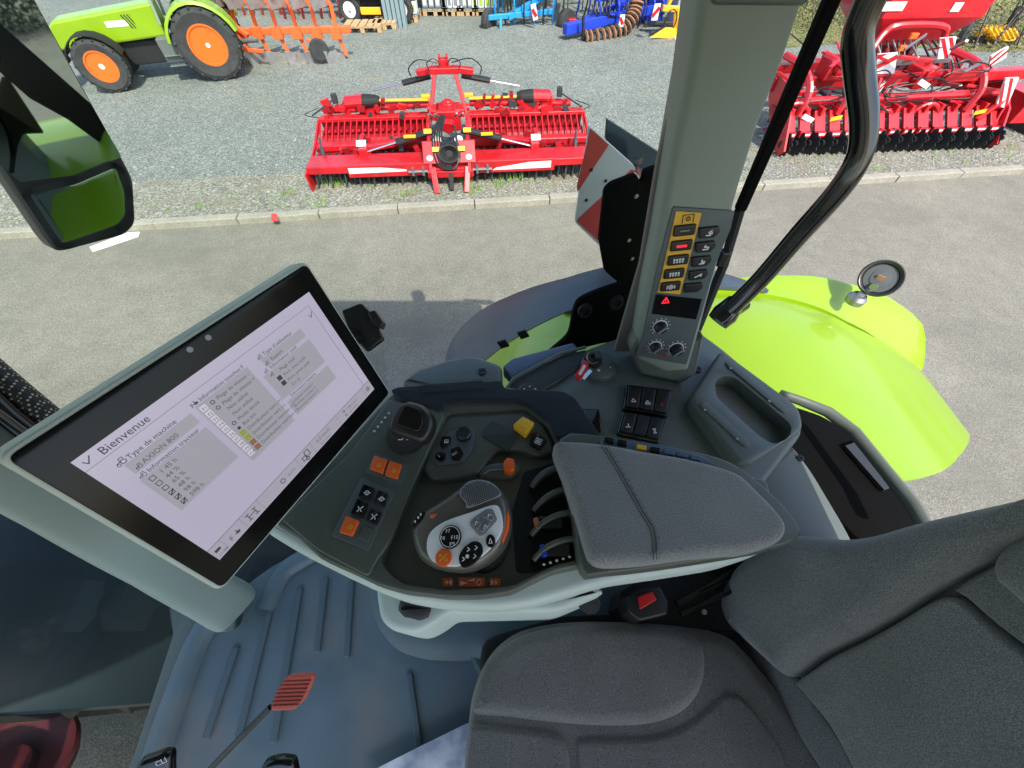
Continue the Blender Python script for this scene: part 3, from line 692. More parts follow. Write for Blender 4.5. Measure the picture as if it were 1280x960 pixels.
for i in range(78):
    t = 6 + i * 2.0; yo = soft(YO, t); yi = min(soft(YI, t), yo - .008); n_ = 12; row = []
    for j in range(n_ + 1):
        u_ = j / n_; y = yi + (yo - yi) * (u_ ** .8)
        dr = .02 - .05 * max(0, (u_ - .55) / .45) ** 2.2 * (1 if t > 60 else .4)
        if t > 140: dr -= .03 * ((t - 140) / 20) ** 2
        row.append(fpt(t, y, dr))
    row.append(fpt(t, yo + .004, dr - (.05 if t > 95 else .02))); rows.append(row)
mb = MB(); mb.grid(rows, -.012); fen = mb.build('rear_fender', 'lime_paint', tr, smooth_=50)
rows = []
FE = [(84, 1.08), (93, 1.11), (103, 1.14), (115, 1.15), (126, 1.11), (135, 1.03), (142, .95), (146, .90)]
for i in range(25):       # outer widening
    t = 84 + i * 62 / 24; y0 = soft(YO, t) - .02; y1 = max(y0 + .012, soft(FE, t))
    D = interp([(84, 0), (95, .0), (105, .02), (115, .06), (125, .10), (134, .12), (141, .08), (146, .02)], t)
    rows.append([fpt(t, y0, -.012), fpt(t, y0 + (y1 - y0) * .25, -.012 + D * .18), fpt(t, y0 + (y1 - y0) * .6, -.012 + D * .62), fpt(t, y0 + (y1 - y0) * .9, -.01 + D * .98), fpt(t, y1, -.012 + D), fpt(t, y1 + .006, D - .06)])
mb = MB(); mb.grid(rows, -.012); mb.build('fender_flare', 'lime_paint', fen, smooth_=60)
rows = []
for i in range(24):       # dark plastic extension in front and outside
    t = 2 + i * 4.2
    i0 = interp(YO, t) - .02; o0 = max(i0 + .03, interp(YE, t))
    rows.append([fpt(t, i0, .006), fpt(t, (i0 + o0) / 2, .0), fpt(t, o0 - .03, -.015), fpt(t, o0, -.04), fpt(t, o0 + .006, -.09)])
mb = MB(); mb.grid(rows, -.012); mb.build('fender_extension', 'fender_plastic', fen, smooth_=60)
# rear wheel under the fender
rw = MB(); c = V((.72, .90, .93)); rw.lathe(c, (0, 1, 0), [(.50, -.26), (.74, -.31), (.86, -.27), (.88, 0), (.86, .27), (.74, .31), (.50, .26), (.50, -.26)], 48)
rwo = rw.build('rear_wheel', 'tyre', tr, smooth_=True)
lg = MB()
for k in range(26):
    a = 2 * math.pi * k / 26
    for sd in (-1, 1):
        aa = a + (0 if sd > 0 else .12)
        p0 = c + V((math.cos(aa), 0, math.sin(aa))) * .90; p1 = c + V((math.cos(aa + .17), 0, math.sin(aa + .17))) * .875 + V((0, sd * .28, 0)); lg.bar(p0, p1, .05, .06, upv=(p0 - c))
lg.build('tread', 'tyre', rwo)
mb = MB(); mb.lathe(c, (0, 1, 0), [(.53, .25), (.55, .28), (.50, .28), (.46, .12), (.2, .10), (.15, .2), (0, .2)], 40); mb.build('rim', 'wheel_orange', rwo, smooth_=True)
# inner wall of the fender
mb = MB(); rows = [[fpt(10 + i * 4.2, .43, -.03), fpt(10 + i * 4.2, .42, -.5)] for i in range(26)]
mb.grid(rows, .012); mb.build('fender_inner_wall', 'black_matte', fen)
# work lamp on the fender
mb = MB(); lb = fpt(84, 1.36, .02)
LB = dep(1072, 372, 1.35); LC = dep(1101, 348, 1.30)
mb.lathe(LB, (0, 0, 1), [(.028, -.02), (.030, .0), (.022, .012), (0, .014)], 18); mb.tube([LB + V((0, 0, .005)), LB + V((.03, .01, .05)), LC + V((-.02, -.02, -.02))], .012, 8)
wl_ = mb.build('work_lamp', 'steel', tr, smooth_=True)
la = (CAM - LC).normalized() + V((.25, .1, 0)); la.normalize()
mb = MB(); mb.lathe(LC, la, [(0, -.055), (.035, -.05), (.054, -.025), (.060, .0), (.056, .006), (.050, .004), (.046, -.006), (0, -.010)], 30); hs = mb.build('lamp_housing', 'black_plastic', wl_, smooth_=50)
mb = MB(); mb.lathe(LC, la, [(.045, -.004), (.030, -.0085), (.028, -.002), (0, -.001)], 28); mb.build('lamp_lens', mat('lens_grey', (.09, .10, .105), .3, metal=.2), wl_, smooth_=40)
LF = Frame(LC, la.cross(V((0, 0, 1))), V((0, 0, 1)))
if LF.n.dot(la) < 0: LF = Frame(LC, -LF.u, LF.v)
mb = MB(); mb.rect(LF, -.012, -.010, .010, .010, .003, .004); mb.build('lamp_insert', 'rust', wl_)
# ---- grab rail (bent tube) and window strut, gasket ----
mb = MB(); pts = [dep(907, 392, .74), dep(950, 350, .69), dep(1000, 292, .62), dep(1048, 238, .56), dep(1074, 195, .53), dep(1080, 150, .505), dep(1074, 90, .475), dep(1072, 45, .45), dep(1085, 5, .43), dep(1115, -60, .40)]
P3 = [V(p) for p in spline([tuple(p) for p in pts], 5, False)]; mb.tube(P3, .0155, 16); hr = mb.build('grab_rail', 'tube_black', tr, smooth_=True)
mb = MB(); mb.tube([dep(921, 376, .735), dep(906, 393, .745), dep(897, 402, .75)], [.0165, .024, .021], 14)
mb.tube([dep(903, 395, .76), dep(903, 395, .76) + V((.05, .035, 0))], .017, 12); mb.build('rail_foot', 'tube_black', hr, smooth_=True)
mb = MB(); mb.bar(dep(925, 262, .78), dep(1052, -30, .50), .020, .018, (0, 1, 0)); fr_ = mb.build('window_frame', 'bracket_black', tr, bevel=.004)
mb = MB(); mb.tube([dep(925, 262, .78), dep(905, 330, .86), dep(868, 420, .93)], .010, 8); mb.build('frame_seal', 'rubber', tr, smooth_=True)
mb = MB(); mb.box(dep(903, 322, .84), (.02, .02, .035)); mb.build('window_hinge', 'black_plastic', tr, bevel=.003)

# ---- side window glass ----
def pane(name, pts, m='window_glass'):
    mb = MB(); mb.add(pts, [tuple(range(len(pts)))]); return mb.build(name, m, tr)
bot = [V((-.93, -1.05, 1.5)), V((-.925, .10, 1.5)), V((-.38, .36, 1.5)), V((-.30, .60, 2.2)), V((.40, .66, 2.2))]
top = [V((-1.05, -1.1, 2.97)), V((-.98, .66, 2.97)), V((-.32, .72, 2.97)), V((-.32, .72, 2.97)), V((.42, .70, 2.97))]
pane('windscreen', [bot[0], bot[1], top[1], top[0]], 'windscreen_glass')
pane('front_side_window', [bot[1], bot[2], bot[3], top[2], top[1]], 'windscreen_glass')
pane('side_window', [bot[3], bot[4], top[4], top[3]])
# ---- exterior brackets and hazard boards ----
BF = Frame(dep(790, 330, 1.02), (1, .35, 0), (.05, 0, 1))
mb = MB(); mb.slab(BF, smooth(BF.L([(757, 238), (765, 230), (797, 218), (800, 228), (804, 226), (806, 214), (880, 190), (890, 400), (830, 440), (815, 410), (795, 372), (757, 340), (750, 300)]), .008), 0, .012, .002)
brk = mb.build('bracket_plate', 'bracket_black', tr, smooth_=True)
mb = MB()
for p in ((795, 245), (786, 300), (790, 323), (785, 355)): mb.lathe(BF.hit(*p), BF.n, [(.005, 0), (.005, .002), (0, .003)], 8)
mb.build('bolt', 'steel', brk, smooth_=True)
BG = Frame(dep(760, 400, .98), (1, .2, 0), (0, .3, 1))
mb = MB(); mb.slab(BG, smooth(BG.L([(717, 392), (722, 376), (745, 365), (790, 350), (850, 330), (850, 440), (760, 428), (710, 440), (640, 470), (628, 474), (680, 447), (712, 420)]), .02), 0, .015, .004)
mb2 = mb.build('lower_bracket', 'bracket_black', tr, smooth_=True)
mb = MB()
for p in ((731, 388), (770, 378)): mb.lathe(BG.hit(*p), BG.n, [(.020, 0), (.018, .006), (.010, .006), (.009, .001), (0, .001)], 16)
mb.build('rubber_plug', 'black_plastic', mb2, smooth_=True)
for p in ((629, 430), (654, 418)):
    mb = MB(); q = dep(p[0], p[1], .95); mb.box(q, (.022, .004, .024), Matrix.Rotation(R(-25), 3, 'Y')); mb.build('glass_clip', 'black_matte', tr)
HF = Frame(dep(757, 232, 1.35), (1, .22, 0), (0, -.12, 1))
hexp = [(737, 158), (792, 207), (795, 212), (752, 307), (748, 306), (719, 278)]
mb = MB(); mb.slab(HF, smooth(HF.L(hexp), .01), 0, .012, .001); hz = mb.build('hazard_board', 'sign_white', tr, label='red and white hazard board outside the window beside the pillar')
H = HF.up(.0012)
for poly in ([(738, 161), (761, 181), (722, 240), (721, 232)], [(789, 212), (794, 213), (775, 250), (751, 304), (722, 277), (722, 274)]):
    mb = MB(); mb.slab(H, H.L(poly), .0006, .001, 0); mb.build('red_stripe', 'sign_red', hz)
mb = MB()
for p in ((739, 212), (733, 250), (757, 226)): mb.lathe(H.hit(*p), H.n, [(.006, 0), (.005, .004), (0, .004)], 8)
mb.build('bolt', 'black_plastic', hz)
H2 = Frame(dep(790, 185, 1.5), (1, .25, 0), (0, -.1, 1))
mb = MB(); mb.slab(H2, smooth(H2.L([(759, 149), (826, 192), (826, 212), (800, 222), (757, 175)]), .008), 0, .012, .002); mb.build('hazard_board', 'mudguard', tr, label='dark back of the second hazard board')
mb = MB(); mb.bar(dep(760, 215, 1.38), dep(800, 200, 1.5), .02, .02); mb.bar(dep(800, 210, 1.5), dep(820, 260, 1.1), .02, .02); mb.build('board_arm', 'black_plastic', tr)

# ---- wing mirror ----
MF = Frame(dep(95, 180, 1.05), V((.465, .885, 0)), V((-.02, 0, 1)))
mo = [(30, -30), (62, 30), (103, 105), (150, 190), (168, 225), (171, 280), (158, 294), (84, 314), (72, 315), (60, 302), (0, 212), (-50, 140), (-130, -30)]
mq = MF.L(mo)
mb = MB(); mb.slab(MF, smooth(mq, .02, 4), 0, .06, .010, .014); wm = mb.build('wing_mirror', 'black_plastic', tr, smooth_=True)
H = MF.up(.001)
mb = MB(); mb.slab(H, smooth(H.L([(28, -30), (58, 30), (99, 105), (146, 186), (152, 196), (100, 218), (24, 228), (0, 205), (-45, 135), (-125, -30)]), .010), .001, .001, 0); mb.build('mirror_glass', 'mirror_glass', wm)
# lower wide angle glass: gently domed
q = smooth(H.L([(140, 205), (150, 210), (160, 240), (161, 270), (150, 284), (84, 307), (72, 306), (28, 240), (90, 226)]), .014, 4)
mb = MB(); mb.slab(H, q, .003, .003, .022, .0018, 6); mb.build('wide_angle_glass', 'mirror_glass', wm, smooth_=75)
mb = MB(); mb.line(H, q, .016, .0065, .008, closed=True); mb.build('glass_surround', 'black_matte', wm)
mb = MB(); mb.tube([MF.w(-.05, .2, -.05), MF.w(-.1, .35, -.2), V((-1.2, .75, 3.0))], .02, 10); mb.build('mirror_arm', 'tube_black', wm, smooth_=True)

# ---- cab shell outside the frame: roof, far pillars, hood (they shade and are mirrored) ----
mb = MB(); mb.slab(ZF(3.22), smooth([(-1.35, .93), (.86, .93), (.92, -1.30), (-1.35, -1.30)], .12, 5), 0, .24, .04); rf = mb.build('cab_roof', mat('roof_grey', (.35, .37, .36), .5), tr, smooth_=True)
mb = MB(); bp = V((.30, .78, 3.22)); mb.cyl(bp, bp + V((0, 0, .22)), .012); mb.lathe(bp + V((0, 0, .22)), (0, 0, 1), [(.06, 0), (.07, .04), (.065, .12), (.03, .15), (0, .155)], 18); mb.build('beacon', 'orange', rf, smooth_=True)
mb = MB(); mb.bar((.86, -1.05, 1.9), (.80, -1.05, 3.0), .10, .12); mb.bar((-1.25, -1.0, 1.5), (-1.15, -1.1, 3.0), .06, .08); mb.bar((.1, -1.15, 1.5), (.1, -1.15, 3.0), .09, .10); mb.build('cab_frame', 'trim_pillar', tr, bevel=.01)
mb = MB(); mb.slab(ZF(1.56), [(-.93, .5), (.9, .5), (.9, -1.1), (-.93, -1.1)], 0, .12, .01); mb.build('cab_floor', 'black_matte', tr)
mb = MB(); mb.box((-2.9, -.95, 1.6), (3.0, .42, .55)); mb.box((-2.9, -.95, 1.3), (3.0, .5, .5)); mb.build('hood', 'lime_paint', tr, bevel=.08)
# ======================= TOUCH DISPLAY =======================
SO = CAM + V((-0.34688, 0.12844, -0.28592))
SU = V((0.38086, 0.91405, -0.13950)); SVd = V((0.28613, -0.25997, -0.92225))
SC = Frame(SO, SU, -SVd)              # a to the right, b up, normal towards the viewer
if SC.n.dot(CAM - SO) < 0: SC.n = -SC.n
class SFrame(Frame): pass
disp = thing('touch_display', 'large black-framed touch display tilted over the console, its lit page headed Bienvenue', 'display', tuple(SO))
q = [(-.0185, .0275), (.281, .0275), (.281, -.185), (-.0185, -.185)]
mb = MB(); mb.slab(SC, smooth([(-.0215, .0305), (.2835, .0305), (.2835, -.188), (-.0215, -.188)], .010, 5), -.001, .020, .003); mb.build('housing', 'console_light', disp, smooth_=True)
# back hump of the housing and its left rail
mb = MB(); mb.slab(SC, smooth([(.0, .02), (.27, .02), (.26, -.17), (.01, -.17)], .02, 4), -.02, .022, .004); mb.build('rear_cover', 'console_plastic', disp, smooth_=True)
mb = MB(); mb.slab(SC, smooth([(-.018, .027), (.280, .027), (.280, -.1845), (-.018, -.1845)], .007, 5), .0015, .004, .0015); bz = mb.build('bezel', mat('bezel_black', (.004, .0045, .004), .16, spec=.25), disp, smooth_=True)
mb = MB(); mb.rect(SC, 0, -.159, .261, 0, .0020, .0008); scr = mb.build('screen', mat('screen_lit', (.05, .05, .06), .15, emit=(.172, .158, .205, 1)), disp)
S1 = SC.up(.0021)
def em(n, c, k=1.0): return mat(n, (.03, .03, .03), .3, emit=(*c, k * .47))
em('scr_grey', (.31, .30, .345), .9); em('scr_dark', (.03, .03, .04), .9); em('scr_line', (.16, .15, .18), .9); em('scr_mid', (.33, .305, .37), .95); em('scr_white', (.50, .47, .55), 1)
em('scr_olive', (.25, .28, .03), .9); em('scr_brown', (.22, .11, .06), .9); em('scr_text', (.07, .07, .085), .9)
mb = MB()
for (a0, b0, a1, b1) in [(.018, -.0265, .0805, -.0385), (.0155, -.0455, .0805, -.0915), (.0865, -.0245, .148, -.1065), (.1635, -.0275, .2235, -.0385), (.154, -.0435, .2245, -.0785), (.155, -.0835, .2235, -.1045)]:
    mb.rect(S1, a0, b1, a1, b0, .0001, .0001)
mb.build('menu_box', 'scr_grey', scr)
mb = MB()
mb.rect(S1, 0, -.0126, .250, -.0122, .0002, .0002); mb.rect(S1, .2495, -.142, .2500, -.0126, .0002, .0002); mb.rect(S1, 0, -.1425, .261, -.1418, .0002, .0002)
for a in (.013, .037, .060, .118, .142, .190, .244): mb.rect(S1, a, -.158, a + .0004, -.1425, .0002, .0002)
mb.build('menu_line', 'scr_line', scr)
mb = MB(); mb.rect(S1, 0, -.158, .261, -.1425, .0001, .0001); mb.build('status_bar', 'scr_mid', scr)
S2 = S1.up(.0003)
mb = MB()
for i in range(10): mb.rect(S2, .0882, -.0333 - i * .0075, .0945, -.0272 - i * .0075, .0001, .0001)
mb.build('key_tile', 'scr_white', scr)
S3 = S1.up(.0005)
class Each:
    def __init__(s, name, m): s.n, s.m = name, m
    def __getattr__(s, k):
        def f(*a_, **kw): mb_ = MB(); getattr(mb_, k)(*a_, **kw); mb_.build(s.n, s.m, scr)
        return f
T = Each('lettering', 'scr_dark')
T.text(S3, (.0155, -.0098), 'Bienvenue', .0098); T = Each('icon', 'scr_dark'); T.line(S3, [(.004, -.005), (.006, -.0085), (.010, -.0035)], .0008, .0001, .0001); T.line(S3, [(.242, -.021), (.244, -.025), (.248, -.019)], .0007, .0001, .0001)
T = Each('lettering', 'scr_dark')
for at, s_, z_ in [((.0235, -.0252), 'Type de machine', .0064), ((.0245, -.0445), 'Information tracteur', .0060), ((.0935, -.0232), 'Information touches F', .0058), ((.1690, -.0262), 'Type d\'utilisateur', .0060), ((.1655, -.0423), 'Information outil', .0058), ((.163, -.0822), 'Information batterie', .0050)]: T.text(S3, at, s_, z_)
T = Each('lettering', 'scr_text')
for at, s_, z_ in [((.0275, -.0360), 'AXION 800', .0066)] + [((.0290, -.0525 - i * .0071), s_, .0062) for i, s_ in enumerate(['1 45 h', '44 %', '65 %', '48 h', '98 h', '598 h'])] + \
    [((.1055, -.0325 - i * .0075), s_, .0056) for i, s_ in enumerate(['Plage de vitesse -', 'Plage de vitesse +', 'Non utilisé', 'Non utilisé', 'Mode étroit', 'But km', 'Distributeur vert (+)', 'Distributeur vert (-)', 'Distributeur marron (+)', 'Distributeur marron (-)'])] + \
    [((.1725, -.0358), 'Expert', .0060)] + [((.1725, -.0510 - i * .0075), s_, .0054) for i, s_ in enumerate(['Plage outil', 'Port. avec outil', 'Port. prise outil', '0.1 m'])] + \
    [((.158, -.0895 - i * .0055), s_, .0044) for i, s_ in enumerate(['Compteur horaire 1', 'Données tracteur 2', 'Données tracteur 3'])] + \
    [((.150, -.1500), '0.0 km/h', .0066), ((.151, -.1562), '2241 tr/min', .0038), ((.100, -.152), 'AUTO', .0042), ((.208, -.1492), '1 900 tr/min', .0040), ((.208, -.1555), '160.0 km/h', .0038), ((.0025, -.1565), '11:08', .0045), ((.0185, -.1545), 'F', .0080)]: T.text(S3, at, s_, z_)
for i in range(10): T.text(S3, (.0893, -.0322 - i * .0075), 'F%d' % (i + 1), .0046)
I = Each('icon', 'scr_dark')
def tract(a, b, s_):
    I = MB(); I.ring(S3, (a - s_ * .5, b - s_ * .35), s_ * .22, s_ * .34, .0001, .0001, 12); I.ring(S3, (a + s_ * .4, b - s_ * .2), s_ * .36, s_ * .50, .0001, .0001, 14)
    I.line(S3, [(a - s_ * .7, b), (a, b + s_ * .1), (a + s_ * .1, b + s_ * .7), (a + s_ * .7, b + s_ * .7), (a + s_ * .7, b + s_ * .3)], s_ * .12, .0001, .0001); I.build('icon', 'scr_dark', scr)
for a, b, s_ in [(.0185, -.0225, .0045), (.0235, -.0345, .0032), (.020, -.0425, .0035), (.1645, -.0245, .0035), (.1665, -.0345, .0028), (.160, -.0405, .003), (.1625, -.0475, .0028)]: tract(a, b, s_)
for i in range(6):
    b = -.0505 - i * .0071; I.line(S3, [(.0205, b - .002), (.0205, b + .002), (.0245, b + .002), (.0245, b - .002)], .0006, .0001, .0001, True)
    if i > 2: I.line(S3, [(.021, b - .0015), (.025, b + .0020)], .0012, .0001, .0001)
for b in (-.031, -.0385, -.061): I.ring(S3, (.1005, b), .0014, .0022, .0001, .0001, 12)
I.disc(S3, (.1005, -.0685), .0018, .0001, .0001, 0, 10)
for i in (0, 1): I.rect(S3, .1640, -.0590 - i * .0075, .1695, -.0535 - i * .0075, .0001, .0001)
# hand, driveline, tractor pair, clock, gear in the status bar
def hand(a, b, s_): I = MB(); I.rect(S3, a - s_ * .4, b - s_ * .5, a + s_ * .5, b + s_ * .2, .0001, .0001); I.rect(S3, a - s_ * .35, b, a - s_ * .12, b + s_ * .8, .0001, .0001); I.line(S3, [(a - s_ * .8, b), (a - s_ * .3, b - s_ * .4)], s_ * .22, .0001, .0001); I.build('icon', 'scr_dark', scr)
hand(.0285, -.1515, .004); hand(.0900, -.0215, .0034); I.text(S3, (.0845, -.0240), 'F', .006)
for a in (.044, .053): 
    I.line(S3, [(a - .0022, -.1465), (a + .0022, -.1465)], .0009, .0001, .0001); I.line(S3, [(a - .0022, -.1540), (a + .0022, -.1540)], .0009, .0001, .0001); I.line(S3, [(a, -.1465), (a, -.154)], .0009, .0001, .0001)
I.line(S3, [(.044, -.150), (.053, -.150)], .0009, .0001, .0001)
I.line(S3, [(.124, -.154), (.124, -.149), (.129, -.149), (.129, -.154)], .0009, .0001, .0001, True); I.line(S3, [(.130, -.152), (.130, -.145), (.136, -.145), (.136, -.152)], .0009, .0001, .0001, True); I.ring(S3, (.130, -.155), .0014, .0024, .0001, .0001, 12)
I.ring(S3, (.0925, -.1505), .0022, .0031, .0001, .0001, 14); I.ring(S3, (.2520, -.1505), .0014, .0024, .0001, .0001, 12); I.ring(S3, (.203, -.147), .001, .0018, .0001, .0001, 10); I.ring(S3, (.203, -.1535), .001, .0018, .0001, .0001, 10)
for k in range(8):
    a = k * math.pi / 4; I.line(S3, [(.252 + .0024 * math.cos(a), -.1505 + .0024 * math.sin(a)), (.252 + .0034 * math.cos(a), -.1505 + .0034 * math.sin(a))], .0006, .0001, .0001)
I.rect(S3, .003, -.1505, .009, -.1475, .0001, .0001)
for i, m_ in ((6, 'scr_olive'), (7, 'scr_olive'), (8, 'scr_brown'), (9, 'scr_brown')):
    mb = MB(); mb.rect(S3, .0970, -.0333 - i * .0075, .1035, -.0272 - i * .0075, .0001, .0001); mb.build('colour_tile', m_, scr)
for p in ((259, 422), (236, 437)):
    q = SC.loc(*p); mb = MB(); mb.disc(SC.up(.0012), q, .0028, .001, .001, 0, 16); mb.build('sensor', 'joy_mesh', bz)
# arm: tapered beam under the left side of the display, down to the floor mat
a0 = dep(-60, 600, .31); a1 = dep(140, 700, .46); a2 = dep(303, 762, 1.04)
mb = MB()
pth = [dep(-70, 566, .37), dep(60, 634, .45), dep(190, 704, .62), dep(282, 754, .96), dep(286, 757, 1.13)]
pr = [.017, .021, .034, .058, .068]
P_ = [V(p) for p in spline([tuple(p) for p in pth], 6, False)]; pw = [.018, .024, .034, .056, .062]; vv = []; NS = 28
for i, p in enumerate(P_ + [P_[-1]]):
    j = min(i, len(P_) - 1); g_ = min(j / 6, 3.999); w0 = pw[int(g_)] * (1 - g_ % 1) + pw[int(g_) + 1] * (g_ % 1)
    t = (P_[min(j + 1, len(P_) - 1)] - P_[max(j - 1, 0)]).normalized(); vw = (CAM - p); vw = (vw - t * vw.dot(t)).normalized(); sd = t.cross(vw)
    if i == len(P_): w0 *= .8; p = p + t * .01
    for k in range(NS):
        c_, s_ = math.cos(2 * math.pi * k / NS), math.sin(2 * math.pi * k / NS)
        vv.append(p + sd * (math.copysign(abs(c_) ** .5, c_) * w0) + vw * (math.copysign(abs(s_) ** .5, s_) * w0 * .62))
n_ = len(P_) + 1
mb.add(vv, [(i * NS + k, i * NS + (k + 1) % NS, (i + 1) * NS + (k + 1) % NS, (i + 1) * NS + k) for i in range(n_ - 1) for k in range(NS)] + [tuple(range(NS)), tuple((n_ - 1) * NS + k for k in range(NS))])
mb.build('arm', mat('arm_plastic', (.34, .43, .40), .45, bump=(2000, .00005)), disp, smooth_=60)
# phone holder behind the display
PH = Frame(dep(452, 408, .62), (1, .15, 0), (0, .8, .6)); 
mb = MB(); mb.slab(PH, smooth(PH.L([(426, 388), (451, 378), (464, 391), (479, 424), (458, 440), (436, 415)]), .004), 0, .014, .003); ph = mb.build('phone_holder', 'black_plastic', disp, smooth_=True)
mb = MB(); mb.slab(PH, smooth(PH.L([(461, 391), (470, 388), (481, 404), (478, 412), (468, 407)]), .003), .010, .02, .003); mb.build('clamp_jaw', 'black_plastic', ph, smooth_=True)
mb = MB(); mb.cyl(PH.hit(445, 405) + V((0, 0, -.03)), SC.w(.25, -.06, -.035), .012); mb.build('holder_stem', 'black_plastic', ph, smooth_=True)

# ======================= ARMREST CONSOLE =======================
CZ = 2.33; FCn = ZF(CZ)
con = thing('armrest_console', 'dark green-grey armrest console with drive lever, buttons and pale grey rim beside the seat', 'console', (0, .25, CZ))
def cs(name, px, m, F=FCn, top=0, th=.02, r=.003, rh=None, rr=.008, par=None, seg=3, n=4, sm=True):
    mb = MB(); mb.slab(F, smooth(F.L(px), rr, n), top, th, r, rh, seg); return mb.build(name, m, par or con, smooth_=sm)
# pale rim body
FL = ZF(CZ - .024)
rim = cs('rim_body', [(338, 650), (330, 664), (372, 690), (420, 714), (462, 734), (505, 750), (560, 759), (620, 762), (660, 757), (705, 745), (760, 728), (830, 718), (905, 706), (955, 690), (985, 672), (900, 600), (720, 560), (560, 520), (440, 560)], 'console_light', F=FL, top=0, th=.045, r=.012, rr=.02, seg=4)
# dark shell with the joystick well cut out
shell_px = [(343, 655), (372, 672), (400, 698), (440, 716), (471, 731), (506, 741), (560, 747), (600, 747), (640, 741), (667, 727), (695, 714), (725, 708), (800, 706), (900, 694), (975, 668), (960, 600), (760, 545), (748, 549), (712, 496), (628, 482), (489, 491), (440, 545)]
mb = MB(); mb.slab(FCn, smooth(FCn.L(shell_px), .008, 3), 0, .034, .005, seg=3)
shell = mb.build('shell', 'console_plastic', con, smooth_=True)
FW_ = ZF(CZ - .022)
well_px = [(560, 516), (656, 511), (684, 532), (696, 556), (735, 690), (722, 700), (695, 706), (662, 722), (640, 733), (560, 738), (505, 731), (487, 718), (474, 700), (500, 640), (540, 556)]
cut = MB(); cut.slab(FCn, smooth(FCn.L(well_px), .010, 4), .02, .042, 0)
cutter = cut.build('cutter', 'console_plastic', None)
bm_ = shell.modifiers.new('b', 'BOOLEAN'); bm_.operation = 'DIFFERENCE'; bm_.object = cutter; bm_.solver = 'EXACT'
dg = bpy.context.evaluated_depsgraph_get(); dg.update()
nm = bpy.data.meshes.new_from_object(shell.evaluated_get(dg)); shell.modifiers.clear(); shell.data = nm
bv = shell.modifiers.new('bv', 'BEVEL'); bv.width = .0022; bv.segments = 2; bv.limit_method = 'ANGLE'; bv.angle_limit = R(50)
bpy.data.objects.remove(cutter)
# raised left panel (sloping slab carrying the orange switches)
LP = cs('left_panel', [(352, 650), (440, 565), (487, 500), (554, 514), (556, 520), (520, 600), (487, 680), (470, 703), (462, 722), (400, 690)], 'console_plastic', top=.004, th=.008, r=.003)
# felt strip along the window side
cs('felt_strip', [(489, 491), (500, 487), (627, 479), (631, 489), (703, 492), (718, 500), (750, 549), (740, 552), (695, 551), (683, 527), (658, 507), (640, 503), (575, 503), (558, 506), (553, 516), (500, 500)], 'felt', top=.010, th=.02, r=.003, rr=.006)
cs('felt_inlay', [(528, 486), (604, 480), (606, 490), (530, 496)], 'felt', top=.012, th=.004, r=.001, rr=.002)
# plateau with round controls and the tray
PT = cs('control_plateau', [(552, 530), (566, 518), (600, 514), (652, 513), (676, 530), (690, 556), (692, 572), (668, 575), (650, 566), (620, 568), (600, 596), (570, 604), (540, 604), (530, 590)], 'console_plastic', F=FW_, top=.016, th=.016, r=.006, rr=.012)
FPT = FW_.up(.0165)
cs('button_pod', [(556, 545), (572, 535), (590, 534), (595, 545), (590, 565), (578, 579), (548, 582), (541, 576)], 'panel_plastic', F=FPT, top=.002, th=.003, r=.001, rr=.006, par=PT)
mb = MB(); mb.lathe(FPT.w(*FPT.loc(580, 545), .002), (0, 0, 1), [(.0125, 0), (.012, .008), (.010, .010), (0, .0095)], 24); mb.build('knob', 'black_plastic', PT, smooth_=True)
H = FPT.up(.002)
for px, icon in (([(553, 545), (564, 546), (563, 555), (554, 562), (549, 557)], 'pic'), ([(563, 562), (574, 558), (580, 567), (575, 576), (565, 576)], 'esc'), (None, 'i')):
    mb = MB()
    if px: mb.slab(H, smooth(H.L(px), .003), .003, .003, .0012)
    else: mb.disc(H, H.loc(551, 571), .0085, .003, .003, .001, 20)
    b_ = mb.build('push_button', 'black_gloss', PT, smooth_=True); mb = MB(); K = H.up(.003)
    if icon == 'pic': q = K.loc(558, 552); mb.line(K, [(q[0] - .003, q[1] - .002), (q[0] + .003, q[1] - .002), (q[0] + .003, q[1] + .003), (q[0] - .003, q[1] + .003)], .0008, closed=True); mb.line(K, [(q[0] - .002, q[1] - .001), (q[0], q[1] + .001), (q[0] + .002, q[1] - .001)], .0008)
    elif icon == 'esc': q = K.loc(566, 570); mb.text(K, q, 'ESC', .0056, .6)
    else: q = K.loc(549, 572); mb.text(K, q, 'i', .008, .6)
    mb.build('button_symbol', 'white_print', PT)
cs('tray_cover', [(615, 526), (649, 544), (634, 565), (602, 545)], mat('tray_plastic', (.033, .045, .038), .45), F=FPT, top=.0015, th=.003, r=.001, rr=.003, par=PT)
# yellow PTO switch with guard
K = FPT
yb = cs('pto_button', [(641, 536), (653, 525), (668, 533), (657, 548)], 'yellow_plastic', F=K, top=.014, th=.014, r=.003, rr=.003, par=PT)
cs('pto_button_cap', [(648, 535), (654, 530), (662, 534), (656, 541)], 'yellow_plastic', F=K, top=.0165, th=.004, r=.001, rr=.002, par=PT)
cs('pto_switch', [(664, 543), (670, 540), (684, 552), (674, 564), (661, 556)], 'black_gloss', F=K, top=.006, th=.008, r=.002, rr=.003, par=PT)
mb = MB(); H = K.up(.006); q = H.loc(673, 551.5); mb.ring(H, q, .0022, .0034, seg=16); mb.disc(H, q, .0012, .0006, .0006, 0, 8)
for a in (20, 110, 200, 290): mb.line(H, [(q[0] + .0052 * math.cos(R(a - 35)), q[1] + .0052 * math.sin(R(a - 35))), (q[0] + .0068 * math.cos(R(a)), q[1] + .0068 * math.sin(R(a))), (q[0] + .0052 * math.cos(R(a + 35)), q[1] + .0052 * math.sin(R(a + 35)))], .0009)
mb.build('switch_symbol', 'white_print', PT)
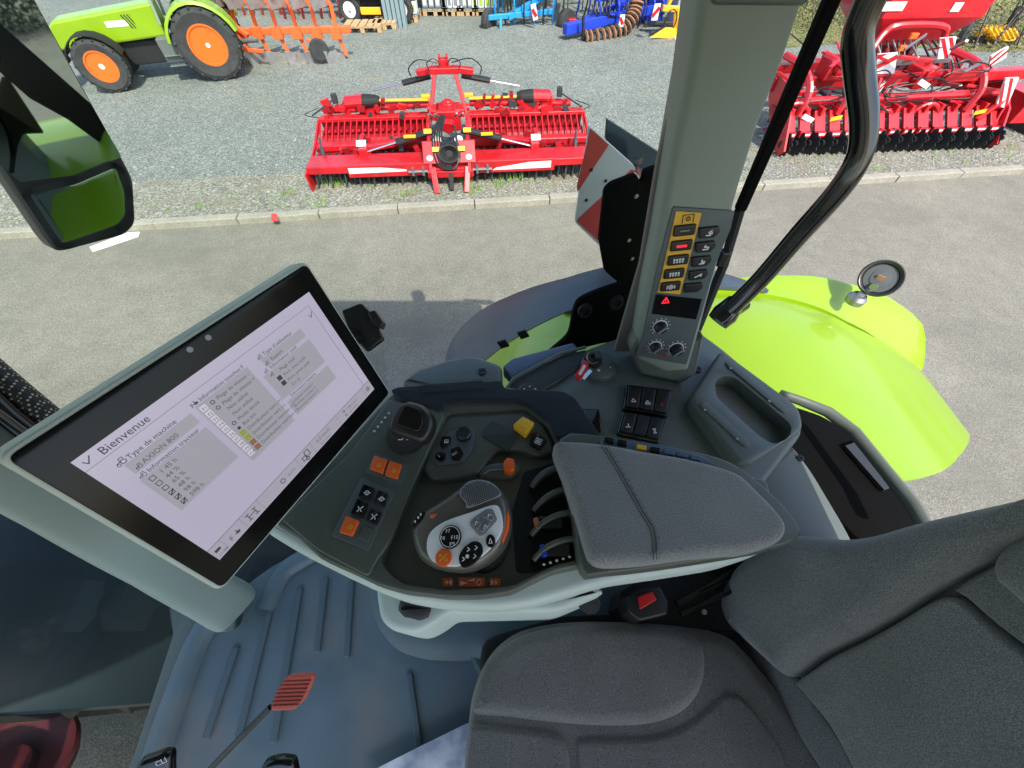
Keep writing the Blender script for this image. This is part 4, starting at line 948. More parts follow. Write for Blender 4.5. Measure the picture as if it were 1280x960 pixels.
mb = MB(); mb.disc(H, H.loc(672, 544), .0012, .0008, .0008, 0, 8); mb.build('switch_lamp', 'orange', PT)
# hand throttle slider (orange)
mb = MB(); mb.slab(FW_, smooth(FW_.L([(598, 590), (612, 583), (645, 580), (652, 590), (640, 600), (600, 600)]), .006), .012, .012, .004); mb.build('throttle_track', 'console_plastic', con, smooth_=True)
cs('throttle_lever', [(629, 580), (634, 574), (643, 576), (644, 588), (640, 592), (630, 591)], 'orange', F=ZF(CZ + .002), top=.008, th=.016, r=.003, rr=.003)
mb = MB(); mb.tube([ZF(CZ - .008).hit(*p) for p in [(605, 592), (612, 588), (622, 587), (630, 587)]], .0012, 6); mb.build('throttle_scale', 'steel', con)
# gear lever knob with bellows (upper left)
mb = MB(); c = FCn.w(*FCn.loc(510, 546), .004)
mb.lathe(c, (0, 0, 1), [(.033, 0), (.033, .004), (.029, .006), (.031, .010), (.026, .013), (.027, .017), (.022, .020), (.02, .03), (0, .03)], 28); gl = mb.build('shift_lever', 'rubber', con, smooth_=True)
KF = Frame(CAM + ray(512, 527) * .545, (1, -.25, 0), (.2, 1, .35))
mb = MB(); mb.slab(KF, smooth([(-.030, -.020), (.026, -.026), (.034, -.008), (.030, .014), (.012, .028), (-.016, .030), (-.028, .012)], .014, 5), 0, .024, .010, .012, 5); kn_ = mb.build('lever_knob', 'black_plastic', gl, smooth_=True)
mb = MB(); mb.slab(KF, smooth([(-.020, -.008), (.018, -.012), (.020, .004), (.010, .020), (-.014, .022)], .006, 4), .003, .004, .002); mb.build('knob_inlay', 'black_gloss', gl, smooth_=True)
mb = MB(); H = FCn.up(.034); H = Frame(CAM + ray(507, 545) * .6, (1, 0, .0), (0, 1, -.3))
for dx, dy in ((-.006, .004), (.006, .004), (-.006, -.005), (.006, -.005)): mb.line(H, [(dx - .003, dy - .003), (dx + .003, dy - .003), (dx + .003, dy + .003)], .001)
mb.line(H, [(-.008, 0), (.008, 0)], .001); mb.build('gate_symbol', 'white_print', gl)
mb = MB(); H = FCn.up(.0052)
for i in range(5):
    q = H.loc(468 + i * 4.5, 539 - i * 5.6); mb.rect(H, q[0] - .0015, q[1] - .0015, q[0] + .0015, q[1] + .0015) if i % 2 else mb.ring(H, q, .001, .002, seg=10)
mb.build('marking', 'white_print', LP)
# orange pair and block of six
H = FCn.up(.0045)
cs('switch_frame', [(468, 567), (510, 581), (502, 607), (457, 591)], 'panel_plastic', F=H, top=.0012, th=.003, r=.0008, rr=.002, par=LP)
cs('switch_frame', [(452, 597), (494, 615), (461, 689), (414, 669)], 'panel_plastic', F=H, top=.0012, th=.003, r=.0008, rr=.002, par=LP)
def key(px, m_, sym, col='white_print', top=.005):
    Hh = H.up(.001); mb = MB(); mb.slab(Hh, smooth(Hh.L(px), .002), top, .005, .0012); b_ = mb.build('push_button', m_, LP, smooth_=True)
    cx = sum(p[0] for p in px) / len(px); cy = sum(p[1] for p in px) / len(px); K = Hh.up(top); q = K.loc(cx, cy); mb = MB(); a = .0036
    if sym == 'lock': mb.ring(K, q, .0022, .0032, seg=16); mb.disc(K, q, .001, .0006, .0006, 0, 8)
    elif sym == 'gear':
        mb.ring(K, q, .0024, .0034, seg=16); mb.line(K, [(q[0] - .0048, q[1]), (q[0] - .0034, q[1])], .001); mb.line(K, [(q[0] + .0034, q[1]), (q[0] + .0048, q[1])], .001); mb.disc(K, q, .001, .0006, .0006, 0, 8)
    elif sym == 'path': mb.line(K, [(q[0] - a, q[1] - a), (q[0] - a * .3, q[1]), (q[0] - a, q[1] + a)], .001); mb.line(K, [(q[0] + a * .6, q[1] - a), (q[0], q[1]), (q[0] + a, q[1] + a)], .001)
    if sym: mb.build('button_symbol', col, LP)
key([(469, 571), (485, 576), (479, 593), (463, 587)], 'orange', 'lock', 'amber_print'); key([(488, 577), (503, 582), (497, 600), (482, 595)], 'orange', 'lock', 'amber_print')
key([(455, 606), (469, 611), (463, 626), (448, 621)], 'black_gloss', 'gear'); key([(474, 613), (486, 618), (481, 635), (467, 629)], 'black_gloss', 'gear')
key([(447, 624), (461, 630), (454, 648), (439, 643)], 'black_gloss', 'path'); key([(465, 635), (478, 641), (471, 657), (457, 651)], 'black_gloss', 'path')
key([(434, 646), (450, 652), (441, 671), (425, 666)], 'orange', 'gear', 'amber_print'); key([(455, 656), (468, 662), (461, 678), (446, 672)], 'console_plastic', None, top=.002)
# print below the joystick
H = ZF(CZ + .0006)
for px, kind in (([(554, 723), (566, 723), (566, 733), (554, 733)], 'l'), ([(573, 722), (606, 722), (606, 734), (573, 733)], 'm'), ([(612, 723), (625, 723), (625, 733), (612, 733)], 'r')):
    F_ = ZF(CZ - .0216 + .002); 
    cs('orange_plate', px, 'orange', F=FW_, top=.002, th=.002, r=.0003, rr=.001)
    K = FW_.up(.002); mb = MB(); cx = sum(p[0] for p in px) / 4; cy = sum(p[1] for p in px) / 4; q = K.loc(cx, cy); a = .0032
    if kind == 'm':
        mb.slab(K, [(q[0] - .015, q[1] - .004), (q[0] - .005, q[1] - .001), (q[0] - .015, q[1] + .0015)], .0006, .0006, 0); mb.slab(K, [(q[0] - .006, q[1] + .0015), (q[0] + .004, q[1] + .0015), (q[0] + .004, q[1] + .005)], .0006, .0006, 0); mb.ring(K, (q[0] + .010, q[1]), .0028, .0038, seg=14)
    else:
        s_ = -1 if kind == 'l' else 1
        for d in (-.8, .6): mb.slab(K, [(q[0] + s_ * a * (d + .6), q[1]), (q[0] + s_ * a * (d - .5), q[1] + a * .9), (q[0] + s_ * a * (d - .5), q[1] - a * .9)], .0006, .0006, 0)
        mb.rect(K, q[0] - s_ * a * 1.5 - .0006, q[1] - .003, q[0] - s_ * a * 1.5 + .0006, q[1] + .003)
    mb.build('plate_symbol', 'white_print', con)
# spool lever bay: black floor, arched ribs, coloured levers
cs('lever_bay', [(655, 590), (690, 580), (712, 590), (740, 700), (700, 704), (668, 716), (645, 716), (640, 640)], 'black_matte', F=FW_, top=.0012, th=.002, r=0, rr=.006)
for k, (p0, p1, p2) in enumerate([((664, 612), (682, 592), (716, 586)), ((666, 641), (688, 620), (722, 612)), ((663, 671), (690, 648), (728, 642)), ((666, 702), (692, 680), (732, 675))]):
    F_ = ZF(CZ - .012)
    A, B, C_ = F_.hit(*p0), F_.hit(*p1), F_.hit(*p2)
    pts = [A * (1 - t) ** 2 + (B + (B - (A + C_) / 2) * .6) * 2 * t * (1 - t) + C_ * t * t for t in [i / 12 for i in range(13)]]
    rows = []
    for i, p in enumerate(pts):
        t = i / 12; h = .018 * math.sin(math.pi * (.12 + .76 * t)) ** .8
        d = (pts[min(i + 1, 12)] - pts[max(i - 1, 0)]); d.z = 0; d.normalize(); e = V((-d.y, d.x, 0)) * .0035
        rows.append([p - e + V((0, 0, -.012)), p - e + V((0, 0, h)), p - e * .4 + V((0, 0, h + .0025)), p + e * .5 + V((0, 0, h + .0025)), p + e + V((0, 0, h)), p + e * 1.3 + V((0, 0, -.012))])
    mb = MB(); mb.grid(rows); mb.build('lever_rib', 'console_plastic', con, smooth_=60)
for p, m_, lab in (((671, 655), 'brown_plastic', 'brown spool lever tip'), ((679, 689), 'blue_plastic', 'blue spool lever tip')):
    q = ZF(CZ - .002).hit(*p); mb = MB(); mb.box(q, (.008, .016, .012), Matrix.Rotation(R(15), 3, 'Z')); sp_ = mb.build('spool_lever', m_, con, bevel=.002, label=lab)
    mb = MB(); mb.box(q + V((.020, .002, -.004)), (.034, .017, .012)); mb.build('lever_arm', 'black_plastic', sp_, bevel=.002)
mb = MB()
for i in range(5): q = ZF(CZ + .001).loc(680 + i * 8, 706 - i * 2.4); mb.rect(ZF(CZ + .0005), q[0] - .0016, q[1] - .001, q[0] + .0016, q[1] + .0016)
mb.build('marking', 'white_print', con)

# ---- joystick (palm rest drive lever) ----
JB = FW_.w(*FW_.loc(612, 690)); 
mb = MB(); mb.lathe(FW_.w(*FW_.loc(606, 672), .001), (-.2, 0, 1), [(.048, 0), (.046, .010), (.038, .013), (.039, .018), (.031, .021), (.032, .027), (.025, .030), (.022, .05), (0, .05)], 28, squash=.8); joy = mb.build('joystick', 'rubber', con, smooth_=True)
JF = Frame(CAM + ray(580, 680) * .515, (1, .08, .12), (-.12, 1, .10))
jpx = [(510, 668), (514, 650), (526, 637), (550, 622), (570, 608), (583, 600), (600, 599), (618, 604), (632, 620), (637, 640), (635, 662), (626, 684), (608, 702), (585, 713), (560, 714), (535, 708), (518, 694)]
q = spline(JF.L(jpx), 4)
cx = sum(p[0] for p in q) / len(q); cy = sum(p[1] for p in q) / len(q)
def jdome(p): return -.9 * ((p[0] - cx) ** 2 + (p[1] - cy) ** 2)
mb = MB(); mb.slab(JF, q, 0, .032, .013, .018, 6, tilt=jdome); jb = mb.build('grip', 'joy_brown', joy, smooth_=60)
F1 = JF.up(.0008)
pf = [(533, 680), (538, 665), (556, 652), (590, 640), (618, 631), (626, 640), (628, 658), (622, 674), (606, 692), (588, 703), (565, 708), (545, 704), (535, 694)]
mb = MB(); qf = spline(F1.L(pf), 4); mb.slab(F1, qf, .0022, .008, .0015, tilt=jdome); mb.build('face_plate', 'silver_face', joy, smooth_=60)
pmx = [(574, 617), (583, 603), (600, 599), (616, 604), (626, 617), (610, 626), (585, 635), (582, 628)]
mb = MB(); F2 = JF.up(.0002); mb.slab(F2, spline(F2.L(pmx), 4), .0018, .006, .001, tilt=jdome); mb.build('grip_pad', 'joy_mesh', joy, smooth_=60)
mb = MB(); F3 = JF.up(.0021); A = V(F3.loc(584, 632)); ex = (V(F3.loc(622, 616)) - A).normalized(); ey = V((-ex.y, ex.x)); inp = [V(p) for p in spline(F3.L(pmx), 4)]
def inside(p, poly):
    c_ = False
    for i in range(len(poly)):
        a, b = poly[i], poly[i - 1]
        if (a.y > p.y) != (b.y > p.y) and p.x < (b.x - a.x) * (p.y - a.y) / (b.y - a.y) + a.x: c_ = not c_
    return c_
ins_ = [V(p) for p in inset([tuple(p) for p in (inp if area([tuple(p) for p in inp]) > 0 else inp[::-1])], .002)]
for i in range(-4, 22):
    for j in range(-4, 16):
        p = A + ex * (i * .0030 + (j % 2) * .0015) + ey * j * .0027
        if inside(p, ins_): d = jdome(p); mb.add([F3.w(p.x + .0011 * math.cos(t * math.pi / 3), p.y + .0011 * math.sin(t * math.pi / 3), d) for t in range(6)], [tuple(range(6))])
mb.build('grip_dimples', 'black_matte', joy)
FJ = JF.up(.003)
def jb_(c, r, m_, ry=None, h=.002, nm='joystick_button'):
    q = FJ.loc(*c); k = jdome(q); F_ = FJ.up(k); mb = MB(); mb.disc(F_, q, r, h, .004, .0008, 24, ry); mb.build(nm, m_, joy, smooth_=True); return F_.up(h), q
K, q = jb_((563, 671), .0148, 'black_gloss')
mb = MB(); mb.text(K, (q[0] - .001, q[1] - .012), 'F9', .0075); mb.text(K, (q[0] + .001, q[1] - .004), 'F10', .0070); mb.text(K, (q[0] - .006, q[1] + .005), 'F7', .0065); mb.text(K, (q[0] - .013, q[1] - .003), 'F8', .0065)
mb.ring(K, q, .0125, .0132, seg=28); mb.build('button_symbol', 'white_print', joy)
K, q = jb_((554, 697), .0108, 'orange'); mb = MB(); mb.line(K, [(q[0] - .005, q[1] - .004), (q[0] + .005, q[1] + .004)], .0014); mb.ring(K, (q[0] - .004, q[1] + .003), .0008, .002, seg=8); mb.ring(K, (q[0] + .004, q[1] - .003), .0008, .002, seg=8); mb.build('button_symbol', 'amber_print', joy)
qq = FJ.loc(588, 692); k = jdome(qq); F_ = FJ.up(k); mb = MB(); mb.slab(F_, smooth([(qq[0] + a * math.cos(R(32)) - b * math.sin(R(32)), qq[1] + a * math.sin(R(32)) + b * math.cos(R(32))) for a, b in [(-.019, -.008), (-.006, -.013), (.014, -.010), (.019, .002), (.012, .011), (-.004, .012), (-.016, .006)]], .006, 4), .0022, .005, .0012); mb.build('joystick_button', 'black_gloss', joy, smooth_=True)
K = F_.up(.0022); mb = MB()
for a, b in ((-.009, -.006), (-.002, .005), (.008, .006), (.006, -.004)): mb.line(K, [(qq[0] + a - .002, qq[1] + b - .002), (qq[0] + a + .0015, qq[1] + b), (qq[0] + a - .001, qq[1] + b + .0025)], .0012)
mb.disc(K, (qq[0] - .004, qq[1] - .003), .0025, .0006, .0006, 0, 10); mb.build('button_symbol', 'white_print', joy)
K, q = jb_((613, 676), .0062, 'black_gloss', .0080); mb = MB(); mb.line(K, [(q[0] - .002, q[1] - .003), (q[0] + .0025, q[1] - .003), (q[0], q[1] + .003)], .001, closed=True); mb.build('button_symbol', 'white_print', joy)
mb = MB(); Ff = FJ.up(jdome(FJ.loc(607, 656))); mb.slab(Ff, smooth(Ff.L([(586, 655), (591, 648), (608, 636), (616, 636), (622, 650), (617, 655), (606, 668), (600, 671)]), .004, 4), .0008, .004, .0005); mb.build('button_surround', 'joy_mesh', joy, smooth_=True)
for px in ([(589, 655), (593, 649), (598, 647), (603, 654), (597, 664)], [(601, 645), (610, 638), (615, 640), (618, 649), (614, 652)], [(605, 656), (612, 652), (613, 656), (604, 666), (600, 664)]):
    mb = MB(); mb.slab(Ff, smooth(Ff.L(px), .002), .003, .003, .0012); mb.build('joystick_button', 'steel', joy, smooth_=True)
    cxx = sum(p[0] for p in px) / 5; cyy = sum(p[1] for p in px) / 5; K = Ff.up(.003); q = K.loc(cxx, cyy); mb = MB(); mb.line(K, [(q[0] - .002, q[1] - .002), (q[0] - .0005, q[1] + .0025), (q[0] + .0025, q[1])], .0009); mb.build('button_symbol', 'white_print', joy)
mb = MB(); F_ = JF.up(-.006); mb.slab(F_, smooth(F_.L([(634, 637), (637, 645), (635, 662), (628, 680), (626, 672), (629, 655)]), .003), 0, .010, .002); mb.build('side_trigger', 'orange', joy, smooth_=True)
Fl = JF.up(-.003)
mb = MB(); mb.slab(Fl, spline(Fl.L([(513, 657), (518, 645), (527, 639), (531, 641), (529, 650), (518, 659)]), 3), .0, .004, .001); mb.build('joystick_button', 'black_gloss', joy, smooth_=True)
mb = MB(); mb.slab(Fl, spline(Fl.L([(537, 646), (541, 640), (547, 639), (547, 643), (541, 648)]), 3), .001, .004, .001); mb.build('joystick_button', 'orange', joy, smooth_=True)
mb = MB(); K = Fl.up(.0002)
for a, b in ((519, 652), (523, 647), (526, 643)): q = K.loc(a, b); mb.rect(K, q[0] - .001, q[1] - .0015, q[0] + .001, q[1] + .0015)
mb.build('button_symbol', 'white_print', joy)

# ---- armrest pad ----
PZ = 2.385; FPd = ZF(PZ)
padpx = [(693, 553), (715, 549), (760, 553), (810, 562), (858, 570), (905, 582), (930, 593), (950, 612), (970, 632), (985, 652), (984, 668), (968, 680), (930, 688), (870, 694), (810, 702), (760, 705), (742, 698), (734, 682), (722, 640), (706, 590)]
qp = spline(FPd.L(padpx), 3)
mb = MB(); mb.slab(FPd, qp, 0, .040, .013, .013, 5); pad = mb.build('armrest_pad', 'pad_fabric', con, smooth_=60)
for off in (0, 4):
    mb = MB(); mb.tube([FPd.up(.0004).hit(x + off, y) for x, y in spline([(750, 554), (772, 590), (800, 640), (814, 665), (817, 700)], 5, False)], .0005, 6); mb.build('seam', mat('seam_dark', (.06, .062, .065), .9), pad)
mb = MB()
sp = spline([(750, 554), (772, 590), (800, 640), (814, 665), (817, 700)], 12, False)
for i in range(0, len(sp) - 1, 2): mb.bar(FPd.up(.0012).hit(sp[i][0] + 7.5, sp[i][1]), FPd.up(.0012).hit(sp[i + 1][0] + 7.5, sp[i + 1][1]), .0007, .0007)
mb.build('stitching', mat('thread', (.12, .12, .13), .8), pad)
FQ = ZF(PZ - .030)
mb = MB(); mb.slab(FQ, spline(FQ.L([(700, 548), (760, 545), (860, 562), (915, 578), (960, 612), (998, 655), (985, 680), (870, 702), (760, 716), (728, 712), (716, 640)]), 3), 0, .03, .004); mb.build('pad_base', 'console_plastic', con, smooth_=60)
# row of small sockets peeping out behind the pad
FK = ZF(PZ - .02)
mb = MB(); mb.slab(FK, smooth(FK.L([(752, 547), (830, 556), (882, 571), (900, 585), (750, 570)]), .004), 0, .02, .002); sk = mb.build('button_strip', 'sill_blue', con, smooth_=True)
for i, (x, y, m_) in enumerate([(761, 552, 'black_gloss'), (777, 555, 'black_gloss'), (801, 561, 'yellow_plastic'), (818, 564, 'black_gloss'), (835, 567, 'sill_blue'), (851, 570, 'sill_blue'), (868, 574, 'sill_blue')]):
    q = FK.hit(x, y); mb = MB(); mb.box(q + V((0, 0, .003)), (.014, .008, .006), Matrix.Rotation(R(-12), 3, 'Z')); mb.build('push_button', m_, sk, bevel=.001)

# ---- pedestal under the console ----
FX = ZF(2.18)
mb = MB(); mb.slab(FX, smooth(FX.L([(468, 735), (474, 775), (490, 789), (520, 794), (545, 780), (560, 768), (700, 765), (760, 740), (700, 700), (480, 700)]), .015), 0, .14, .012); pd = mb.build('pedestal', 'console_light', con, smooth_=True)
mb = MB(); mb.lathe(FX.hit(519, 760), (-.1, -.5, 1), [(.026, -.01), (.026, .004), (.018, .007), (0, .006)], 24); mb.build('air_vent', 'black_plastic', pd, smooth_=True)
mb = MB(); q = FX.hit(519, 760); mb.bar(q + V((-.02, -.002, .007)), q + V((.02, .0, .007)), .004, .003); mb.build('vent_fin', 'black_gloss', pd)
FX2 = ZF(1.95)
mb = MB(); mb.slab(FX2, smooth(FX2.L([(455, 700), (460, 775), (490, 815), (545, 828), (600, 820), (620, 860), (900, 860), (900, 730), (700, 690)]), .05, 6), 0, .34, .05, .04, 5); mb.build('seat_plinth', 'mat_rubber', tr, smooth_=True)
FX3 = ZF(1.92)
mb = MB(); mb.slab(FX3, smooth(FX3.L([(566, 775), (640, 758), (720, 745), (800, 735), (830, 760), (830, 850), (600, 850)]), .02), 0, .2, .012); mb.build('plinth_cover', mat('plinth_blue', (.055, .078, .095), .5), tr, smooth_=True)
for p in ((735, 748), (1000, 700)):
    mb = MB(); c = ZF(2.12).hit(*p); mb.lathe(c, (0, -.6, 1), [(.020, -.02), (.022, 0), (.018, .02), (0, .022)], 10); mb.build('adjuster_knob', 'rubber', pd)
# ======================= SEAT =======================
seat = thing('driver_seat', 'charcoal fabric driver seat with sculpted backrest at the lower right', 'seat', (.2, -.18, 1.9))
def pad_(name, F, px, top, th, r, rh, m='seat_fabric', tilt=None, seg=6, n=4):
    mb = MB(); q = spline(F.L(px), n); mb.slab(F, q, top, th, r, rh, seg, tilt); return mb.build(name, m, seat, smooth_=70)
CU = 2.06; FCu = Frame((0, 0, CU), (1, 0, .03), (0, 1, 0))
pad_('cushion_base', FCu, [(582, 905), (588, 868), (602, 832), (625, 803), (660, 784), (720, 775), (800, 776), (870, 782), (925, 800), (1010, 900), (1060, 980), (1100, 1100), (1090, 1250), (570, 1250), (574, 1000)], -.012, .09, .03, .035)
pad_('cushion_bolster', FCu, [(589, 884), (600, 843), (622, 812), (660, 791), (720, 780), (790, 780), (840, 784), (874, 798), (885, 822), (882, 856), (866, 884), (838, 902), (800, 910), (740, 910), (680, 905), (630, 899), (598, 896)], 0, .04, .022, .022)
pad_('cushion_panel', FCu, [(585, 925), (592, 906), (640, 910), (690, 916), (706, 926), (713, 950), (717, 1000), (721, 1100), (715, 1240), (575, 1240), (578, 1000)], -.004, .04, .010, .014)
pad_('cushion_panel', FCu, [(724, 924), (770, 922), (820, 919), (858, 906), (890, 882), (912, 866), (940, 880), (985, 950), (1010, 1080), (1000, 1240), (730, 1240), (728, 1100), (725, 1000), (721, 950)], -.006, .04, .010, .014)
pad_('cushion_rear', FCu, [(894, 800), (925, 800), (1010, 900), (1080, 1010), (1100, 1100), (1030, 1100), (990, 950), (930, 862), (898, 840)], -.024, .04, .008, .008)
BKn = V((-.94, 0, .34)).normalized(); BK = Frame((.44, 0, 2.06), (0, -1, 0), (.34, 0, .94))
if BK.n.dot(CAM - BK.o) < 0: BK = Frame(BK.o, (0, 1, 0), (.34, 0, .94))
pad_('backrest_shell', BK, [(903, 790), (915, 740), (955, 700), (1040, 690), (1160, 680), (1300, 640), (1500, 560), (1800, 900), (1500, 1500), (1090, 1100), (1020, 970), (950, 860)], -.030, .09, .03, .03)
FB_ = BK
pad_('backrest_side', BK, [(912, 785), (950, 812), (988, 852), (1015, 890), (1062, 960), (1120, 1060), (1090, 1080), (1035, 1000), (975, 905), (935, 840)], -.018, .03, .012, .012)
pad_('backrest_bolster', BK, [(903, 752), (918, 714), (950, 686), (993, 670), (1049, 674), (1089, 670), (1145, 654), (1212, 638), (1290, 618), (1420, 560), (1500, 600), (1390, 640), (1288, 675), (1215, 708), (1165, 737), (1122, 766), (1070, 796), (1027, 817), (1000, 838), (984, 846), (960, 826), (930, 798), (912, 780)], .024, .05, .030, .035, m='seat_fabric_light', seg=7)
pad_('backrest_panel', BK, [(995, 860), (992, 852), (1005, 842), (1035, 822), (1075, 802), (1120, 776), (1160, 752), (1185, 746), (1205, 757), (1240, 788), (1300, 833), (1500, 950), (1500, 1400), (1200, 1250), (1090, 1020), (1062, 960), (1032, 905)], -.002, .03, .007, .012, m='seat_fabric_light')
pad_('backrest_lumbar', BK, [(1190, 735), (1225, 713), (1290, 681), (1400, 640), (1600, 800), (1560, 930), (1400, 880), (1300, 824), (1240, 780), (1205, 749), (1193, 741)], -.006, .03, .005, .008)
pad_('backrest_wing', BK, [(1242, 702), (1262, 676), (1300, 660), (1420, 640), (1420, 840), (1330, 800), (1262, 740), (1245, 725)], .010, .04, .018, .018, m='seat_fabric_light')
mb = MB(); F_ = ZF(1.96); mb.slab(F_, smooth(F_.L([(600, 800), (700, 770), (1000, 760), (1200, 900), (1200, 1250), (600, 1250)]), .03), 0, .33, .01); mb.build('seat_base', 'black_matte', seat)
# mechanism between cushion and console
mb = MB(); F_ = ZF(2.03)
mb.slab(F_, F_.L([(770, 760), (775, 740), (800, 725), (870, 710), (960, 680), (1010, 690), (1000, 760), (930, 790), (800, 790)]), 0, .2, .004); mech = mb.build('mechanism_cover', 'black_matte', seat)
for a, b, w_ in (((845, 755), (925, 712), .014), ((850, 768), (935, 728), .010), ((870, 742), (945, 704), .008)):
    mb = MB(); mb.bar(ZF(2.06).hit(*a), ZF(2.06).hit(*b), w_, .012); mb.build('slide_rail', 'black_gloss', seat, bevel=.003)
for p in ((880, 765), (912, 775), (938, 745)):
    mb = MB(); mb.lathe(ZF(2.075).hit(*p), (0, 0, 1), [(.005, 0), (.004, .004), (0, .004)], 8); mb.build('bolt', 'steel', seat)
mb = MB(); F_ = ZF(2.11); mb.slab(F_, smooth(F_.L([(784, 745), (800, 735), (825, 732), (836, 752), (835, 768), (800, 776), (786, 765)]), .004), 0, .07, .004); bk = mb.build('belt_buckle', 'black_plastic', seat, smooth_=True)
mb = MB(); F_ = ZF(2.112); mb.slab(F_, smooth(F_.L([(797, 746), (815, 739), (821, 750), (800, 762)]), .002), .002, .01, .002); mb.build('buckle_button', 'red_plastic', bk, smooth_=True)
# ======================= LOOSE THINGS =======================
key_ = thing('ignition_key', 'key with red tag hanging from the ignition switch', 'key', tuple(FI.hit(745, 452)))
KZ = FI.up(.035)
mb = MB(); c = KZ.w(*KZ.loc(741, 447)); mb.tube([c + V((math.cos(t) * .012, math.sin(t) * .013, .004 * math.sin(t))) for t in [i * math.pi / 12 for i in range(24)]], .0010, 6, closed=True); mb.build('key_ring', 'chrome', key_, smooth_=True)
mb = MB(); c = KZ.w(*KZ.loc(747, 446)); mb.box(c, (.012, .020, .016)); mb.box(c - V((0, -.004, .016)), (.004, .008, .02)); mb.build('key_head', 'black_plastic', key_, bevel=.002)
KF_ = Frame(KZ.up(-.008).hit(728, 462), (.5, .85, .15), (-.85, .5, .1))
mb = MB(); mb.slab(KF_, smooth([(-.026, -.005), (-.020, -.009), (.022, -.006), (.024, .006), (-.018, .008), (-.026, .004)], .004), 0, .004, .001); tg = mb.build('key_tag', 'red_plastic', key_, smooth_=True)
mb = MB(); mb.rect(KF_, -.014, -.003, .012, .003, .0006, .0005); mb.build('tag_label', 'white_print', tg)
mb = MB(); mb.box(KF_.w(-.004, -.013, -.004), (.008, .030, .002), Matrix.Rotation(R(-40), 3, 'Z')); mb.build('key_blade', 'chrome', key_)
# shuttle lever at the bottom
lv = mb = MB(); A = dep(262, 962, .60); B = dep(338, 884, .60); mb.tube([A, B], .0045, 10); sh = mb.build('shuttle_lever', 'black_gloss', tr, smooth_=True, label='thin black lever with a ribbed coral red paddle')
PFm = Frame(dep(364, 866, .60), (1, .1, 0), (0, 1, .35)); px = [(337, 889), (343, 868), (356, 848), (364, 844), (392, 843), (391, 851), (380, 876), (367, 888), (356, 889)]
mb = MB(); mb.slab(PFm, smooth(PFm.L(px), .004), 0, .008, .003); pdl = mb.build('paddle', 'lever_red', sh, smooth_=True)
H = PFm.up(.0005)
ql = [V(p) for p in PFm.L(px)]
for k in range(7):
    y = 851 + k * 5.0; x0 = 352 - (k - 0) * 2.3 + (1 if k < 1 else 0); x1 = 389 - k * 2.6
    mb = MB(); mb.line(H, [H.loc(x0, y + 1), H.loc(x1, y - .5)], .0011, .0006, .001); mb.build('groove', 'lever_red_dark', pdl)
# column stalk ends at the bottom edge
mb = MB(); F_ = Frame(dep(190, 960, .52), (1, .3, 0), (0, 1, .75)); mb.slab(F_, spline(F_.L([(158, 1010), (168, 962), (186, 950), (210, 944), (213, 960), (208, 1010)]), 4), 0, .012, .005); sw = mb.build('column_switch', 'black_gloss', tr, smooth_=60)
mb = MB(); mb.text(F_.up(.0005), F_.loc(196, 958), 'CLI', .010, .15); mb.build('lettering', 'white_print', sw)
mb = MB(); F_ = Frame(dep(345, 965, .52), (1, 0, 0), (0, 1, .75)); mb.slab(F_, spline(F_.L([(318, 1010), (323, 966), (338, 954), (358, 953), (367, 962), (368, 1010)]), 4), 0, .012, .005); mb.build('steering_column', 'black_gloss', tr, smooth_=60)
# protective paper sheet on the floor
FPp = ZF(FZ + .02)
mb = MB(); mb.slab(FPp, FPp.L([(455, 968), (520, 935), (583, 904), (610, 895), (620, 1050), (480, 1050)]), .012, .002, 0); 
def paper_mat():
    m = mat('floor_paper', (.55, .62, .74), .45); n = m.node_tree.nodes; l = m.node_tree.links; b = n['Principled BSDF']
    tc = n.new('ShaderNodeTexCoord'); t = n.new('ShaderNodeTexNoise'); t.inputs['Scale'].default_value = 14; t.inputs['Detail'].default_value = 9; l.new(tc.outputs['Object'], t.inputs[0])
    r = n.new('ShaderNodeValToRGB'); r.color_ramp.elements[0].position = .38; r.color_ramp.elements[1].position = .6; r.color_ramp.elements[0].color = (.30, .36, .48, 1); r.color_ramp.elements[1].color = (.72, .76, .84, 1)
    l.new(t.outputs[0], r.inputs[0]); l.new(r.outputs[0], b.inputs['Base Color']); return m
pp = mb.build('paper_sheet', paper_mat()); pp['label'] = 'pale blue protective paper sheet on the cab floor in front of the seat'; pp['category'] = 'paper'
# ======================= RED POWER HARROW =======================
GY = .055
def L2(root_loc, rot):
    """returns f(px,py,y_local) -> local point of a thing standing at root_loc turned by rot"""
    c, s_ = math.cos(rot), math.sin(rot); o = V(root_loc)
    def f(px, py, yl, dz=0):
        F = Frame(o + V((-s_ * yl, c * yl, 0)), (c, s_, 0), (0, 0, 1)); a, b = F.loc(px, py); return V((a, yl, b + dz))
    return f
HL = (-.93, 5.47, GY); HR = .078
ha = local_thing('power_harrow', 'red folding power harrow parked on the gravel just behind the kerb, facing the tractor', 'power harrow', HL, HR)
h = L2(HL, HR); ha.scale.z = .72
xl = h(384, 215, 0).x; xr = h(745, 205, 0).x; xm = h(562, 200, 0).x
def P(name, m, fn, par=ha, bevel=0, sm=False, **kw):
    mb = MB(); fn(mb); return mb.build(name, m, par, smooth_=sm, bevel=bevel, **kw)
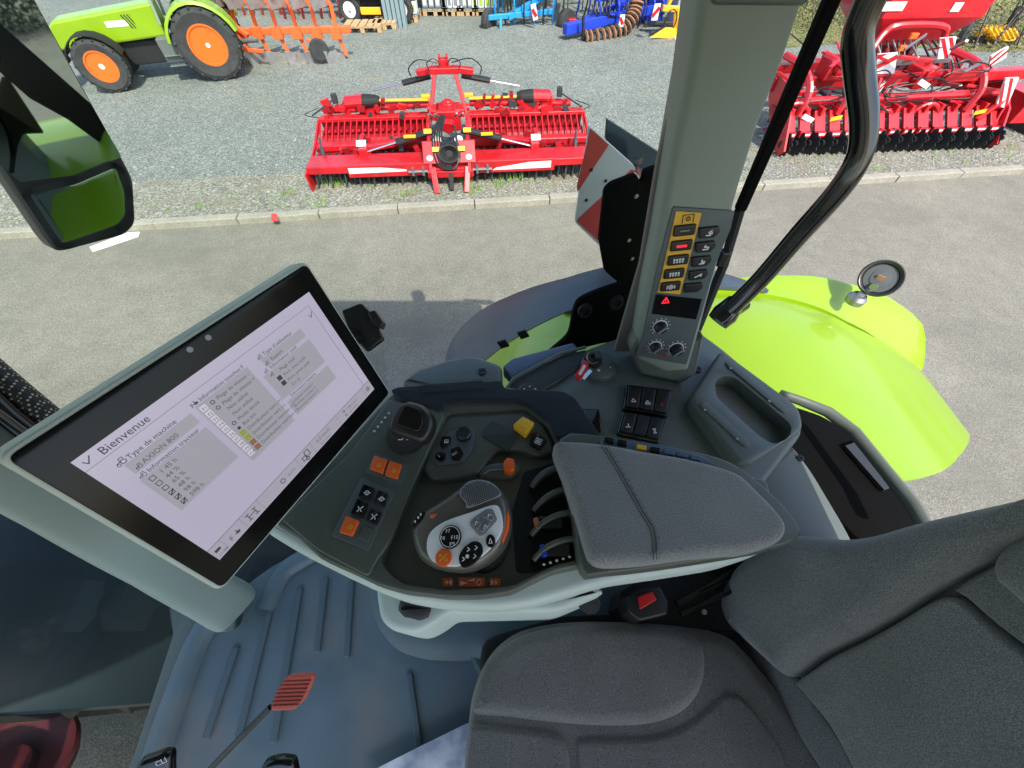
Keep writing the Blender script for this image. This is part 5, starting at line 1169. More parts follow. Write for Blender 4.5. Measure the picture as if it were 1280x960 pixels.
# beams per wing
for s_, (a, b) in ((-1, (xl, xm - .28)), (1, (xm + .28, xr))):
    w_ = b - a; c = (a + b) / 2
    bm1 = P('front_beam', 'red_paint', lambda m: (m.box((c, .17, .385), (w_, .34, .03)), m.box((c, .0, .345), (w_, .04, .13)), m.box((c, .30, .33), (w_, .05, .12))), bevel=.012)
    x0 = a + w_ * (.33 if s_ < 0 else .05); x1 = a + w_ * (.95 if s_ < 0 else .66)
    P('front_cover', 'red_paint', lambda m: m.box(((x0 + x1) / 2, -.01, .32), (x1 - x0, .06, .22)), bevel=.01)
    P('decal', 'white_print', lambda m: m.slab(Frame((0, -.041, 0), (1, 0, 0), (0, 0, 1)), [(x0 + .02, .29), (x0 + .02, .39), (x0 + .45, .38), (x0 + .78, .33), (x0 + .78, .30)] if s_ < 0 else [(x0 + .2, .26), (x0 + .25, .30), (x0 + .7, .38), (x0 + 1.0, .39), (x0 + 1.0, .27)], .002, .003, 0), bm1)
    P('trough', 'red_dark', lambda m: m.box((c, .50, .24), (w_, .34, .08)))
    P('mid_beam', 'red_paint', lambda m: (m.box((c, .66, .36), (w_ * .99, .14, .12))), bevel=.02)
    P('roller_tray', 'red_dark', lambda m: m.box((c, .98, .10), (w_ * .97, .42, .04)))
    P('rear_panel', 'red_dark', lambda m: m.box((c, 1.14, .40), (w_ * .97, .03, .34)))
    P('roller', 'red_dark', lambda m: m.cyl((a + .03, .98, .26), (b - .03, .98, .26), .15, seg=14))
    P('rear_beam', 'red_paint', lambda m: (m.box((c, 1.12, .60), (w_ * 1.0, .10, .07)), m.box((c, 1.24, .58), (w_ * 1.0, .14, .03))), bevel=.01)
    n = int(w_ / .088)
    for i in range(n + 1):
        x = a + .03 + (w_ - .06) * i / n
        if i == 0: sl0 = P('scraper_bar', 'red_paint', lambda m: m.bar((0, .74, .38), (0, 1.08, .585), .018, .022), bevel=.003); sl0.location.x = x
        else: o = sl0.copy(); COL.objects.link(o); o.location.x = x
    st_ = P('scraper', 'red_dark', lambda m: [m.box((a + .07 + (w_ - .1) * i / n, .97, .44), (.035, .05, .10), Matrix.Rotation(R(35), 3, 'X')) for i in range(n)])
    P('gear_teeth', 'tine_steel', lambda m: [m.lathe((a + .1 + i * .098, .50, .28), (0, 0, 1), [(.036, 0), (.036, .02), (.015, .03), (.015, .06), (0, .06)], 7) for i in range(int((w_ - .1) / .098))])
    for i in range(8):
        x = a + .14 + (w_ - .28) * i / 7
        P('tine', 'tine_steel', lambda m: (m.cyl((x, .22, .22), (x, .22, .12), .05, seg=8), m.bar((x - .055, .06, .26), (x - .075, .02, .0), .022, .05, (0, 1, 0)), m.bar((x + .055, .10, .26), (x + .04, .08, .0), .022, .05, (0, 1, 0))))
    e = a if s_ < 0 else b
    P('side_plate', 'red_paint', lambda m: m.add([(e + dx, y, z) for dx in (-.012, .012) for y, z in ((-.10, .34), (-.06, -.02), (.12, .01), (.34, .30), (1.2, .55), (1.1, .62), (.66, .45), (.3, .36))],
      [tuple(range(8)), tuple(range(15, 7, -1))] + [(i, 8 + i, 8 + (i + 1) % 8, (i + 1) % 8) for i in range(8)]))
    # vertical adjuster near the wing end
    xa = h(400, 190, .3).x if s_ < 0 else h(718, 172, .5).x
    P('adjuster', 'tine_steel', lambda m: (m.cyl((xa, .34, .26), (xa, .42, .50), .030, seg=10), m.cyl((xa, .42, .50), (xa, .46, .64), .014, seg=8)))
    # gearbox row behind: tubes
    x2 = xm + s_ * .30; x3 = xm + s_ * 1.22
    P('rear_tube', 'red_paint', lambda m: (m.cyl((x2, 1.42, .68), (xm + s_ * 1.85, 1.42, .62), .07, seg=12), m.box((x3, 1.42, .68), (.26, .2, .24)), m.box((xm + s_ * 1.52, 1.40, .66), (.08, .16, .2))), bevel=.015)
    P('gearbox', 'red_paint', lambda m: (m.cyl((x3 + s_ * .02, 1.40, .78), (x3 + s_ * .30, 1.40, .76), .11, seg=14), m.box((x3 + s_ * .25, 1.42, .72), (.16, .2, .2))), bevel=.015)
    P('drive_cone', 'rubber', lambda m: m.lathe((x3 - s_ * .20, 1.38, .78), (s_, 0, 0), [(.07, 0), (.10, .06), (.115, .20), (.115, .24), (.05, .24)], 16))
    P('drive_shaft', 'yellow_plastic', lambda m: m.cyl((xm + s_ * .30, 1.35, .78), (x3 - s_ * .18, 1.38, .78), .026, seg=12))
    P('cylinder', 'black_plastic', lambda m: m.cyl((xm + s_ * .22, 1.30, 1.20), (xm + s_ * .62, 1.30, 1.10), .050, seg=12))
    P('cylinder_rod', 'chrome', lambda m: m.cyl((xm + s_ * .6, 1.30, 1.105), (xm + s_ * 1.05, 1.34, .98), .016, seg=8))
    P('cylinder', 'black_plastic', lambda m: m.cyl((xm + s_ * .18, .45, .70), (xm + s_ * .72, .38, .56), .055, seg=12))
    P('cylinder_rod', 'chrome', lambda m: m.cyl((xm + s_ * .7, .38, .565), (xm + s_ * 1.15, .34, .43), .018, seg=8))
    P('sticker', 'yellow_plastic', lambda m: m.box((xm + s_ * .52, .35, .668), (.16, .05, .03)))
    P('bracket', 'red_paint', lambda m: (m.box((xm + s_ * 1.18, .36, .42), (.12, .16, .18)), m.box((xm + s_ * 1.22, .60, .48), (.06, .2, .16))), bevel=.01)
    P('sticker', 'white_print', lambda m: m.box((xm + s_ * 1.20, .40, .55), (.13, .10, .008), Matrix.Rotation(R(40), 3, 'X')))
    P('hose', 'hose_black', lambda m: m.tube(spline([(xm + s_ * 1.9, 1.3, .72), (xm + s_ * 2.1, 1.2, .66), (b if s_ > 0 else a, 1.15, .62)], 4, False), .008, 5))
    P('hose', 'hose_black', lambda m: m.tube(spline([(xm + s_ * .1, 1.3, 1.40), (xm + s_ * .35, 1.3, 1.46), (xm + s_ * .50, 1.28, 1.34), (xm + s_ * .48, 1.26, 1.22)], 5, False), .010, 5))
# small fittings along the wings
for k in range(84):
    s_ = random.choice((-1, 1)); x = xm + s_ * random.uniform(.4, 1.85)
    y, z = random.choice(((.50, .40), (.62, .46), (1.28, .70), (1.40, .66), (1.30, .62), (.42, .42), (1.36, .80), (1.1, .66)))
    P('fitting', random.choice(['red_paint', 'red_dark', 'red_dark', 'tine_steel', 'red_paint']), lambda m: m.box((x, y + random.uniform(-.06, .06), z), (random.uniform(.03, .12), random.uniform(.04, .10), random.uniform(.05, .14)), Matrix.Rotation(random.uniform(-.5, .5), 3, 'Y')))
for s_ in (-1, 1):
    P('stay_rod', 'tine_steel', lambda m: (m.bar((xm + s_ * 1.62, 1.4, .86), (xm + s_ * 1.98, 1.15, .66), .02, .02), m.box((xm + s_ * 1.66, 1.38, .84), (.07, .08, .16))))
    P('cross_brace', 'red_paint', lambda m: m.bar((xm + s_ * .3, .6, .52), (xm + s_ * 1.2, .45, .42), .08, .10), bevel=.01)
# headstock
for s_ in (-1, 1):
    P('tower_leg', 'red_paint', lambda m: (m.bar((xm + s_ * .32, .85, .40), (xm + s_ * .14, 1.15, 1.30), .17, .05, (1, 0, 0)), m.box((xm + s_ * .24, 1.18, 1.33), (.30, .10, .10), Matrix.Rotation(R(10 * s_), 3, 'Y'))), bevel=.012)
    P('hitch_plate', 'red_paint', lambda m: m.add([(xm + s_ * (.26 + dx), y, z) for dx in (-.02, .02) for y, z in ((-.12, .30), (-.1, .18), (.3, .2), (.75, .4), (.7, .85), (.45, .86), (.15, .62))],
      [tuple(range(7)), tuple(range(13, 6, -1))] + [(i, 7 + i, 7 + (i + 1) % 7, (i + 1) % 7) for i in range(7)]))
    P('lower_link', 'red_paint', lambda m: (m.bar((xm + s_ * .235, -.05, .36), (xm + s_ * .20, -.26, .02), .075, .035, (0, 1, 0)),), bevel=.008)
    P('side_pad', 'red_paint', lambda m: m.box((xm + s_ * .23, .10, .52), (.24, .10, .34), Matrix.Rotation(R(-35), 3, 'X')), bevel=.01)
    for (dx, y, z) in ((.14, .20, .66), (.26, .04, .46)): P('cap', 'white_print', lambda m: m.lathe((xm + s_ * dx, y - .01, z + .02), (0, -.75, .6), [(.055, 0), (.055, .012), (.02, .02), (0, .02)], 16))
    P('sticker', 'yellow_plastic', lambda m: m.box((xm + s_ * .17, .06, .60), (.09, .07, .01), Matrix.Rotation(R(55), 3, 'X')))
    P('sticker', 'yellow_plastic', lambda m: m.box((xm + s_ * .26, .25, .80), (.10, .07, .01), Matrix.Rotation(R(45), 3, 'X')))
    P('pin', 'steel', lambda m: (m.cyl((xm + s_ * .30, -.06, .30), (xm + s_ * .56, -.06, .30), .022, seg=10), m.box((xm + s_ * .36, -.03, .30), (.03, .1, .14)), m.box((xm + s_ * .5, -.03, .30), (.03, .1, .14))))
    P('yellow_valve', 'yellow_plastic', lambda m: m.box((xm + s_ * .30, 1.05, .98), (.12, .06, .06)), bevel=.01)
P('cross_head', 'red_paint', lambda m: (m.box((xm, 1.12, 1.36), (.42, .12, .10)), m.box((xm, 1.12, 1.46), (.14, .1, .16)), m.box((xm - .05, 1.1, 1.54), (.03, .1, .12)), m.box((xm + .05, 1.1, 1.54), (.03, .1, .12))), bevel=.012)
P('centre_gearbox', 'red_paint', lambda m: (m.box((xm, .85, .72), (.34, .34, .34)), m.cyl((xm, .62, .72), (xm, .5, .70), .10, seg=16), m.lathe((xm, .95, .86), (0, 0, 1), [(.10, 0), (.10, .06), (.06, .07), (.06, .10), (0, .10)], 12), m.box((xm + .16, .8, .84), (.14, .2, .14)), m.box((xm - .17, .85, .80), (.12, .24, .18)), m.cyl((xm - .3, 1.0, .80), (xm + .3, 1.0, .80), .06, seg=10)), bevel=.03)
P('headstock_beam', 'red_paint', lambda m: (m.box((xm, -.02, .24), (.62, .14, .12)), m.box((xm, .2, .30), (.5, .5, .06))), bevel=.012)
P('shaft_guard', 'rubber', lambda m: m.lathe((xm, .06, .52), (0, -.8, .45), [(.05, -.1), (.13, 0), (.14, .08), (.12, .08), (.05, 0)], 20))
P('top_link', 'rubber', lambda m: m.bar((xm, -.02, .34), (xm, -.22, .04), .06, .04, (0, 1, 0)), bevel=.01)
P('centre_link', 'red_paint', lambda m: m.bar((xm - .01, .0, .38), (xm - .01, -.10, .16), .05, .05, (0, 1, 0)))
for k in range(5):
    o = .03 * k
    P('hose', 'hose_black', lambda m: m.tube(spline([(xm - .08 + o * .5, .45, .95), (xm - .2 + o, .2, .75), (xm - .18 + o * 1.3, -.02, .45), (xm - .02 + o * .6, -.1, .34), (xm + .14 - o * .2, -.02, .48), (xm + .1, .3, .80 + o * .4)], 5, False), .012, 6))
for s_ in (-1, 1):
    P('hose', 'hose_black', lambda m: m.tube(spline([(xm + s_ * .05, 1.05, 1.48), (xm + s_ * .12, 1.05, 1.56), (xm + s_ * .22, 1.05, 1.50), (xm + s_ * .2, 1.05, 1.40)], 5, False), .008, 5))
P('hose_coupling', 'steel', lambda m: [m.cyl((xm + dx, .45, .92), (xm + dx * 1.4, .35, 1.02), .016, seg=6) for dx in (-.16, -.10, .1, .16)], kind='stuff')

# ======================= RED SEED DRILL COMBINATION (right) =======================
DL = (5.75, 6.75, GY); DR = .075
dr_ = local_thing('seed_drill', 'red disc cultivator and seed drill with white and red hazard plates at the right', 'seed drill', DL, DR)
d = L2(DL, DR)
def Q(name, m, fn, bevel=0, sm=False, par=dr_, **kw): return P(name, m, fn, par=par, bevel=bevel, sm=sm, **kw)
xa = d(965, 195, -.3).x; xb = d(1245, 170, -.3).x
disc0 = None
for i in range(17):
    x = xa + .08 + (xb - xa - .16) * i / 16
    if disc0 is None:
        def dm(m):
            n = 12; pts = []
            for k in range(n * 3):
                a = 2 * math.pi * k / (n * 3); r = .165 if k % 3 else .14; pts.append((r * math.cos(a), r * math.sin(a)))
            m.slab(Frame((0, 0, 0), (.28, -.96, 0), (0, 0, 1)), pts, .006, .012, .0); m.lathe((0, 0, 0), (1, .28, 0), [(.05, -.05), (.05, .04), (0, .05)], 8)
        disc0 = Q('cutting_disc', 'disc_steel', dm); o = disc0
    else: o = disc0.copy(); COL.objects.link(o)
    o.location = (x, -.30 + random.uniform(-.01, .01), .155)
sh0 = None
for i in range(15):
    x = xa + .12 + (xb - xa - .24) * i / 14
    if sh0 is None:
        sh0 = Q('disc_guard', 'red_paint', lambda m: (m.box((0, -.14, .38), (.16, .30, .04), Matrix.Rotation(R(40), 3, 'X')), m.box((0, -.28, .27), (.17, .05, .07)), m.box((0, -.05, .50), (.05, .14, .08)), m.bar((0, .0, .48), (0, -.22, .26), .03, .05)), bevel=.006); o = sh0
        wt = Q('marking', 'white_print', lambda m: m.box((0, -.307, .275), (.13, .004, .025)), par=sh0)
    else:
        o = sh0.copy(); COL.objects.link(o); w2 = wt.copy(); COL.objects.link(w2); w2.parent = o
    o.location = (x, 0, 0)
Q('front_tube', 'red_paint', lambda m: m.cyl((xa, .05, .58), (xb, .05, .62), .05, seg=10))
Q('main_beam', 'red_dark', lambda m: (m.box(((xa + xb) / 2, .55, .66), (xb - xa, .18, .18)), m.box(((xa + xb) / 2, 1.1, .70), (xb - xa, .16, .16)), m.box(((xa + xb) / 2, .2, .42), (xb - xa, .2, .1))), bevel=.02)
for x in (xa + .05, xb - .05):
    Q('end_plate', 'red_paint', lambda m: m.add([(x + dx, y, z) for dx in (-.015, .015) for y, z in ((-.45, .12), (-.35, .02), (-.05, .1), (.5, .5), (.6, .8), (.2, .75), (-.2, .5))],
      [tuple(range(7)), tuple(range(13, 6, -1))] + [(i, 7 + i, 7 + (i + 1) % 7, (i + 1) % 7) for i in range(7)]))
# arched frame arms
for (px, w_) in ((1032, .09), (1185, .09), (985, .05)):
    x = d(px, 110, .4).x
    Q('arched_arm', 'red_paint', lambda m: m.tube(spline([(x, -.1, .45), (x + .04, -.05, .72), (x - .02, .2, .92), (x - .15, .6, .98)], 5, False), [.045] * 16, 6, flat=.7))
for (px, py) in ((1040, 85), (1150, 95), (1215, 100), (1085, 120), (1000, 120)):
    p = d(px, py, .5); Q('gearbox', 'red_paint', lambda m: (m.box(p, (.30, .30, .26)), m.cyl(p + V((0, -.2, .05)), p + V((0, -.05, .05)), .09, seg=12)), bevel=.03)
for i in range(95):
    px = random.uniform(970, 1240); py = random.uniform(60, 168); p = d(px, py, random.uniform(.0, .9)); q = p + V((random.uniform(-.45, .45), random.uniform(-.3, .4), random.uniform(-.18, .18)))
    m_ = random.choice(['red_paint', 'red_dark', 'red_paint', 'red_paint', 'black_plastic', 'steel'])
    Q('link_rod', m_, lambda m: m.bar(p, q, random.uniform(.02, .05), random.uniform(.015, .045)), bevel=.006)
for i in range(22):
    p = d(random.uniform(980, 1220), random.uniform(80, 150), .1)
    Q('hose', 'hose_black', lambda m: m.tube(spline([tuple(p + V((.12 * math.cos(t + i) * (1 + .3 * i % 3), -.1, .09 * math.sin(t + i)))) for t in (0, 1, 2, 3, 4)], 4, False), .009, 5))
# big hoops
for (px, py, r) in ((1152, 150, .20), (1100, 155, .16), (960 + 30, 150, .2)):
    p = d(px, py, -.1); Q('hoop', 'red_paint', lambda m: m.tube([p + V((r * math.cos(t), .02 * t, r * math.sin(t))) for t in [R(a) for a in range(-40, 225, 15)]], .028, 8))
for (px, py) in ((985, 160), (1010, 148), (1155, 105), (1185, 168)):
    p = d(px, py, -.15); Q('decal', 'white_print', lambda m: m.box(p, (.20, .01, .06), Matrix.Rotation(R(20), 3, 'Y')))
for (px, py) in ((1045, 148), (1225, 140), (1080, 165)):
    p = d(px, py, -.18); Q('sticker', 'yellow_plastic', lambda m: m.box(p, (.16, .01, .05), Matrix.Rotation(R(-10), 3, 'Y')))
# frame hoop and hopper above
hp = [d(1090, 62, .9), d(1105, 42, 1.0), d(1125, 32, 1.0), d(1178, 33, 1.0), d(1180, 48, 1.0), d(1172, 85, .9)]
Q('hoop_frame', 'red_paint', lambda m: m.tube(spline([tuple(p) for p in hp], 4, False), .045, 8), sm=True)
a, b = d(1098, 5, 1.5), d(1212, 8, 1.5)
def hopper(m):
    z0, z1 = a.z - .32, a.z + .35
    vs_ = [(a.x + .25, 1.35, z0 - .15), (b.x - .35, 1.35, z0 - .15), (b.x - .35, 2.0, z0 - .15), (a.x + .25, 2.0, z0 - .15), (a.x - .1, 1.15, z0 + .22), (b.x, 1.15, z0 + .22), (b.x, 2.4, z0 + .22), (a.x - .1, 2.4, z0 + .22), (a.x - .1, 1.15, z1), (b.x, 1.15, z1), (b.x, 2.4, z1), (a.x - .1, 2.4, z1)]
    m.add(vs_, [(3, 2, 1, 0), (0, 1, 5, 4), (1, 2, 6, 5), (2, 3, 7, 6), (3, 0, 4, 7), (4, 5, 9, 8), (5, 6, 10, 9), (6, 7, 11, 10), (7, 4, 8, 11), (8, 9, 10, 11)])
hop = Q('hopper', 'red_paint', hopper, bevel=.02)
for px, py, w_ in ((1118, 8, .32), (1196, 9, .14)):
    p = d(px, py, 1.14); Q('decal', 'white_print', lambda m: m.box(p, (w_, .01, .10)))
Q('hopper_leg', 'red_dark', lambda m: (m.bar((a.x + .4, 1.5, .7), (a.x + .4, 1.6, a.z - .3), .1, .1), m.bar((b.x - .5, 1.5, .7), (b.x - .5, 1.6, a.z - .3), .1, .1), m.box(((a.x + b.x) / 2, 1.7, a.z - .55), (.7, .4, .4))), bevel=.01)
for i in range(14):
    p = d(1095 + i * 7, 50, 1.15); q = d(1085 + i * 9, 100, .9); Q('seed_hose', 'hose_black' if i % 3 else 'steel', lambda m: m.tube(spline([tuple(p), tuple((p + q) / 2 + V((random.uniform(-.1, .1), -.1, 0))), tuple(q)], 4, False), .014, 5))
Q('walkway', 'steel', lambda m: m.bar(d(1118, 78, .8), d(1185, 74, .8), .12, .05))
for px, py in ((1142, 45), (1128, 60)): p = d(px, py, .9); Q('marker_lamp', 'orange', lambda m: m.box(p, (.12, .05, .07)), bevel=.01)
def hazard(pts, yl, stripes):
    F = Frame(V((0, yl, 0)), (1, 0, 0), (0, 0, 1)); q = [(d(*p, yl).x, d(*p, yl).z) for p in pts]
    m1 = MB(); m1.slab(F, q, .0, .03, 0); o = m1.build('hazard_plate', 'white_paint', dr_)
    A, B, C_, D = [V(p) for p in q]
    for u0 in stripes:
        def at(u_, v_): u_ = max(0, min(1, u_)); return tuple((A * (1 - u_) + B * u_) * (1 - v_) + (D * (1 - u_) + C_ * u_) * v_)
        m2 = MB()
        for k in range(6):
            v0, v1 = k / 6, (k + 1) / 6; sh_ = .5 * v0; sh2 = .5 * v1
            pts_ = [at(u0 + sh_, v0), at(u0 + .25 + sh_, v0), at(u0 + .25 + sh2, v1), at(u0 + sh2, v1)]
            if (V(pts_[0]) - V(pts_[1])).length > .01 or (V(pts_[2]) - V(pts_[3])).length > .01: m2.slab(F, pts_, .004, .003, 0)
        m2.build('red_stripe', 'red_paint', o)
hazard([(1258, 98), (1274, 97), (1258, 135), (1245, 133)][:4], -.15, (-.3, .3)); hazard([(1093, 92), (1098, 68), (1122, 66), (1118, 92)], .3, (.2, .75))
hazard([(1176, 48), (1196, 46), (1190, 72), (1172, 74)], .6, (0, .5)); hazard([(1236, 84), (1240, 70), (1261, 58), (1258, 72)], .3, (.0, .55)); hazard([(1091, 130), (1091, 112), (1108, 102), (1100, 116)], .1, (.2, .7))
Q('marker_arm', 'red_paint', lambda m: (m.bar(d(1195, 65, .6), d(1235, 85, .3), .05, .05), m.bar(d(1180, 95, .2), d(1290, 90, .0), .14, .12), m.bar(d(1220, 150, -.2), d(1262, 120, -.1), .06, .06), m.bar(d(1255, 100, .3), d(1300, 80, .3), .1, .1)), bevel=.01, kind='stuff')
Q('folded_wing', 'red_paint', lambda m: (m.box(d(1275, 128, .2), (.5, .6, .35)), m.tube(spline([tuple(d(1262, 125, -.1)), tuple(d(1246, 150, -.2)), tuple(d(1240, 172, -.3))], 4, False), .02, 6)), bevel=.03)
Q('support_wheel', 'tyre', lambda m: m.lathe(d(1282, 160, .2), (1, .1, 0), [(.15, -.1), (.28, -.1), (.30, 0), (.28, .1), (.15, .1)], 20))

# ======================= BACKGROUND TRACTOR =======================
def wheel(par, c, ax, rt, w_, rr, rim_m, lugs=18, name='wheel'):
    c = V(c); ax = V(ax).normalized(); m = MB(); m.lathe(c, ax, [(rr, -w_ * .4), (rt * .85, -w_ * .5), (rt * .97, -w_ * .4), (rt, 0), (rt * .97, w_ * .4), (rt * .85, w_ * .5), (rr, w_ * .4), (rr, -w_ * .4)], 36)
    x = V((0, 0, 1)).cross(ax).normalized(); y = ax.cross(x)
    for k in range(lugs):
        a = 2 * math.pi * k / lugs
        for sd in (-1, 1):
            aa = a + (.0 if sd > 0 else math.pi / lugs); p0 = c + (x * math.cos(aa) + y * math.sin(aa)) * rt * 1.0; p1 = c + (x * math.cos(aa + .25) + y * math.sin(aa + .25)) * rt * .95 + ax * sd * w_ * .48
            m.bar(p0, p1, w_ * .12, rt * .06, upv=(p0 - c))
    o = m.build(name, 'tyre', par, smooth_=30)
    m = MB(); m.lathe(c, ax, [(rr * 1.02, w_ * .36), (rr * 1.04, w_ * .42), (rr * .94, w_ * .42), (rr * .86, w_ * .2), (rr * .5, w_ * .1), (rr * .45, w_ * .22), (0, w_ * .22)], 32); m.build('rim', rim_m, o, smooth_=True)
    m = MB(); m.lathe(c + ax * w_ * .22, ax, [(rr * .34, 0), (rr * .30, .04), (rr * .16, .06), (0, .08)], 12)
    for k in range(8): a = 2 * math.pi * k / 8; m.cyl(c + ax * w_ * .18 + (x * math.cos(a) + y * math.sin(a)) * rr * .42, c + ax * (w_ * .22 + .03) + (x * math.cos(a) + y * math.sin(a)) * rr * .42, .016, seg=6)
    m.build('hub', 'white_paint', o, smooth_=True); return o
R0 = G0.hit(256, 97) + V((.50, -.10, 0)); R1 = G0.hit(126, 113) + V((.50, -.10, 0)); fwd = (R1 - R0); fwd.z = 0; WB = fwd.length / .68; fwd.normalize(); ang = math.atan2(fwd.y, fwd.x)
bt = local_thing('tractor', 'lime green tractor with orange wheels parked beyond the mirror at the upper left', 'tractor', (R0.x, R0.y, GY), ang)
# local axes: +x forward, near side (towards us) is +y because the tractor faces left
def Z(name, m, fn, bevel=0, sm=False, par=bt, **kw): return P(name, m, fn, par=par, bevel=bevel, sm=sm, **kw)
bt.scale = (.68, .68, .68); rr_, rf_ = .80, .58
for sd in (1, -1):
    y0 = .22 if sd > 0 else -1.45
    wheel(bt, (0, y0 if sd < 0 else .22, rr_), (0, 1 * (1 if sd > 0 else -1), 0), rr_, .46, .44, 'wheel_orange', name='rear_wheel')
    wheel(bt, (WB, (.14 if sd > 0 else -1.36), rf_), (0, 1 if sd > 0 else -1, 0), rf_, .40, .33, 'wheel_orange', name='front_wheel')
CYt = -.62
Z('hood', 'lime_paint', lambda m: (m.add([(x, CYt + s_ * w_, z) for (x, w_, z0, z1) in ((WB + .95, .26, .85, 1.15), (WB + .6, .34, .85, 1.42), (.95, .40, .95, 1.62)) for s_ in (-1, 1) for z in (z0, z1)],
   [(0, 1, 3, 2), (8, 10, 11, 9)] + [f for k in (0, 4) for f in ((k, k + 4, k + 5, k + 1), (k + 2, k + 3, k + 7, k + 6), (k + 1, k + 5, k + 7, k + 3), (k, k + 2, k + 6, k + 4))])), bevel=.05)
gr = Z('hood_grille', 'black_matte', lambda m: [m.box((1.35 + i * .07, CYt + .375, 1.30), (.03, .02, .30), Matrix.Rotation(R(20), 3, 'Y')) for i in range(6)], kind='stuff')
Z('side_badge', 'white_print', lambda m: m.box((1.95, CYt + .372, 1.28), (.5, .02, .12)))
Z('chassis', 'black_matte', lambda m: (m.box((1.0, CYt, .62), (2.4, .45, .5)), m.box((WB, CYt, .55), (.2, 1.2, .2)), m.box((0, CYt, .8), (.3, 1.3, .3))), bevel=.03)
Z('fuel_tank', 'trim_plastic', lambda m: (m.box((.95, -.12, .72), (.55, .45, .5)), m.box((.95, .12, .40), (.5, .2, .03)), m.box((.95, .12, .62), (.5, .16, .03))), bevel=.04)
for sd, yy in ((1, .1), (-1, -1.4)):
    def fend(m):
        rows = []
        for k in range(13):
            a = R(8 + k * 13); rows.append([(math.cos(a) * rr_ * 1.14, yy + sd * (-.28), rr_ + math.sin(a) * rr_ * 1.14), (math.cos(a) * rr_ * 1.14, yy + sd * .30, rr_ + math.sin(a) * rr_ * 1.12), (math.cos(a) * rr_ * 1.05, yy + sd * .33, rr_ + math.sin(a) * rr_ * 1.04)])
        m.grid(rows, .02)
    Z('rear_mudguard', 'lime_paint', fend, sm=40)
    def fend2(m):
        rows = []
        for k in range(9):
            a = R(25 + k * 17); rows.append([(WB + math.cos(a) * rf_ * 1.15, yy + sd * (-.2), rf_ + math.sin(a) * rf_ * 1.15), (WB + math.cos(a) * rf_ * 1.15, yy + sd * .24, rf_ + math.sin(a) * rf_ * 1.13)])
        m.grid(rows, .02)
    Z('front_mudguard', 'rubber', fend2, sm=40)
Z('cab', 'trim_pillar', lambda m: (m.bar((.95, CYt + .55, 1.2), (.75, CYt + .55, 2.6), .07, .07), m.bar((.95, CYt - .55, 1.2), (.75, CYt - .55, 2.6), .07, .07), m.bar((-.35, CYt + .6, 1.5), (-.45, CYt + .6, 2.6), .07, .07), m.bar((-.35, CYt - .6, 1.5), (-.45, CYt - .6, 2.6), .07, .07), m.bar((.3, CYt + .62, 1.1), (.25, CYt + .6, 2.6), .05, .05), m.box((.2, CYt, 2.65), (1.6, 1.4, .18)), m.box((.2, CYt, 1.1), (1.2, 1.1, .3))), bevel=.02, kind='stuff')
Z('seat', 'black_matte', lambda m: (m.box((.1, CYt, 1.5), (.5, .5, .15)), m.box((-.15, CYt, 1.8), (.12, .5, .6))), bevel=.04)
Z('cab_glass', 'window_glass', lambda m: (m.add([(.95, CYt + .56, 1.25), (-.35, CYt + .6, 1.25), (-.45, CYt + .6, 2.55), (.75, CYt + .56, 2.55)], [(0, 1, 2, 3)])))
Z('front_weight', 'black_matte', lambda m: m.box((WB + 1.15, CYt, .75), (.35, .7, .5)), bevel=.03)

# ======================= ORANGE PLOUGH =======================
PLo = G0.hit(352, 84)
pl_ = local_thing('plough', 'orange reversible plough with grey steel shares standing beside the parked tractor', 'plough', (PLo.x, PLo.y, GY), .06)
pp_ = L2((PLo.x, PLo.y, GY), .06)
def W(name, m, fn, bevel=0, sm=False, par=pl_, **kw): return P(name, m, fn, par=par, bevel=bevel, sm=sm, **kw)
bz0 = pp_(290, 40, .3); bz1 = pp_(438, 36, .3)
W('beam', 'plough_orange', lambda m: m.bar(bz0, bz1, .11, .11), bevel=.015)
for i in range(6):
    px = 298 + i * 24.5; b0 = pp_(px, 40, .3)
    W('upper_leg', 'plough_orange', lambda m: (m.bar(b0, b0 + V((.04, .0, .42)), .07, .05, (0, 1, 0)), m.bar(b0 + V((.04, 0, .42)), b0 + V((-.16, 0, .62)), .07, .05, (0, 1, 0))), bevel=.01)
    W('lower_leg', 'plough_orange', lambda m: (m.bar(b0, b0 + V((.10, -.05, -.38)), .07, .05, (0, 1, 0)), m.box(b0 + V((0, -.05, 0)), (.2, .12, .2))), bevel=.01)
    def board(sgn):
        def f(m):
            rows = []
            for a in range(6):
                t = a / 5; row = []
                for b in range(5):
                    s__ = b / 4; row.append(V((b0.x - .26 + (.20 + .10 * s__) * t, .02 + .28 * t - .16 * s__ + .2 * s__ * s__ * t, (b0.z - .70 + (.50 - .16 * t) * s__) if sgn < 0 else (b0.z + .40 + .45 * s__))))
                rows.append(row)
            m.grid(rows, .02)
        return f
    W('mouldboard', 'steel_plate', board(-1), sm=60); W('mouldboard', 'steel_plate', board(1), sm=60)
    W('share', 'rust', lambda m: m.bar((b0.x - .40, .02, b0.z - .76), (b0.x + .05, .12, b0.z - .78), .04, .12))
W('depth_wheel', 'tyre', lambda m: m.lathe(pp_(399, 62, -.05), (.2, -1, 0), [(.09, -.06), (.17, -.06), (.19, 0), (.17, .06), (.09, .06)], 20)); W('wheel_rim', 'white_print', lambda m: m.lathe(pp_(399, 62, -.05), (.2, -1, 0), [(.09, .04), (.03, .0), (.03, .05), (0, .05)], 16))
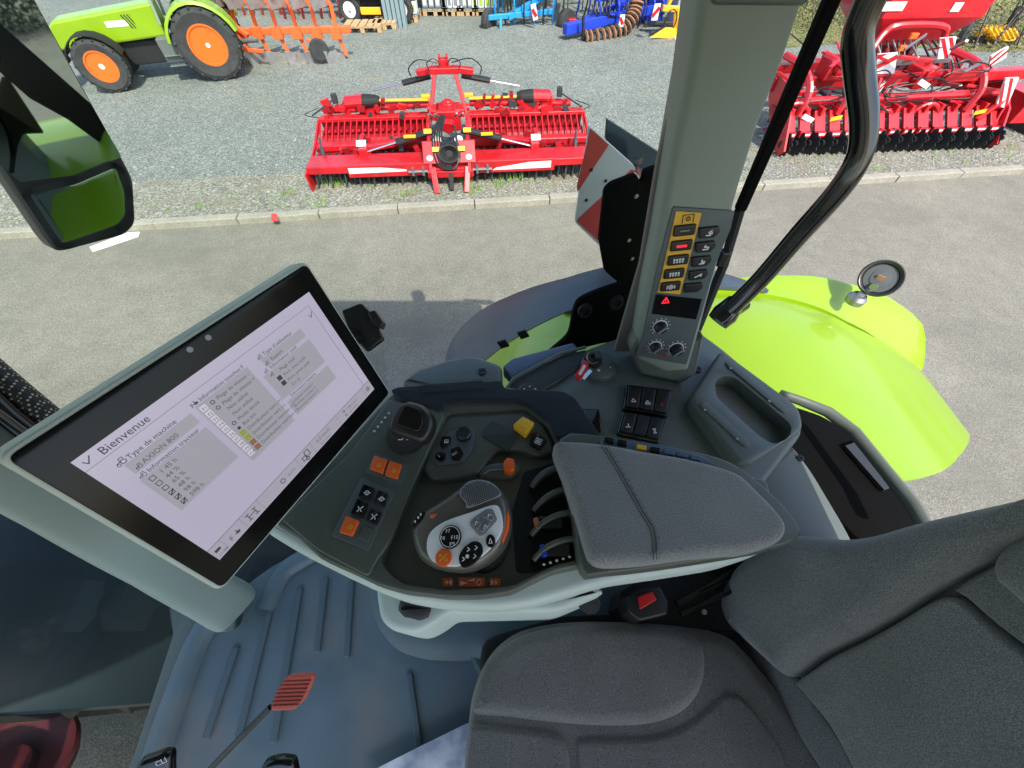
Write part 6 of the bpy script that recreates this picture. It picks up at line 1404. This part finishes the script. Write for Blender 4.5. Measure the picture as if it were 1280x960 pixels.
W('headstock', 'plough_orange', lambda m: (m.bar(pp_(290, 45, 0), pp_(300, 62, -.1), .08, .08), m.bar(pp_(300, 62, -.1), pp_(330, 64, -.1), .06, .06), m.bar(pp_(382, 48, 0), pp_(398, 60, -.05), .05, .05), m.bar(pp_(290, 30, .2), pp_(310, 45, .1), .08, .08)), bevel=.01, kind='stuff')
W('cylinder', 'steel', lambda m: m.cyl(pp_(300, 52, -.05), pp_(322, 50, -.05), .04, seg=10))

# ======================= SMALL TRACTOR AND PALLETS =======================
u0 = G0.hit(465, 40)
ut = local_thing('utility_vehicle', 'small white and blue vehicle with green boxes standing behind wooden pallets', 'vehicle', (u0.x, u0.y + .5, GY), 0)
wheel(ut, (-.55, 0, .28), (-.1, -1, 0), .28, .2, .15, 'white_paint', 12); wheel(ut, (.75, 0, .28), (-.1, -1, 0), .28, .2, .15, 'white_paint', 12)
def U(name, m, fn, bevel=0, **kw): return P(name, m, fn, par=ut, bevel=bevel, **kw)
U('loading_frame', 'sky_blue_paint', lambda m: [m.bar((-.55, -.1 + .12 * k, .5 + .02 * k), (.55, -.1 + .12 * k, .5 + .02 * k), .04, .04) for k in range(4)] + [m.bar((-.1, 0, .5), (.2, .2, .95), .04, .04), m.bar((-.5, 0, .5), (-.3, .2, .95), .04, .04)], kind='stuff')
U('body', 'black_matte', lambda m: m.box((.1, .5, .55), (1.5, .8, .5)), bevel=.05); U('bonnet', 'white_paint', lambda m: m.box((.75, .4, .75), (.5, .6, .4)), bevel=.08)
U('bonnet', 'white_paint', lambda m: m.box((-.75, .5, .7), (.4, .6, .4)), bevel=.08)
U('box', 'green_box', lambda m: m.box((-.72, .3, 1.15), (.28, .3, .26)), bevel=.02); U('box', 'green_box', lambda m: m.box((.68, .3, 1.2), (.40, .3, .26)), bevel=.02)
U('number_plate', 'yellow_plastic', lambda m: m.box((.0, -.2, .28), (.5, .02, .14)), bevel=.01)
def pallet(x, y, w_=1.0, dp=.8, z=GY, lab='', rz=0.0, grp='wooden pallets on the yard'):
    t = local_thing('pallet', lab, 'pallet', (x, y, z), rz, grp)
    for i in range(5): P('board', 'wood', lambda m: m.box((-w_ / 2 + (i + .5) * w_ / 5, 0, .13), (w_ / 5 * .8, dp, .022)), par=t)
    for yy in (-dp / 2 + .05, 0, dp / 2 - .05): P('runner', 'wood', lambda m: (m.box((0, yy, .105), (w_, .09, .022)),), par=t)
    for yy in (-dp / 2 + .05, dp / 2 - .05):
        for xx in (-w_ / 2 + .06, 0, w_ / 2 - .06): P('block', 'wood', lambda m: m.box((xx, yy, .05), (.1, .09, .09)), par=t)
    return t
q = G0.hit(455, 44); pallet(q.x, q.y + .2, .95, .6, lab='pale wooden pallet under the number plate of the small vehicle', rz=.05)
q = G0.hit(482, 40); pallet(q.x, q.y + .2, .6, .6, lab='dark wooden pallet beside the grey shed post', rz=.05)

# ======================= SHED =======================
s0 = G0.hit(497, 37)
sh = local_thing('shed', 'pale storage shed whose open front shows stacked canisters behind a ribbed grey post', 'shed', (s0.x, s0.y, GY), -.03)
def Sx(name, m, fn, bevel=0, **kw): return P(name, m, fn, par=sh, bevel=bevel, **kw)
for i in range(5): Sx('post_rib', 'cladding', lambda m: m.box((-.22 + i * .11, 0, 1.9), (.085, .16 + .04 * (i % 2), 3.8)))
Sx('rear_wall', 'cladding_light', lambda m: m.box((1.6, 4.2, 1.9), (7.5, .15, 3.8)))
Sx('side_wall', 'cladding_light', lambda m: m.box((-2.1, 3.2, 1.9), (.15, 2.0, 3.8)))
Sx('roof', 'cladding', lambda m: m.box((1.5, 2.2, 3.9), (8, 5, .15)))
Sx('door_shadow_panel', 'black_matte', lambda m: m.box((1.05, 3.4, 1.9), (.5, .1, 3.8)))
# canister stacks on pallets
def stack(px, py, nx, cell, m1, m2, lab, rows=5, depth=0.0):
    g = G0.hit(px, py); t = pallet(g.x, g.y + .35, nx * cell, .7, lab=lab.split('|')[1], grp='pallets in the shed')
    s_ = local_thing('canister_stack', lab.split('|')[0], 'canisters', (g.x, g.y + .35, GY + .145), 0, 'canister stacks in the shed')
    for k in range(rows):
        P('layer_sheet', 'cladding', lambda m: m.box((0, 0, k * .30 - .0), (nx * cell, .7, .012)), par=s_)
        for i in range(nx):
            for j in range(1):
                x = -nx * cell / 2 + (i + .5) * cell
                c_ = P('canister', m1, lambda m: (m.box((x, -.18, k * .30 + .14), (cell * .86, .30, .24)), m.lathe((x + cell * .1, -.2, k * .30 + .25), (0, 0, 1), [(.03, 0), (.03, .03), (0, .03)], 8)), par=s_, bevel=.02)
                P('label', m2, lambda m: m.box((x, -.335, k * .30 + .13), (cell * .5, .006, .12)), par=c_)
stack(514, 32, 2, .20, 'can_white', 'can_green', 'white canisters with green labels stacked just right of the shed post|pallet under the green-labelled canisters by the post', 6)
stack(545, 24, 4, .17, 'can_dark', 'can_white', 'grey canisters stacked right of the dark doorway|pallet under the grey canisters')
stack(567, 24, 4, .15, 'can_white', 'can_dark', 'white canisters with dark labels stacked in the middle of the row|pallet under the dark-labelled white canisters')
stack(585, 24, 4, .15, 'can_dark', 'can_white', 'grey canisters with white labels stacked second from the right|pallet under the white-labelled grey canisters')
stack(606, 24, 4, .17, 'can_white', 'can_green', 'white canisters with green labels stacked at the right end beside the blue cultivator|pallet under the rightmost canisters')

# ======================= BLUE CULTIVATORS, YELLOW IMPLEMENT =======================
def cultivator(name, lab, cat, px0, px1, py, m_, spec, rot=0.0):
    g = G0.hit((px0 + px1) / 2, py); t = local_thing(name, lab, cat, (g.x, g.y, GY), rot); f = L2((g.x, g.y, GY), rot)
    a = f(px0, py, 0).x; b = f(px1, py, 0).x
    for k, y in enumerate((.0, .7, 1.4)):
        P('beam', m_, lambda m: m.bar((a + .1, y, .62 + .03 * k), (b - .1, y, .66 + .03 * k), .10, .10), par=t, bevel=.01)
        for i in range(8):
            x = a + .15 + (b - a - .3) * (i + .3 * k) / 8
            P('tine', 'tine_steel' if i % 2 else m_, lambda m: m.tube(spline([(x, y, .62), (x, y - .22, .50), (x, y - .16, .22), (x + .02, y - .02, .0)], 3, False), .022, 5), par=t)
    for i in range(4):
        x = a + (b - a) * (i + .5) / 4; P('frame_arm', m_, lambda m: (m.bar((x, -.3, .70), (x + .3, 1.6, .85), .09, .09), m.box((x, .3, .80), (.22, .3, .2))), par=t, bevel=.01)
    return t, f, a, b
t, f, a, b = cultivator('cultivator', 'bright blue cultivator standing right of the shed opening', 'cultivator', 612, 720, 34, 'sky_blue_paint', 0)
P('drawbar', 'sky_blue_paint', lambda m: (m.bar(f(635, 22, -.2), f(678, -4, .2), .12, .12), m.bar(f(610, 22, -.3), f(690, 14, .1), .1, .1), m.bar(f(626, 22, -.35), f(626, 44, -.45), .06, .06)), par=t, bevel=.01, kind='stuff')
P('support_wheel', 'tyre', lambda m: m.lathe(f(611, 27, -.2), (1, -.6, 0), [(.12, -.08), (.24, -.08), (.26, 0), (.24, .08), (.12, .08)], 20), par=t)
P('support_wheel', 'tyre', lambda m: m.lathe(f(708, 28, -.1), (1, -1.2, 0), [(.1, -.1), (.25, -.1), (.27, 0), (.25, .1), (.1, .1)], 20), par=t)
P('wheel_hub', 'red_paint', lambda m: m.box(f(715, 28, -.2), (.2, .1, .16)), par=t, bevel=.02)
hpn = P('hazard_plate', 'white_paint', lambda m: m.box(f(668, 15, -.4), (.12, .02, .3), Matrix.Rotation(R(-15), 3, 'Y')), par=t); P('red_stripe', 'red_paint', lambda m: m.box(f(668, 16, -.42), (.17, .01, .07), Matrix.Rotation(R(50), 3, 'Y')), par=hpn)
t, f, a, b = cultivator('ring_roller_cultivator', 'dark blue cultivator with rusty ring roller, centre of the far row', 'cultivator', 735, 830, 40, 'royal_blue_paint', 0, .35)
P('drawbar', 'royal_blue_paint', lambda m: (m.bar(f(706, 37, -.3), f(758, 24, -.1), .18, .20), m.bar(f(758, 24, -.1), f(830, 8, .2), .16, .18), m.bar(f(775, 14, 0), f(770, -20, 0), .12, .12), m.box(f(815, 10, .4), (.5, .4, .45)), m.bar(f(730, 24, .2), f(800, -5, .4), .10, .1)), par=t, bevel=.015, kind='stuff')
path = spline([tuple(p) for p in [f(731, 49, -.5), f(748, 47, -.5), f(765, 43, -.45), f(780, 35, -.4), f(790, 22, -.3), f(795, 8, -.2), f(799, -12, -.1)]], 5, False)
for i, p in list(enumerate(path[:-1]))[::2]:
    dd = V(path[i + 1]) - V(p); r_ = .17
    o = P('roller_ring', 'rust', lambda m: m.lathe(p, dd, [(r_ * .7, -.03), (r_, -.014), (r_, .014), (r_ * .7, .03), (r_ * .7, -.03)], 16), par=t)
P('roller_axle', 'tine_steel', lambda m: m.tube(path, .09, 8), par=t)
P('jack_stand', 'black_matte', lambda m: m.bar(f(729, 57, -.5), f(729, 20, -.5), .05, .05), par=t)
for px, py in ((777, 26), (819, 14)):
    hpn = P('hazard_plate', 'white_paint', lambda m: m.box(f(px, py, -.5), (.13, .02, .22)), par=t); P('red_stripe', 'red_paint', lambda m: m.box(f(px, py, -.52), (.16, .01, .06), Matrix.Rotation(R(50), 3, 'Y')), par=hpn)
P('hydraulic_hose', 'hose_black', lambda m: [m.tube(spline([tuple(f(740 + k * 6, 5, -.1)), tuple(f(745 + k * 5, 18, -.2)), tuple(f(755 + k * 7, 22, -.1))], 4, False), .02, 5) for k in range(4)], par=t, kind='stuff')
g = G0.hit(845, 48); ym = local_thing('mower', 'golden yellow implement with grey frame beside the window pillar', 'implement', (g.x, g.y, GY), .1); f = L2((g.x, g.y, GY), .1)
P('nose_plate', 'machine_yellow', lambda m: m.add([tuple(f(812, 47, -.3)), tuple(f(832, 34, -.2)), tuple(f(862, 38, -.1)), tuple(f(858, 46, -.1)), tuple(f(838, 48, -.2)), tuple(f(836, 40, .3)), tuple(f(858, 34, .3))], [(0, 1, 2, 3, 4), (1, 5, 6, 2)]), par=ym)
P('tower', 'machine_yellow', lambda m: (m.bar(f(845, 44, -.1), f(847, 10, 0), .12, .12), m.bar(f(828, 10, 0), f(862, 12, 0), .12, .1), m.bar(f(832, 14, 0), f(842, -8, 0), .07, .07), m.bar(f(850, 42, 0), f(880, 40, 0), .12, .12)), par=ym, bevel=.012, kind='stuff')
P('tower_hoop', 'hose_black', lambda m: m.tube([f(838, 26, -.15) + V((.14 * math.cos(a_), 0, .2 * math.sin(a_))) for a_ in [i * math.pi / 8 for i in range(16)]], .014, 5, closed=True), par=ym)
P('hopper', mat('grey_steel', (.35, .36, .37), .5), lambda m: m.box(f(862, 12, .9), (.9, .5, .9)), par=ym, bevel=.03)
P('jack_stand', 'white_paint', lambda m: m.bar(f(843, 58, -.3), f(845, 46, -.3), .04, .04), par=ym)
P('cross_frame', 'tine_steel', lambda m: (m.bar(f(805, 30, .4), f(870, 30, .4), .1, .1), m.bar(f(812, 42, 0), f(835, 32, .2), .05, .05)), par=ym, bevel=.01, kind='stuff')
for px, py in ((820, 15), (869, 22)):
    hpn = P('hazard_plate', 'white_paint', lambda m: m.box(f(px, py, -.3), (.14, .02, .28)), par=ym); P('red_stripe', 'red_paint', lambda m: m.box(f(px, py, -.32), (.2, .01, .07), Matrix.Rotation(R(-50), 3, 'Y')), par=hpn)

for (nm, lab, px, m_) in (('ripper', 'orange toothed implement behind the plough at the far left', (330, 22), 'plough_orange'), ('ripper', 'pinkish red implement behind the right end of the plough', (415, 26), 'red_paint')):
    g = G0.hit(*px); o_ = local_thing(nm, lab, 'implement', (g.x, g.y, GY), .05)
    for k in range(10):
        x = -1.1 + k * .24
        P('tooth', m_, lambda m: m.tube(spline([(x, 0, .9), (x + .05, -.25, .7), (x, -.2, .3), (x - .1, 0, 0)], 3, False), .035, 5), par=o_); P('blade', 'steel_plate' if k % 2 else m_, lambda m: m.box((x, -.1, 1.0), (.16, .05, .34), Matrix.Rotation(R(25), 3, 'Y')), par=o_, bevel=.01)
    for y in (0, .6): P('beam', m_, lambda m: m.bar((-1.2, y, .8), (1.2, y, .84), .12, .12), par=o_, bevel=.01)
for (nm, lab, px, m_) in (('harrow_frame', 'blue folded frame standing behind the bright blue cultivator', (668, 22), 'sky_blue_paint'), ('harrow_frame', 'dark blue folded frame behind the ring roller cultivator', (790, 24), 'royal_blue_paint'), ('harrow_frame', 'orange yellow folded frame behind the golden implement', (850, 28), 'machine_yellow')):
    g = G0.hit(*px); o_ = local_thing(nm, lab, 'implement', (g.x, g.y + .6, GY), random.uniform(-.1, .1))
    for k in range(26):
        p = V((random.uniform(-1.3, 1.3), random.uniform(0, 1.2), random.uniform(.2, 1.0))); q = p + V((random.uniform(-.5, .5), random.uniform(-.3, .3), random.uniform(-.4, .5)))
        P('link_rod', random.choice([m_, m_, m_, 'tine_steel', 'black_plastic']), lambda m: m.bar(p, q, random.uniform(.03, .08), .04), par=o_)
    for k in range(9): P('tine', 'tine_steel', lambda m: m.bar((-1.3 + k * .32, 0, .5), (-1.3 + k * .32, -.08, 0), .03, .03), par=o_)

# ======================= TREES AND SHED BEHIND OUR TRACTOR (seen in the mirror) =======================
mb = MB()
for i in range(42000):
    c_ = V((20 + random.gauss(0, 1.0), random.uniform(-26, 9), 0)); c_.z = random.random() ** .8 * (1.9 + .5 * math.sin(c_.y * .9) + .3 * math.sin(c_.y * 3.1)); s__ = random.uniform(.05, .12); a_ = random.uniform(0, 6.28)
    mb.add([c_, c_ + V((math.cos(a_) * s__, math.sin(a_) * s__, s__ * .6)), c_ + V((-math.sin(a_) * s__, math.cos(a_) * s__, s__))], [(0, 1, 2)])
mb.build('hedgerow', mat('hedge_leaf', (.07, .09, .04), .7, var=(1, .5)), kind='stuff')
# ======================= TOP RIGHT: bank, bare bushes, yellow tool =======================
mb = MB(); rows = []
for i in range(30):
    x = 5.5 + i * .9; rows.append([(x, 11.5 + j * 1.2 + .3 * math.sin(x), GY + .005 + (1.6 * (1 - math.cos(min(1, j / 7) * math.pi)) / 2 + random.uniform(-.05, .05)) * (1 if j else 0)) for j in range(16)])
mb.grid(rows); mb.build('bank', 'bank_grass', kind='structure')
def shrub(px, py, hgt, n, lab, rad=.9):
    g = G0.hit(px, py); y = g.y; r_ = local_thing('bush', lab, 'bush', (g.x, y, GY), 0, 'bare bushes along the bank')
    m = MB()
    def br(p, d_, L_, r, k):
        q = p + d_ * L_; m.tube([p, (p + q) / 2 + V((random.uniform(-.03, .03), random.uniform(-.03, .03), 0)), q], [r, r * .8, r * .6], 4)
        if k:
            for _ in range(3 if k > 1 else 4):
                e = (d_ + V((random.uniform(-.8, .8), random.uniform(-.8, .8), random.uniform(-.2, .6)))).normalized(); br(p + d_ * L_ * random.uniform(.5, 1), e, L_ * random.uniform(.5, .85), r * .6, k - 1)
    for i in range(n): br(V((random.uniform(-rad, rad), random.uniform(-.4, .4), 0)), V((random.uniform(-.6, .6), random.uniform(-.4, .4), 1)).normalized(), hgt * .45, .022, 3)
    m.build('branches', 'bark', r_); m = MB()
    for i in range(900):
        c_ = V((random.gauss(0, rad * .9), random.gauss(0, .5), abs(random.gauss(0, hgt * .3)))); s__ = random.uniform(.02, .05); a_ = random.uniform(0, 6.28)
        m.add([c_, c_ + V((math.cos(a_) * s__, math.sin(a_) * s__, s__ * .6)), c_ + V((-math.sin(a_) * s__, math.cos(a_) * s__, s__))], [(0, 1, 2)])
    m.build('leaves', mat('leaf_brown', (.16, .15, .05), .7, var=(3, .5)), r_, kind='stuff')
shrub(1235, 62, 2.4, 9, 'bare twiggy bush behind the yellow tool at the upper right'); shrub(1275, 50, 2.2, 7, 'bare twiggy bush at the right edge of the view')
shrub(1030, 40, 1.8, 6, 'low bush behind the window strut beside the seed drill'); shrub(985, 30, 1.6, 6, 'low bush just right of the cab pillar')
g = G0.hit(1248, 58); yt = local_thing('soil_tool', 'yellow tool with spring tines and black wheels near the bare bushes', 'implement', (g.x, g.y, GY), .1); f = L2((g.x, g.y, GY), .1)
for i in range(6): P('spring_tine', 'machine_yellow', lambda m: m.tube(spline([tuple(f(1226 + i * 6, 32, 0)), tuple(f(1231 + i * 6, 42, -.1)), tuple(f(1236 + i * 6, 36, -.2)), tuple(f(1243 + i * 6, 48, -.2))], 4, False), .03, 5), par=yt)
P('arm', 'machine_yellow', lambda m: m.tube(spline([tuple(f(1220, 42, 0)), tuple(f(1245, 48, 0)), tuple(f(1268, 50, 0)), tuple(f(1290, 36, 0))], 4, False), .05, 6), par=yt, sm=True)
for px, py, r__ in ((1205, 42, .36), (1222, 52, .28), (1268, 22, .2), (1262, 62, .2)): P('wheel', 'tyre', lambda m: m.lathe(f(px, py, .1), (1, -1, .1), [(r__ * .4, -.06), (r__ * .9, -.08), (r__, 0), (r__ * .9, .08), (r__ * .4, .06)], 18), par=yt)
P('base_frame', 'black_matte', lambda m: (m.bar(f(1222, 62, 0), f(1290, 66, 0), .2, .2),), par=yt, bevel=.02)
# distant hedge / tree line closing the yard
mb = MB()
for i in range(9000):
    c_ = V((random.uniform(-30, 32), 26 + random.gauss(0, 1.0), abs(random.gauss(0, 1.6)))); s__ = random.uniform(.10, .22); a_ = random.uniform(0, 6.28)
    mb.add([c_, c_ + V((math.cos(a_) * s__, math.sin(a_) * s__, s__ * .6)), c_ + V((-math.sin(a_) * s__, math.cos(a_) * s__, s__))], [(0, 1, 2)])
mb.build('hedge', mat('hedge_leaf', (.07, .09, .04), .7, var=(1, .5)), kind='stuff')
